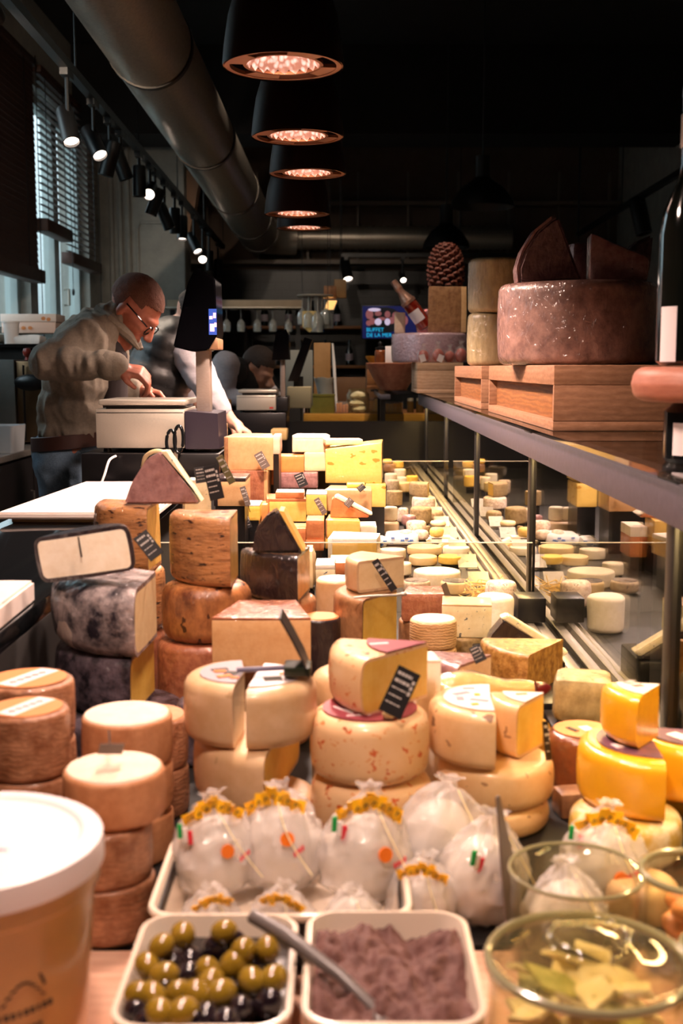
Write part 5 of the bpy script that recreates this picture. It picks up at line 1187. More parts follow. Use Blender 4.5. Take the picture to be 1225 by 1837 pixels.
block('tan film wrapped cheese block under the pine cone', .598, 6.70, FZ, .215, .18, .256, K_tan, P_tan, 'R', rot=-4, tr=.03, bev=.006, amp=.004)
# pine cone
t = thing('pine_cone', 'huge brown pine cone on the tan cheese block', 'pine cone', (.595, 6.80, FZ+.258))
bm = nb(); ball(bm, (0, 0, .115), (.075, .075, .112), seg=16, rings=12); bm_c = finish('core', bm, mat('pine_cone_core', '2E1612', rough=.8), t)
mpc = mat('pine_cone_scale', '5A2A20', '8A4E3C', 50, .6, .3)
bm = nb(); n = 120
for i in range(n):
    f = (i+.5)/n; a = i*2.39996; zc = .006 + f*.235; rr = .108*math.sin(math.pi*min(1, (.16+.84*f)**.9))**.6 if f < .97 else .02
    rr = .108*(1-(abs(f-.38)/.64)**2.6)**.5 if abs(f-.38) < .64 else .02
    up = .1 + .9*f; d = Vector((math.cos(a)*math.cos(up), math.sin(a)*math.cos(up), math.sin(up)*.7)); base_ = Vector((math.cos(a)*rr*.45, math.sin(a)*rr*.45, zc-.012)); tip = base_ + d*rr*.62
    s_ = Vector((-math.sin(a), math.cos(a), 0)); wv = .020*(.5+rr*6); u = Vector((0, 0, 1))
    V = [bm.verts.new(q) for q in (base_-s_*.006, base_+s_*.006, tip-d*.012+s_*wv, tip+s_*wv*.5+u*.004, tip-s_*wv*.5+u*.004, tip-d*.012-s_*wv)]
    V2 = [bm.verts.new(v.co+Vector((0, 0, .011 if k > 1 else .004))-d*(.004 if k > 1 else 0)) for k, v in enumerate(V)]
    bm.faces.new(V[::-1]); bm.faces.new(V2)
    for k in range(6): bm.faces.new((V[k], V[(k+1) % 6], V2[(k+1) % 6], V2[k]))
finish('scales', bm, mpc, t, smooth=False)
# red filled bags
for i, (x, y, s_) in enumerate(((.455, 6.555, .036), (.535, 6.535, .040), (.60, 6.56, .034), (.665, 6.575, .042))):
    t = thing('gift_bag', ['clear bag of red sweets with a cream tag, far left on the crate', 'clear bag of red sweets with a cream tag in the middle of the crate', 'clear twisted bag of red sweets, third on the crate', 'darker red clear bag at the right end of the crate'][i], 'bag', (x, y, 1.3258), 'clear bags of red sweets')
    bm = nb(); ball(bm, (0, 0, s_*.95), (s_*.82, s_*.7, s_*.93), seg=16, rings=12); jitter(bm, .004, 40, i); finish('red_sweets', bm, mat('red_sweet', '9A2018', 'B8402A', 60, .4) if 'red_sweet' not in MATS else MATS['red_sweet'], t)
    bm = nb(); lathe(bm, [(0, 0), (s_*.8, .003), (s_*.98, s_*.6), (s_*.95, s_*1.3), (s_*.6, s_*1.9), (s_*.16, s_*2.3), (s_*.45, s_*2.9)], 28); jitter(bm, .005, 30, i+4); 
    for v in bm.verts: v.co.z = max(0, v.co.z)
    finish('clear_bag', bm, M_filmclear, t)
    if i < 2:
        bm = nb(); bx(bm, -.016, .016, -s_-.002, -s_, .005, .045, M=Matrix.Rotation(R_(-18+40*i), 4, 'Y')); finish('paper_tag', bm, M_lbl_w, t, smooth=False)
# grey wrapped stack
z = 1.3058
z = pile(.592, 4.55, [dict(label='lower grey film wrapped wheel on the middle crate', R=.108, h=.198, rind=K_greyfilm, bev=.02, amp=.004), dict(label='upper grey film wrapped wheel on the middle crate', R=.112, h=.205, rind=K_greyfilm, bev=.02, amp=.004, dx=.004)], z)
pile(.745, 4.75, [dict(label='lower grey wheel of the hidden stack behind the big wheel', R=.075, h=.20, rind=K_greyfilm, bev=.02), dict(label='middle grey wheel of the hidden stack behind the big wheel', R=.075, h=.20, rind=K_greyfilm, bev=.02), ], 1.3058)
block('tall tan wrapped wedge rising behind the purple wedge', .66, 3.62, 1.3058, .11, .10, .36, K_gold, bev=.03, amp=.004)
# big film wrapped wheel
BX2, BY2 = .628, 3.14
wheel('very large film wrapped mottled wheel on the nearest crate', BX2, BY2, 1.3058, .212, .212, K_wheelfilm, .022, .004)
WZ = 1.5185
t = thing('cheese_wedge', 'purplish triangular wedge standing on the very large wheel', 'cheese', (.535, 3.07, WZ))
bm = nb(); prism(bm, [(-.075, 0), (-.078, .035), (-.065, .075), (-.035, .125), (.005, .158), (.020, .165), (.085, .01), (.087, 0)], 0, .08); bmesh.ops.recalc_face_normals(bm, faces=bm.faces[:]); bmesh.ops.bevel(bm, geom=bm.edges[:], offset=.007, segments=3, affect='EDGES'); bmesh.ops.subdivide_edges(bm, edges=[e for e in bm.edges if e.calc_length() > .05], cuts=2, use_grid_fill=True); jitter(bm, .003, 20, 3, keepz=.001); finish('cut_paste', bm, K_purple, t)
bm = nb(); prism(bm, [(-.079, 0), (-.083, .035), (-.07, .08), (-.038, .132), (.004, .166), (.005, .159), (-.034, .127), (-.065, .077), (-.0775, .036), (-.0745, 0)], .006, .074); finish('rind', bm, K_pinkwrap, t)
block('pinkish film wrapped block behind the purple wedge', .66, 3.20, WZ, .085, .07, .118, K_pinkwrap, bev=.02, amp=.003, rot=8)
block('low purple film wrapped wedge at the right on the very large wheel', .705, 3.03, WZ, .15, .09, .092, K_pinkwrap, bev=.012, amp=.004, topslope=-.45, rot=-6)
t = thing('cheese_wedge', 'curved reddish wedge leaning at the far right on the very large wheel', 'cheese', (.80, 3.20, WZ))
bm = nb(); prism(bm, [(-.07, 0), (-.05, .06), (-.01, .115), (.035, .135), (.03, .06), (.02, 0)], 0, .06); bmesh.ops.recalc_face_normals(bm, faces=bm.faces[:]); bmesh.ops.bevel(bm, geom=bm.edges[:], offset=.008, segments=3, affect='EDGES'); jitter(bm, .003, 20, 8, keepz=.001); finish('rind', bm, K_purple, t)
# foreground bottle and round board at the right edge
t = thing('jar', 'dark jar with a white label under the round wooden board', 'jar', (.55, 1.76, SZ))
bm = nb(); lathe(bm, [(0, 0), (.06, 0), (.065, .006), (.065, .075), (.05, .09), (0, .09)], 36); finish('jar_body', bm, M_blackgl, t)
bm = nb(); lathe(bm, [(.0655, .012), (.0655, .06), (.0662, .06), (.0662, .012), (.0655, .012)], 20, a0=R_(205), a1=R_(245)); finish('paper_label', bm, M_lbl_w, t)
wheel('thick rounded wooden board carrying the wine bottle, cropped at the right', .565, 1.76, SZ+.0905, .128, .052, mat('pinkish_round_wood', 'B0705A', 'A0624E', 14, .5, .1, stretch=(1, 1, 4)), .02, .001, name='round_board', cat='board')
t = thing('wine_bottle', 'dark wine bottle with white labels at the right edge', 'bottle', (.512, 1.76, SZ+.1445))
bm = nb(); lathe(bm, [(0, 0), (.036, 0), (.043, .006), (.043, .19), (.038, .225), (.020, .268), (.0158, .29), (.0158, .385), (.017, .387), (.017, .40), (0, .40)], 40); finish('glass_body', bm, mat('dark_bottle_glass', '0A0D0A', rough=.05, coat=1), t)
bm = nb(); lathe(bm, [(.0437, .005), (.0437, .085), (.0443, .085), (.0443, .005), (.0437, .005)], 14, a0=R_(200), a1=R_(236)); finish('paper_label', bm, M_lbl_w, t)
bm = nb(); lathe(bm, [(.0165, .315), (.0165, .362), (.0172, .362), (.0172, .315), (.0165, .315)], 36); finish('neck_label', bm, M_lbl_w, t)

# =================================================================== THE BACK OF THE SHOP
t = thing('back_counter', 'far counter with a golden wooden front beam and dark glass base', 'counter', (.2, 8.0, 0))
box('wooden_beam', -.58, .8, 0, .06, .885, .985, M_woodgold, .006, t); box('counter_top', -.58, .8, .06, .9, .945, .985, M_wooddk, .003, t); box('base', -.56, .78, .03, .88, 0, .884, M_dark, parent=t)
box('base_rail', -.58, .8, -.012, .028, .80, .83, M_bar, .002, t)
CZ = .986
t = thing('biscuit_jar', 'glass jar with three white meringues on the golden counter', 'jar', (.112, 8.14, CZ))
bm = nb(); lathe(bm, [(0, 0), (.075, 0), (.08, .006), (.08, .13), (.06, .155), (.06, .165), (.066, .168), (.063, .165), (.057, .155), (.076, .13), (.076, .008), (0, .006)], 36); finish('jar_body', bm, M_jarglass, t)
for i, (x, y, z, s_) in enumerate(((.008, 0, .03, .05), (-.006, 0, .07, .052), (.002, 0, .122, .054))):
    bm = nb(); lathe(bm, [(0, -.022), (s_*.8, -.02), (s_, -.006), (s_*.85, .010), (s_*.5, .022), (0, .028)], 28); jitter(bm, .006, 40, i)
    tag(finish('meringue', bm, K_white, loc=(.112+x, 8.14+y, CZ+z)), ['bottom meringue in the glass jar', 'middle meringue in the glass jar', 'top and largest meringue in the glass jar'][i], 'meringue', 'meringues in the glass jar')
def sticks(label, px0, px1, yt, Y, m, n, nm='cracker_pack', cat='pack'):
    xa, xb = x_at(px0, Y, 1.0), x_at(px1, Y, 1.0); h = z_at(yt, Y)-CZ; t = thing(nm, label, cat, ((xa+xb)/2, Y, CZ)); w_ = xb-xa
    for i in range(n):
        bm = nb(); q = w_/n; hh = h*rnd.uniform(.8, 1.); bx(bm, -w_/2+q*i+.001, -w_/2+q*(i+1)-.001, 0, .05, .002, hh, .004); finish('stick', bm, m, t)
    box('clear_wrap', -w_/2-.003, w_/2+.003, -.003, .055, 0, h+.006, M_filmclear, .004, t)
M_bis = mat('golden_biscuit', 'C88A2C', 'DCA648', 30, .6); M_bis2 = mat('orange_biscuit', 'B86A24', 'C87E34', 30, .6)
sticks('pack of orange biscuits left of the meringue jar', 603, 625, 722, 8.1, M_bis2, 4)
sticks('pack of golden breadsticks right of the meringue jar', 663, 688, 716, 8.1, M_bis, 3); sticks('second pack of golden breadsticks near the grey bar', 692, 722, 722, 8.12, M_bis, 5)
for i, (pa, pb) in enumerate(((730, 742), (746, 760), (764, 776))):
    xa, xb = x_at(pa, 8.2, 1.), x_at(pb, 8.2, 1.); t = thing('glass_jar', ['small dim jar on the golden counter, first behind the bar', 'small dim jar on the golden counter, second behind the bar', 'small dim jar on the golden counter, third behind the bar'][i], 'jar', ((xa+xb)/2, 8.2, CZ)); r_ = (xb-xa)/2
    bm = nb(); lathe(bm, [(0, 0), (r_, 0), (r_, .07), (r_*.8, .08), (0, .08)], 20); finish('jar_body', bm, mat('dim_preserve', '4A3418', rough=.2) if 'dim_preserve' not in MATS else MATS['dim_preserve'], t)
    bm = nb(); lathe(bm, [(0, .0805), (r_*.9, .0805), (r_*.9, .1), (0, .1)], 20); finish('lid', bm, M_steel, t)
t = thing('tin', 'olive green metal tin standing on the golden counter', 'tin', (x_at(578, 8.1, 1.05), 8.12, CZ))
bm = nb(); lo = [rloop(bm, .17, .11, .02, z_) for z_ in (0, .115)]; loft(bm, lo); finish('tin_body', bm, mat('olive_tin', '8A8440', '7A7436', 8, .35, metal=.4), t, ang=50)
bm = nb(); loft(bm, [rloop(bm, .176, .116, .022, .1155), rloop(bm, .176, .116, .022, .130)]); finish('tin_lid', bm, MATS['olive_tin'], t, ang=50)
for i in range(4):
    xx = x_at(538+i*5, 8.15, 1.); tag(box('booklet', xx, xx+.013, 8.12, 8.26, CZ, CZ+.115-.012*(i % 2), [M_blackpl, M_lbl_w, M_blackpl, M_dark][i], .002), ['dark booklet at the left end of the row by the green tin', 'white booklet second in the row by the green tin', 'dark booklet third in the row by the green tin', 'dark booklet right next to the green tin'][i], 'booklet', 'booklets by the green tin')
t = thing('cardboard_box', 'large brown cardboard box behind the meringue jar', 'box', (x_at(640, 8.5, 1.1), 8.53, CZ)); box('box_body', -.20, .20, 0, .3, 0, .24, mat('brown_cardboard', '5E3E22', '6A4828', 5, .7), .003, t); box('tape', -.2005, .2005, .12, .17, .2401, .2408, M_wooddk, parent=t); box('handle_hole', .10, .15, -.001, .0, .14, .155, M_black, parent=t)
tag(box('ochre_board', x_at(563, 8.6, 1.2), x_at(593, 8.6, 1.2), 8.58, 8.62, CZ, z_at(615, 8.6), mat('ochre_panel', '8A6232', '9A7040', 6, .6), .004), 'tall ochre wooden panel standing behind the tin', 'panel')
t = thing('paper_bag', 'crumpled white bag in front of the ochre panel', 'bag', (x_at(583, 8.4, 1.1), 8.36, CZ))
bm = nb(); lathe(bm, [(0, 0), (.05, 0), (.055, .05), (.06, .14), (.07, .2), (.085, .24), (.078, .24), (.06, .19), (.05, .1), (0, .05)], 20); jitter(bm, .012, 18, 3); 
for v in bm.verts: v.co.z = max(0, v.co.z)
finish('bag_body', bm, mat('grey_white_paper', '9A958C', rough=.7), t)
t = tag(finish('white_pole', (lambda b: (tube(b, [(0, 0, 0), (-.02, .02, .34), (-.03, .0, .48)], [.008, .012, .006], 10), b)[1])(nb()), M_white, loc=(x_at(604, 8.3, 1.2), 8.3, CZ)), 'thin white upright pole beside the cardboard box', 'pole')

# till desk, second scale and screens
tag(box('till_desk', -.72, -.25, 7.15, 7.75, 0, 1.05, M_dark, .004), 'dark till desk between the two counters', 'desk')
tag(box('scale_stand', -.64, -.30, 6.35, 6.75, .93, 1.055, M_blackpl, .004), 'black stand under the farther steel scale', 'stand')
def scale(label, X0, X1, Y, d_, z0, h, mon, pole_px, Yp):
    t = thing('shop_scale', label, 'scale', ((X0+X1)/2, Y, z0)); w_ = X1-X0
    box('steel_body', -w_/2, w_/2, 0, d_, .012, h, M_steel, .004, t)
    box('front_seam', -w_/2+.004, w_/2-.004, -.001, .0, h-.012, h-.010, M_black, parent=t)
    box('weighing_pan', -w_/2+.01, w_/2+.005, .0, d_-.01, h+.012, h+.030, M_steel, .005, t); box('pan_gap', -w_/2+.03, w_/2-.03, .02, d_-.03, h, h+.012, M_black, parent=t)
    for x in (-w_/2+.03, w_/2-.03):
        for y in (.03, d_-.03): bm = nb(); lathe(bm, [(0, 0), (.014, 0), (.012, .012), (0, .012)], 14, cx=x, cy=y); finish('foot', bm, M_blackpl, t)
    return t
t = scale('large steel shop scale in front of the man in the grey shirt', x_at(172, 3.72, 1.1), x_at(331, 3.72, 1.1), 3.72, .30, 1.032, z_at(734, 3.72)-1.032, None, None, None)
hx = x_at(331, 3.72, 1.1) - t.location.x; zz = lambda py: z_at(py, 3.72)-1.032
bm = nb(); prism(bm, [(hx+.002, .01), (hx+.11, .01), (hx+.105, zz(742)), (hx+.002, zz(738))], .0, .28); finish('printer_housing', bm, mat('violet_black_plastic', '2A2430', rough=.3), t, smooth=False)
bx_ = lambda px: x_at(px, 3.72, 1.2) - t.location.x
box('screen_pole', bx_(345), bx_(371), .10, .16, zz(742), zz(618), mat('grey_steel_pole', '9A8A80', 'A89A90', 40, .4, metal=.5, stretch=(1, 1, 8)), .004, t)
bm = nb(); prism(bm, [(bx_(309), zz(622)), (bx_(336), zz(508)), (bx_(350), zz(480)), (bx_(356), zz(478)), (bx_(386), zz(498)), (bx_(389), zz(600)), (bx_(372), zz(628)), (bx_(345), zz(631))], .04, .24); bmesh.ops.recalc_face_normals(bm, faces=bm.faces[:]); bmesh.ops.bevel(bm, geom=bm.edges[:], offset=.004, segments=2, affect='EDGES')
mon = finish('screen_housing', bm, M_screen_dark, t)
scr = mat('blue_till_screen', '10183A', emit=('3A66D8', .8)); 
bm = nb(); bx(bm, bx_(374), bx_(388), .0365, .0392, zz(600), zz(553)); dsp = finish('customer_display', bm, scr, mon, smooth=False)
bm = nb()
for (a, b_, c_, d_) in ((375, 381, 566, 572), (382, 387, 560, 570), (376, 384, 580, 594), (384, 388, 578, 586)): bx(bm, bx_(a), bx_(b_), .0355, .0364, zz(d_), zz(c_))
finish('display_picture', bm, mat('pink_screen_shape', 'E8C8D8', emit=('E8B8D0', .8)), dsp, smooth=False)
box('screen_foot', bx_(371), bx_(389), .06, .22, zz(626), zz(606), mat('tan_screen_edge', '8A6648', rough=.5), .003, mon)
tag(box('scale_stand', -.82, -.385, 3.68, 4.1, .93, 1.030, M_blackpl, .003), 'black stand under the large steel scale', 'stand')
tag(box('socket_block', x_at(152, 3.6, .95), x_at(176, 3.6, .95), 3.58, 3.62, .9305, z_at(873, 3.6), M_lbl_w, .003), 'white socket block beside the black cables', 'socket')
def cable(label, pts, r, m): 
    bm = nb(); P = [Vector(p) for p in pts]; out = []
    for i in range(len(P)-1):
        a, b_, c_, d_ = P[max(0, i-1)], P[i], P[i+1], P[min(len(P)-1, i+2)]
        for k in range(6):
            u = k/6; out.append(.5*((2*b_)+(c_-a)*u+(2*a-5*b_+4*c_-d_)*u*u+(3*b_-a-3*c_+d_)*u**3))
    out.append(P[-1]); tube(bm, out, r, 8); tag(finish('cable', bm, m), label, 'cable')
cable('white cable curving down from the large steel scale', [W(208, 818, 3.66), W(196, 826, 3.64), W(188, 850, 3.62), W(180, 872, 3.61)], .004, M_white)
cable('thick cream cable loop behind the triangular wedge', [W(256, 838, 3.62), W(262, 818, 3.6), W(282, 809, 3.58), W(303, 818, 3.58), W(306, 845, 3.6)], .007, mat('cream_cable', 'CDB48A', rough=.5))
cable('tangled black cable on the counter below the scale', [W(165, 884, 3.56), W(190, 872, 3.55), W(215, 880, 3.53), W(235, 866, 3.55), W(205, 868, 3.57), W(228, 885, 3.54)], .005, M_blackpl)
t = thing('scissors', 'black handled scissors standing at the right end of the scale', 'scissors', W(316, 812, 3.66))
k = (cT*3.66+sT*.2)/FPX
for (cx, cz, rx, rz_, nm) in ((-9, 20, 8, 20, 'handle_loop'), (5, 24, 8, 24, 'handle_loop')):
    bm = nb(); tube(bm, [((cx+rx*math.cos(a))*k, .008*math.sin(a), (cz+rz_*math.sin(a))*k) for a in [2*math.pi*i/24 for i in range(24)]], .0055, 10, closed=True); finish(nm, bm, M_blackgl, t)
bm = nb(); prism(bm, [(-.006, .012), (.006, .012), (.002, -.05), (-.002, -.05)], -.003, .003); finish('blade', bm, M_steel, t)
t2 = scale('smaller steel scale farther down the counter before the bending man', x_at(424, 6.38, 1.1), x_at(495, 6.38, 1.1), 6.38, .3, 1.056, z_at(709, 6.38)-1.056, None, None, None)
b2_ = lambda px: x_at(px, 6.38, 1.2) - t2.location.x; z2_ = lambda py: z_at(py, 6.38)-1.056
box('printer_housing', b2_(496), b2_(516), .0, .28, .006, z2_(712), M_blackpl, .003, t2)
box('screen_pole', b2_(501), b2_(510), .10, .14, z2_(712), z2_(645), MATS['grey_steel_pole'], .002, t2)
bm = nb(); prism(bm, [(b2_(487), z2_(646)), (b2_(494), z2_(598)), (b2_(513), z2_(590)), (b2_(518), z2_(600)), (b2_(518), z2_(645))], .04, .22); finish('screen_housing', bm, M_screen_dark, t2, smooth=False)
box('brand_mark', b2_(483), b2_(490), -.002, 0, .02, .03, mat('red_mark', 'B02A20'), parent=t2)
t = thing('till_screen', 'black tilted till screen behind the smaller scale', 'screen', W(535, 684, 7.3)); bm = nb(); prism(bm, [(-.065, .0), (.0, .0), (.09, .255), (.04, .27)], -.02, .02); finish('screen_panel', bm, M_screen_dark, t); box('screen_stand', -.03, .03, .0, .05, -(t.location.z-1.05), .03, M_blackpl, .003, t)
tag(box('receipt_printer', x_at(515, 7.2, 1.1), x_at(558, 7.2, 1.1), 7.18, 7.4, 1.051, z_at(694, 7.2), mat('cream_printer', 'A89878', rough=.5), .005), 'cream receipt printer beside the black tilted screen', 'printer')
tag(box('white_board', x_at(514, 7.9, 1.2), x_at(562, 7.9, 1.2), 7.72, 7.74, 1.051, z_at(628, 7.72), mat('grey_white_panel', '7A7A74', rough=.5), .003), 'grey white upright panel behind the tilted till screen', 'panel')
tag(box('wooden_box', x_at(398, 6.9, 1.1), x_at(421, 6.9, 1.1), 6.6, 6.7, .931, z_at(717, 6.6), M_woodgold, .003), 'small wooden box left of the smaller scale', 'box')
tag(box('wooden_tub_lid', x_at(486, 6.0, 1.), x_at(516, 6.0, 1.), 5.95, 6.1, .931, z_at(770, 5.95), mat('pale_box_wood', 'A88A54', 'B89A64', 20, .6), .01), 'round edged pale wooden cheese box at the back of the pile', 'box')

# back bar: shelf with hanging glasses
t = thing('glass_rack', 'long pale rack board with hanging wine glasses at the back', 'rack', (-.75, 10.0, 0))
zb = z_at(556, 10.0); zt_ = z_at(538, 10.0); box('board', -.72, .42, 0, .03, zb, zt_, mat('pale_rack_board', '8C7A64', '9A8870', 6, .6), .003, t); box('rail', -.72, .42, -.28, 0, zb, zb+.012, M_steel, .002, t)
for y in (.32,): box('support', -.70, -.66, .03, .06, 0, zt_, M_black, parent=t); box('support', .36, .40, .03, .06, 0, zt_, M_black, parent=t)
def wineglass(label, X, Y, ztop, h, grp):
    t = thing('wine_glass', label, 'glass', (X, Y, ztop), grp); s = h/.19
    bm = nb(); lathe(bm, [(0, -.001), (.033*s, -.002), (.034*s, -.004), (.006*s, -.010), (.004*s, -.02), (.004*s, -.075*s), (.012*s, -.085*s), (.032*s, -.11*s), (.037*s, -.14*s), (.033*s, -.19*s), (.031*s, -.19*s), (.035*s, -.14*s), (.030*s, -.112*s), (.010*s, -.088*s), (0, -.087*s)], 28); finish('glass_body', bm, M_wineglass, t)
M_wineglass = glassy('wine_glass_glass', 'E6EAE6', 3.0, .16, 'FFFFFF', .10)
for i, px in enumerate((406, 432, 461, 489, 517)):
    wineglass(['first wine glass hanging from the back rack, nearest the big screen', 'second wine glass hanging from the back rack', 'middle wine glass of the five on the back rack', 'fourth wine glass hanging from the back rack', 'fifth wine glass hanging from the back rack, by the dark screen'][i], x_at(px, 9.86, 1.8), 9.86, zb-.001, .185, 'wine glasses on the back rack')
t = thing('hanging_rack', 'small round rack of large glasses hanging from the ceiling', 'rack', (x_at(565, 9.3, 1.85), 9.3, z_at(532, 9.3)))
bm = nb(); lathe(bm, [(0, 0), (.14, 0), (.145, .006), (.14, .012), (0, .012)], 32); finish('ring_plate', bm, M_steel, t)
for sx in (-.1, .1): bm = nb(); tube(bm, [(sx, 0, .012), (sx, 0, ZC-t.location.z)], .003, 6); finish('hanger', bm, M_black, t)
for i, (dx, dy) in enumerate(((-.10, 0), (-.05, -.08), (.02, -.10), (.08, -.06), (.10, .02), (.0, .0), (-.04, .08), (.05, .08))):
    wineglass('large glass hanging in the cluster right of the back rack', t.location.x+dx, 9.3+dy, t.location.z-.001, .215+.03*(i % 3), 'glasses in the hanging cluster')
t = thing('paper_sign', 'yellowish pointed paper sign hanging under the glass cluster', 'sign', (x_at(555, 9.18, 1.7), 9.20, z_at(558, 9.2)))
bm = nb(); prism(bm, [(-.055, 0), (.055, 0), (.055, -.11), (0, -.165), (-.055, -.12)], -.001, .001); finish('paper', bm, mat('yellow_paper', 'C8B070', rough=.7), t, smooth=False)
bm = nb(); tube(bm, [(0, 0, 0), (0, 0, z_at(532, 9.3)-t.location.z)], .002, 6); finish('string', bm, M_black, t)
t = thing('slatted_lamp', 'small glowing slatted lamp above the glass cluster', 'lamp', (x_at(592, 9.6, 1.85), 9.6, z_at(556, 9.6)))
bm = nb(); 
for k in range(5): bx(bm, -.045+.006*k, .03+.006*k, -.03, .03, .015*k+.004, .015*k+.013)
finish('slats', bm, mat('glowing_slat', 'E8B878', emit=('FFC878', 1.2)), t, smooth=False)
box('housing', -.05, .05, -.035, .035, .09, .19, M_wooddk, .003, t); bm = nb(); tube(bm, [(0, 0, .19), (0, 0, ZC-t.location.z)], .003, 6); finish('cord', bm, M_black, t)
t = thing('hanging_box', 'small tan wooden box hanging beside the slatted lamp', 'box', (x_at(610, 9.8, 1.95), 9.8, z_at(535, 9.8))); box('box_body', -.05, .05, -.05, .05, 0, .15, mat('tan_box_wood', '7A5A34', '86663E', 8, .6), .003, t); bm = nb(); tube(bm, [(0, 0, .15), (0, 0, ZC-t.location.z)], .003, 6); finish('cord', bm, M_black, t)
# dark back shelf and its bottles
t = thing('back_shelf', 'dim brown shelf unit on the back wall left of the television', 'shelf', (-.05, 12.1, 0))
for zz_ in (1.02, 1.32, 1.72): box('shelf_board', -.95, .32, 0, .40, zz_-.03, zz_, M_wooddk, .003, t)
for x in (-.95, .30): box('upright', x, x+.03, 0, .40, 0, 1.9, M_dark, parent=t)
for i in range(9):
    x = -.92 + i*.125; zz_ = 1.721 if i % 2 else 1.321
    t = thing('bottle', ['first dim bottle from the left on the back shelf', 'second dim bottle from the left on the back shelf', 'third dim bottle from the left on the back shelf', 'fourth dim bottle from the left on the back shelf', 'fifth dim bottle from the left on the back shelf', 'sixth dim bottle from the left on the back shelf', 'seventh dim bottle from the left on the back shelf', 'eighth dim bottle from the left on the back shelf', 'last dim bottle on the back shelf, beside the television'][i], 'bottle', (x, 12.25, zz_), 'dim bottles on the back shelf')
    bm = nb(); lathe(bm, [(0, 0), (.035, 0), (.037, .15), (.014, .2), (.014, .26), (0, .26)], 20); finish('glass_body', bm, MATS['dark_bottle_glass'], t)
    bm = nb(); lathe(bm, [(.0376, .05), (.0376, .12), (.038, .12), (.038, .05), (.0376, .05)], 20); finish('paper_label', bm, M_lbl_grey, t)
# television
TY = 11.7; tx0, tx1, tz0, tz1 = x_at(648, TY, 1.7), x_at(752, TY, 1.7), z_at(609, TY), z_at(547, TY)
t = thing('television', 'wall television showing seafood plates and cyan words', 'television', ((tx0+tx1)/2, TY, (tz0+tz1)/2)); w_, h_ = tx1-tx0, tz1-tz0
box('housing', -w_/2, w_/2, 0, .05, -h_/2, h_/2, M_blackpl, .004, t); box('wall_arm', -.04, .04, .05, YB-.04-TY, -.04, .04, M_black, parent=t)
sc_ = box('screen', -w_/2+.012, w_/2-.012, -.004, 0, -h_/2+.012, h_/2-.012, mat('deep_blue_screen', '02040C', emit=('0A1C70', .35)), parent=t)
def food(nm, m, items):
    bm = nb()
    for (x, y, rx, ry, yo) in items:
        vs = [bm.verts.new((x*w_/2+rx*w_/2*math.cos(a), -.0045-yo, y*h_/2+ry*h_/2*math.sin(a))) for a in [2*math.pi*i/18 for i in range(18)]]
        f = bm.faces.new(vs); r = bmesh.ops.extrude_face_region(bm, geom=[f])
        for v in [g for g in r['geom'] if isinstance(g, bmesh.types.BMVert)]: v.co.y -= .0008
    finish(nm, bm, m, sc_, smooth=False)
food('screen_plate', mat('screen_dark_plate', '05070C', emit=('080A14', .5)), [(-.2, .12, .62, .75, 0)])
food('screen_prawn', mat('screen_prawn_pink', '8A4A4C', emit=('9A5A5C', .6)), [(-.72, .45, .13, .28, .001), (-.62, .05, .1, .2, .001), (-.42, .5, .12, .14, .001), (-.3, .2, .14, .1, .001), (-.1, .45, .1, .2, .001), (.05, .1, .12, .2, .001), (-.74, -.05, .1, .16, .001), (.2, .4, .14, .2, .001), (.45, .1, .16, .3, .001)])
msh = mat('screen_shell_white', 'C8B8D0', emit=('C8B8D4', .85))
for it_ in [(-.55, .72, .22, .1, .002), (-.42, .02, .12, .2, .002), (-.1, .02, .1, .2, .002)]: food('screen_shellfish', msh, [it_])
mc = mat('cyan_screen_letters', '20B8E0', emit=('1CB4E4', .9))
lettering('screen_words', 'BUFFET\nDE LA MER', h_*.155, mc, sc_, Matrix.Translation((-w_/2+.05, -.0075, -h_*.30)) @ Matrix.Rotation(R_(90), 4, 'X'), align='LEFT')

# =================================================================== LEFT PREP COUNTER UNDER THE WINDOW
t = thing('prep_counter', 'grey topped prep counter with dark doors under the window', 'counter', (-1.82, 5.5, 0))
box('worktop', -.35, .31, -1.2, 1.75, .875, .905, mat('grey_stone_top', '6E6A64', '7C7872', 30, .25), .004, t); box('cabinet', -.35, .28, -1.18, 1.73, .0, .875, M_dark, parent=t)
for k in range(4): d_ = box('door', .281, .297, -1.15+k*.72, -.46+k*.72, .08, .86, mat('dark_door', '181414', rough=.5) if 'dark_door' not in MATS else MATS['dark_door'], .002, t); bm = nb(); tube(bm, [(.30, -.52+k*.72, .70), (.315, -.52+k*.72, .70), (.315, -.52+k*.72, .48), (.30, -.52+k*.72, .48)], .005, 8); finish('door_handle', bm, M_alu, d_)
t = thing('food_machine', 'steel kitchen machine with a black side handle left of the man', 'machine', (-1.85, 6.02, .906))
box('steel_body', -.33, .18, 0, .5, 0, z_at(645, 6.02)-.906, mat('dull_steel', '8E8E8A', '7E7E7A', 6, .45, metal=.7), .006, t)
cxl = x_at(34, 6.02, 1.1)+1.85; cxr = x_at(84, 6.02, 1.1)+1.85
box('side_column', .181, cxr, .02, .42, .01, z_at(648, 6.02)-.906, mat('brown_mirror_steel', '7A5E44', '8A6C50', 5, .3, metal=.8), .004, t)
bm = nb(); ball(bm, (cxl+.08, -.06, z_at(686, 6.02)-.906), (.085, .03, .042)); finish('black_handle', bm, M_blackpl, t)
for q in (.03, .14): bm = nb(); tube(bm, [(cxl+q, -.005, .02), (cxl+q, -.005, z_at(655, 6.02)-.906)], .006, 8); finish('rod', bm, M_blackpl, t)
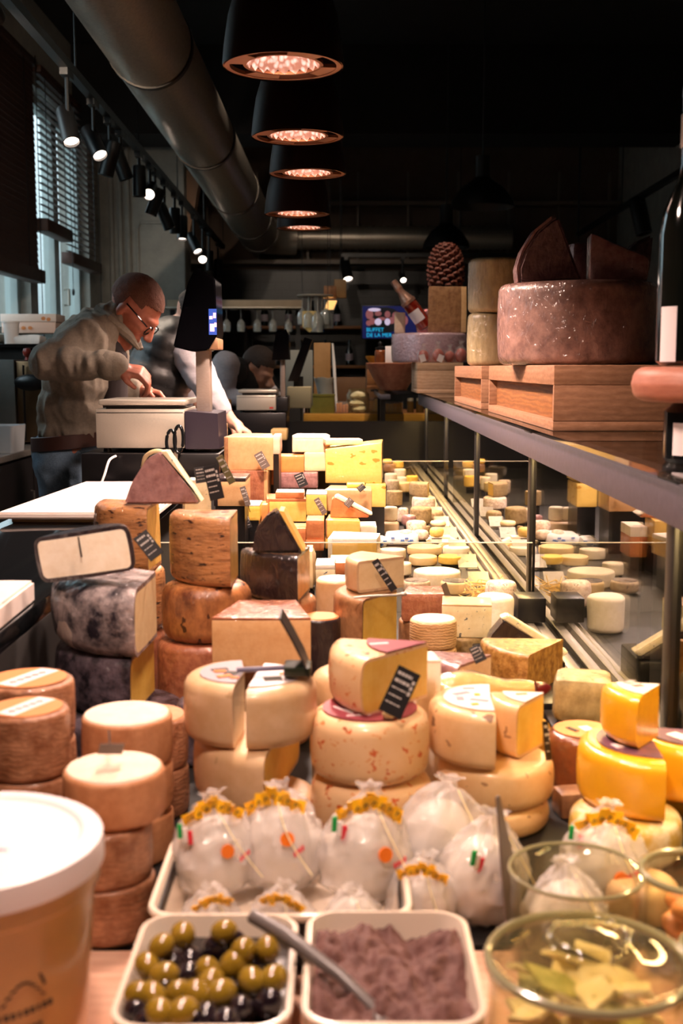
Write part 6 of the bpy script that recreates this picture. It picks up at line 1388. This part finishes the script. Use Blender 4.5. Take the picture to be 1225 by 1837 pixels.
bm = nb(); zt_ = z_at(646, 6.02)-.906; lathe(bm, [(0, zt_), (.014, zt_), (.009, zt_+.015), (.020, zt_+.028), (.023, zt_+.045), (.015, zt_+.06), (0, zt_+.063)], 20, cx=x_at(40, 6.02, 1.3)+1.85, cy=.1); finish('red_knob', bm, mat('red_knob_wood', '8A2A1E', rough=.35), t)
t = thing('wall_shelf', 'dark glass shelf above the steel machine', 'shelf', (-2.2, 6.35, 1.405)); box('shelf_plate', 0, .62, 0, .6, 0, .02, M_blackgl, .003, t); box('bracket', .0, .5, .05, .07, -.06, 0, M_black, parent=t); box('bracket', .0, .5, .53, .55, -.06, 0, M_black, parent=t)
t = thing('food_tub', 'white plastic tub on the dark glass shelf', 'tub', (x_at(19, 6.5, 1.45), 6.52, 1.4255)); bm = nb(); lathe(bm, [(0, 0), (.037, 0), (.042, .115), (0, .115)], 28); finish('tub_body', bm, M_white, t); bm = nb(); lathe(bm, [(0, .1155), (.046, .1155), (.046, .126), (0, .128)], 28); finish('lid', bm, M_white, t)
t = thing('plastic_bag', 'flat crumpled white plastic bag on the dark glass shelf', 'bag', (x_at(58, 6.6, 1.44)-.02, 6.55, 1.4255)); bm = nb(); bx(bm, -.07, .09, -.06, .1, 0, .05, .012); bmesh.ops.subdivide_edges(bm, edges=[e for e in bm.edges if e.calc_length() > .03], cuts=4, use_grid_fill=True); jitter(bm, .012, 22, 4, keepz=.001); finish('bag_body', bm, M_paper, t)
t = thing('cardboard_box', 'pink and white printed flat box on the window sill', 'box', (x_at(60, 7.15, 1.55), 7.0, 1.5005)); box('box_body', -.15, .17, 0, .22, 0, .065, mat('pink_white_card', 'E8C8B8', rough=.6), .003, t); box('box_lid', -.155, .175, -.004, .225, .066, .112, mat('white_card', 'F0DDD2', rough=.6), .003, t)
bm = nb()
for (x, z_) in ((-.06, .03), (-.02, .03), (.02, .03), (.10, .085), (.13, .08)): ball(bm, (x, -.0045, z_), (.014, .001, .011), seg=10, rings=6)
finish('printed_mark', bm, M_lbl_or, t)
t = thing('plastic_container', 'translucent white plastic container on the prep counter', 'container', (x_at(6, 5.5, 1.), 5.5, .906)); bm = nb(); loft(bm, [rloop(bm, .14, .2, .015, 0), rloop(bm, .16, .22, .02, .125), rloop(bm, .154, .214, .018, .125), rloop(bm, .134, .194, .013, .004)]); finish('container_body', bm, mat('translucent_white', 'C8D0D4', rough=.3), t)

# =================================================================== PEOPLE
M_skin = mat('skin_ruddy', 'B4705A', 'A4604C', 14, .5, .08, 60); M_skin2 = mat('skin_light', 'D2A088', 'C6907A', 14, .5, .08, 60)
M_shirt = mat('grey_olive_shirt', '867C6E', '786E62', 40, .85, .4, 60)
M_jeans = mat('blue_jeans', '4E6276', '5E7488', 60, .85, .3, 220)
M_hair1 = mat('short_brown_grey_hair', '56362A', '74493A', 160, .8, .6, 300); M_hair2 = mat('dark_brown_hair', '2A1A12', '382418', 90, .7, .6, 300)
M_vest = mat('black_puffer_fabric', '1C1B1C', '262526', 30, .5, .2, 60); M_wshirt = mat('white_shirt_fabric', 'B4AEB4', 'A8A2A8', 30, .8, .2, 120)
M_leather = mat('brown_belt_leather', '3A1E18', rough=.5); M_apron = mat('dark_apron', '241A1A', rough=.8)
def head_prims(bm, c, yawpitch, s=1.0, ear=True):
    """head facing +X in its own frame, placed by matrix; returns the matrix"""
    Mx = Matrix.Translation(c) @ yawpitch
    def E(p, r, rot=None):
        vs = ball(bm, (0, 0, 0), r, seg=20, rings=14)
        R = (rot.to_matrix().to_4x4() if rot else Matrix.Identity(4))
        for v in vs: v.co = Mx @ (Vector(p)*s + (R @ (v.co*s)))
    def C(a, b_, ra, rb):
        old = set(bm.verts); cap(bm, Vector(a)*s, Vector(b_)*s, ra*s, rb*s, 10)
        for v in bm.verts:
            if v not in old: v.co = Mx @ v.co
    E((-.012, 0, .035), (.098, .076, .088)); E((.028, 0, .0), (.070, .066, .085)); E((.038, 0, -.055), (.056, .054, .058))       # skull, face, jaw
    E((.078, 0, -.098), (.022, .026, .018)); E((.072, 0, .030), (.028, .052, .016))                                             # chin, brow
    C((.094, 0, .018), (.118, 0, -.024), .009, .013); E((.108, .011, -.029), (.011, .009, .008)); E((.108, -.011, -.029), (.011, .009, .008))   # nose
    E((.090, 0, -.058), (.013, .024, .007)); E((.087, 0, -.069), (.013, .022, .008))                                             # lips
    for y in (-1, 1):
        E((.062, y*.036, -.018), (.028, .024, .026))                                                                            # cheek
        E((.077, y*.031, .008), (.012, .014, .009))                                                                             # eye ball
        if ear: E((-.012, y*.074, -.005), (.018, .008, .032), Euler((0, .25, y*.3))); E((-.008, y*.073, -.03), (.010, .007, .012))
    return Mx
def hand(bm, wrist, direc, palm_n, s=1.0, curl=.5):
    """palm and five fingers: direc points along the fingers, palm_n out of the palm"""
    d = Vector(direc).normalized(); n = Vector(palm_n); n = (n - n.dot(d)*d).normalized(); sd = d.cross(n); w_ = Vector(wrist)
    cap(bm, w_, w_+d*.03*s, .024*s, .026*s, 12)
    for k in range(4):
        o = (k-1.5)*.019*s; a = w_ + d*.02*s + sd*o*.7; b_ = w_ + d*.085*s + sd*o; cap(bm, a, b_, .014*s, .0115*s, 10)
        L = (.040, .045, .042, .033)[k]*s; q1 = b_ + (d*math.cos(curl) + n*math.sin(curl))*L; q2 = q1 + (d*math.cos(curl*2.1) + n*math.sin(curl*2.1))*L*.75; q3 = q2 + (d*math.cos(curl*2.9) + n*math.sin(curl*2.9))*L*.5
        cap(bm, b_, q1, .0105*s, .0095*s, 8); cap(bm, q1, q2, .0095*s, .0085*s, 8); cap(bm, q2, q3, .0085*s, .0075*s, 8)
    t0 = w_ + d*.025*s - sd*.022*s; t1 = t0 + (d*.6 - sd*.7 + n*.3).normalized()*.042*s; t2 = t1 + (d*.85 - sd*.1 + n*.5).normalized()*.032*s
    cap(bm, t0, t1, .014*s, .011*s, 8); cap(bm, t1, t2, .011*s, .009*s, 8)
def hair_cap(name, m, parent, Mx, s=1.0, long_top=0):
    bm = nb(); r = bmesh.ops.create_uvsphere(bm, u_segments=96, v_segments=64, radius=1)
    for v in r['verts']: v.co = Vector((v.co.x*(.1025+long_top*.2) - .013, v.co.y*.0800, v.co.z*(.094+long_top) + .036))
    dele = [v for v in bm.verts if (v.co.z < .040 and v.co.x > -.02) or (v.co.x > .040 and v.co.z < .062 + .3*(v.co.x-.04)) or v.co.z < -.035 - .3*v.co.x]
    bmesh.ops.delete(bm, geom=dele, context='VERTS'); r = bmesh.ops.extrude_face_region(bm, geom=bm.faces[:])
    for v in [g for g in r['geom'] if isinstance(g, bmesh.types.BMVert)]: v.co = Vector((v.co.x*.93, v.co.y*.93, .036+(v.co.z-.036)*.93))
    for v in bm.verts: v.co = Mx @ (v.co*s + noise.noise_vector(v.co*90)*.0015*s)
    return finish(name, bm, m, parent)

# ---- man in the grey shirt, leaning over the scale, facing right
Y0 = 4.36
def q_(px, py, dy=0): return W(px, py, Y0+dy)
man = thing('person', 'man with glasses in a grey shirt and jeans bending over the steel scale', 'person', (-1.03, Y0, 0)); off = Vector(man.location)
def P_(px, py, dy=0): return q_(px, py, dy) - off
RotH = Matrix.Rotation(R_(-8), 4, 'Z') @ Matrix.Rotation(R_(50), 4, 'Y')
bm = nb(); HM = head_prims(bm, P_(238, 556), RotH, 1.03)
cap(bm, P_(196, 592), P_(225, 562), .062, .058); cap(bm, P_(190, 600), P_(150, 680), .09, .10); cap(bm, P_(150, 680), P_(125, 790), .11, .11)
cap(bm, P_(160, 612, -.16), P_(92, 655, -.24), .045, .038); cap(bm, P_(92, 655, -.24), P_(206, 660, -.26), .036, .028)
hand(bm, P_(206, 660, -.26), (1, .05, -.18), (.05, .5, -1), 1.05, .75)
cap(bm, P_(185, 612, .17), P_(205, 690, .2), .045, .036); cap(bm, P_(205, 690, .2), P_(252, 700, .12), .036, .027); hand(bm, P_(252, 700, .12), (1, -.2, -.25), (0, -.4, -1), 1.0, .6)
for sy in (-.085, .085):
    cap(bm, P_(122, 800, sy), Vector((P_(122, 800).x+.02, sy, .50)), .075, .055); cap(bm, Vector((P_(122, 800).x+.02, sy, .50)), Vector((P_(122, 800).x-.0, sy, .09)), .052, .038)
    cap(bm, Vector((P_(122, 800).x-.02, sy, .06)), Vector((P_(122, 800).x+.13, sy, .045)), .038, .035)
remeshed('body', bm, M_skin, man, .006, 4)
hair_cap('hair', M_hair1, man, HM, 1.03)
# shirt
bm = nb()
def ell(c, r): ball(bm, c, r, seg=20, rings=14)
ell(P_(132, 770), (.125, .165, .09)); ell(P_(136, 735), (.135, .175, .13)); ell(P_(146, 680), (.135, .185, .14)); ell(P_(158, 628), (.125, .195, .12)); ell(P_(176, 596), (.095, .17, .075))
cap(bm, P_(128, 760), P_(170, 610), .13, .115); cap(bm, P_(176, 592), P_(206, 576), .085, .074)
cap(bm, P_(160, 608, -.15), P_(88, 650, -.24), .082, .064); cap(bm, P_(88, 650, -.24), P_(196, 656, -.27), .064, .047)
cap(bm, P_(190, 610, .15), P_(205, 690, .2), .078, .06); cap(bm, P_(205, 690, .2), P_(240, 698, .13), .058, .046)
shirt = remeshed('shirt', bm, M_shirt, man, .008, 3, (.019, 9, (1.3, 1.0, .6)))
bm = nb(); a, b_ = P_(196, 656, -.27), P_(206, 657, -.27); cap(bm, a, b_, .053, .050); finish('cuff', bm, M_shirt, shirt)
bm = nb(); n_ = P_(204, 577); 
for sgn in (-1, 1):
    pts = [n_ + Vector((-.05, sgn*.03, .045)), n_ + Vector((.0, sgn*.075, .01)), n_ + Vector((.065, sgn*.055, -.055)), n_ + Vector((.095, sgn*.028, -.10))]
    tube(bm, pts, [.020, .022, .020, .008], 8)
finish('collar', bm, M_shirt, shirt)
bm = nb(); cap(bm, P_(196, 612, -.05), P_(214, 640, -.06), .03, .028); cap(bm, P_(214, 640, -.06), P_(205, 735, -.05), .03, .05); finish('apron', bm, M_apron, man)
# jeans, belt, shoes
bm = nb(); bxh = P_(122, 800).x
ball(bm, P_(122, 808), (.13, .17, .10), seg=20, rings=14); ball(bm, P_(108, 832, -.06), (.10, .10, .10)); ball(bm, P_(108, 832, .07), (.10, .10, .10))
for sy in (-.085, .085): cap(bm, Vector((bxh-.005, sy, P_(0, 830).z)), Vector((bxh+.02, sy, .50)), .098, .075); cap(bm, Vector((bxh+.02, sy, .50)), Vector((bxh, sy, .10)), .075, .065)
jn = remeshed('jeans', bm, M_jeans, man, .010, 4, (.006, 9, (1, 1, 1.5)))
bm = nb(); c = P_(126, 789); lathe(bm, [(1.0, -.028), (1.04, -.026), (1.04, .022), (1.0, .024), (1.0, -.028)], 40)
for v in bm.verts: v.co = Vector((c.x+v.co.x*.135, v.co.y*.172, c.z+v.co.z+v.co.x*.012))
finish('belt', bm, M_leather, man)
for sy in (-.085, .085):
    bm = nb(); ball(bm, (bxh+.05, sy, .045), (.145, .05, .045)); 
    for v in bm.verts: v.co.z = max(v.co.z, .002)
    finish('shoe', bm, M_leather, man)
# glasses
bm = nb(); s_ = 1.03
def H_(x, y, z): return HM @ Vector((x*s_, y*s_, z*s_))
for y in (-1, 1):
    tube(bm, [H_(-.01, y*.082, .016), H_(.04, y*.083, .018), H_(.094, y*.062, .014)], .0028, 8)
    tube(bm, [H_(.101, y*.034 + .027*math.cos(a), .002+.019*math.sin(a)) for a in [2*math.pi*i/20 for i in range(20)]], .0028, 6, closed=True)
tube(bm, [H_(.103, -.008, .006), H_(.106, 0, .009), H_(.103, .008, .006)], .0026, 6); finish('glasses', bm, M_blackgl, man)

# ---- man in the black quilted vest behind the scale screen, face hidden
Y0 = 5.25; man2 = thing('person', 'person in a black quilted vest and white shirt reaching forward behind the till screen', 'person', (-.85, Y0, 0)); off = Vector(man2.location)
bm = nb(); HM2 = head_prims(bm, P_(344, 570), Matrix.Rotation(R_(60), 4, 'Y'), 1.0)
cap(bm, P_(320, 598), P_(345, 585), .06, .055); cap(bm, P_(318, 605), P_(275, 700), .10, .12); cap(bm, P_(275, 700), P_(262, 790)+Vector((-.12, 0, 0)), .12, .11)
cap(bm, P_(352, 640, -.14), P_(372, 700, -.16), .05, .04); cap(bm, P_(372, 700, -.16), P_(416, 757, -.2), .04, .028); hand(bm, P_(416, 757, -.2), (.85, -.1, -.55), (-.5, 0, -.8), 1.0, .55)
cap(bm, P_(330, 640, .16), P_(345, 710, .18), .05, .04); cap(bm, P_(345, 710, .18), P_(380, 745, .12), .04, .028); hand(bm, P_(380, 745, .12), (.9, -.1, -.4), (-.4, 0, -.9), 1.0, .5)
for sy in (-.09, .09): cap(bm, P_(262, 790, sy)+Vector((-.12, 0, 0)), Vector((P_(262, 790).x-.12, sy, .5)), .08, .06); cap(bm, Vector((P_(262, 790).x-.12, sy, .5)), Vector((P_(262, 790).x-.12-.02, sy, .08)), .055, .04); cap(bm, Vector((P_(262, 790).x-.12-.02, sy, .05)), Vector((P_(262, 790).x-.12+.14, sy, .04)), .04, .036)
remeshed('body', bm, M_skin2, man2, .008, 4); hair_cap('hair', M_hair2, man2, HM2, 1.0, .01)
bm = nb(); ball(bm, P_(272, 740)+Vector((-.05, 0, 0)), (.15, .19, .17)); ball(bm, P_(285, 675), (.15, .21, .16)); ball(bm, P_(305, 625), (.135, .21, .13)); ball(bm, P_(322, 600), (.085, .17, .08)); cap(bm, P_(270, 760)+Vector((-.1, 0, 0)), P_(315, 615), .13, .12); cap(bm, P_(322, 600), P_(338, 590), .085, .075)
b2 = remeshed('quilted_vest', bm, M_vest, man2, .012, 4)
for v in b2.data.vertices: v.co += v.normal*.010*abs(math.sin((v.co.z*1.0 + v.co.x*.35)*38))
bm = nb(); cap(bm, P_(336, 628, -.13), P_(372, 700, -.17), .085, .062); cap(bm, P_(372, 700, -.17), P_(397, 732, -.19), .062, .046); cap(bm, P_(325, 628, .16), P_(345, 710, .18), .08, .06); ball(bm, P_(330, 640), (.09, .15, .12))
remeshed('white_shirt', bm, M_wshirt, man2, .010, 4, (.007, 8, (1, 1, 1.6)))
bm = nb(); ball(bm, P_(264, 800)+Vector((-.11, 0, 0)), (.135, .17, .11))
for sy in (-.09, .09): cap(bm, P_(262, 800, sy)+Vector((-.12, 0, 0)), Vector((P_(262, 790).x-.12, sy, .5)), .10, .078); cap(bm, Vector((P_(262, 790).x-.12, sy, .5)), Vector((P_(262, 790).x-.12-.02, sy, .06)), .076, .062)
remeshed('trousers', bm, M_apron, man2, .012, 4)

# ---- bending man at the back, talking on a phone
Y0 = 7.15; man3 = thing('person', 'short haired man in a dark vest bending low at the back, hand at his face', 'person', (-.72, Y0, 0)); off = Vector(man3.location)
bm = nb(); HM3 = head_prims(bm, P_(461, 664), Matrix.Rotation(R_(-28), 4, 'Z') @ Matrix.Rotation(R_(38), 4, 'Y'), 1.05)
cap(bm, P_(440, 680), P_(452, 672), .058, .055); cap(bm, P_(440, 685), P_(395, 690), .10, .12); cap(bm, P_(395, 690), P_(382, 760)+Vector((-.16, 0, 0)), .12, .11)
cap(bm, P_(408, 660, -.2), P_(402, 715, -.24), .05, .04); cap(bm, P_(402, 715, -.24), P_(450, 716, -.26), .04, .028); hand(bm, P_(450, 716, -.26), (1, -.1, .1), (0, .3, -1), 1., .5)
cap(bm, P_(430, 690, .18), P_(490, 712, .1), .05, .04); cap(bm, P_(490, 712, .1), P_(482, 685, -.02), .038, .028); hand(bm, P_(482, 685, -.02), (-.15, .1, 1), (-1, 0, .1), 1., .5)
for sy in (-.09, .09): cap(bm, P_(382, 760, sy)+Vector((-.16, 0, 0)), Vector((P_(382, 760).x-.16, sy, .45)), .08, .06); cap(bm, Vector((P_(382, 760).x-.16, sy, .45)), Vector((P_(382, 760).x-.16-.02, sy, .06)), .055, .04); cap(bm, Vector((P_(382, 760).x-.16, sy, .05)), Vector((P_(382, 760).x-.16+.14, sy, .04)), .04, .036)
remeshed('body', bm, M_skin2, man3, .008, 4); hair_cap('hair', M_hair2, man3, HM3, 1.06, .012)
bm = nb(); ball(bm, P_(392, 700), (.15, .2, .15)); cap(bm, P_(385, 750)+Vector((-.14, 0, 0)), P_(395, 690), .13, .145); cap(bm, P_(395, 685), P_(438, 683), .14, .11); ball(bm, P_(420, 672), (.12, .2, .11)); cap(bm, P_(438, 682), P_(446, 676), .085, .075)
remeshed('dark_vest', bm, M_vest, man3, .012, 4, (.006, 8, (1, 1, 1)))
bm = nb(); cap(bm, P_(405, 655, -.2), P_(400, 712, -.25), .085, .065); cap(bm, P_(400, 712, -.25), P_(436, 716, -.27), .06, .048); cap(bm, P_(428, 688, .18), P_(490, 714, .1), .075, .055); cap(bm, P_(490, 714, .1), P_(487, 702, .02), .052, .044)
remeshed('white_shirt', bm, M_wshirt, man3, .010, 4, (.008, 8, (1, 1, 1.6)))
bm = nb(); ball(bm, P_(382, 770)+Vector((-.16, 0, 0)), (.13, .17, .11))
for sy in (-.09, .09): cap(bm, P_(382, 760, sy)+Vector((-.16, 0, 0)), Vector((P_(382, 760).x-.16, sy, .45)), .10, .075); cap(bm, Vector((P_(382, 760).x-.16, sy, .45)), Vector((P_(382, 760).x-.16-.02, sy, .06)), .075, .062)
remeshed('trousers', bm, M_apron, man3, .012, 4)
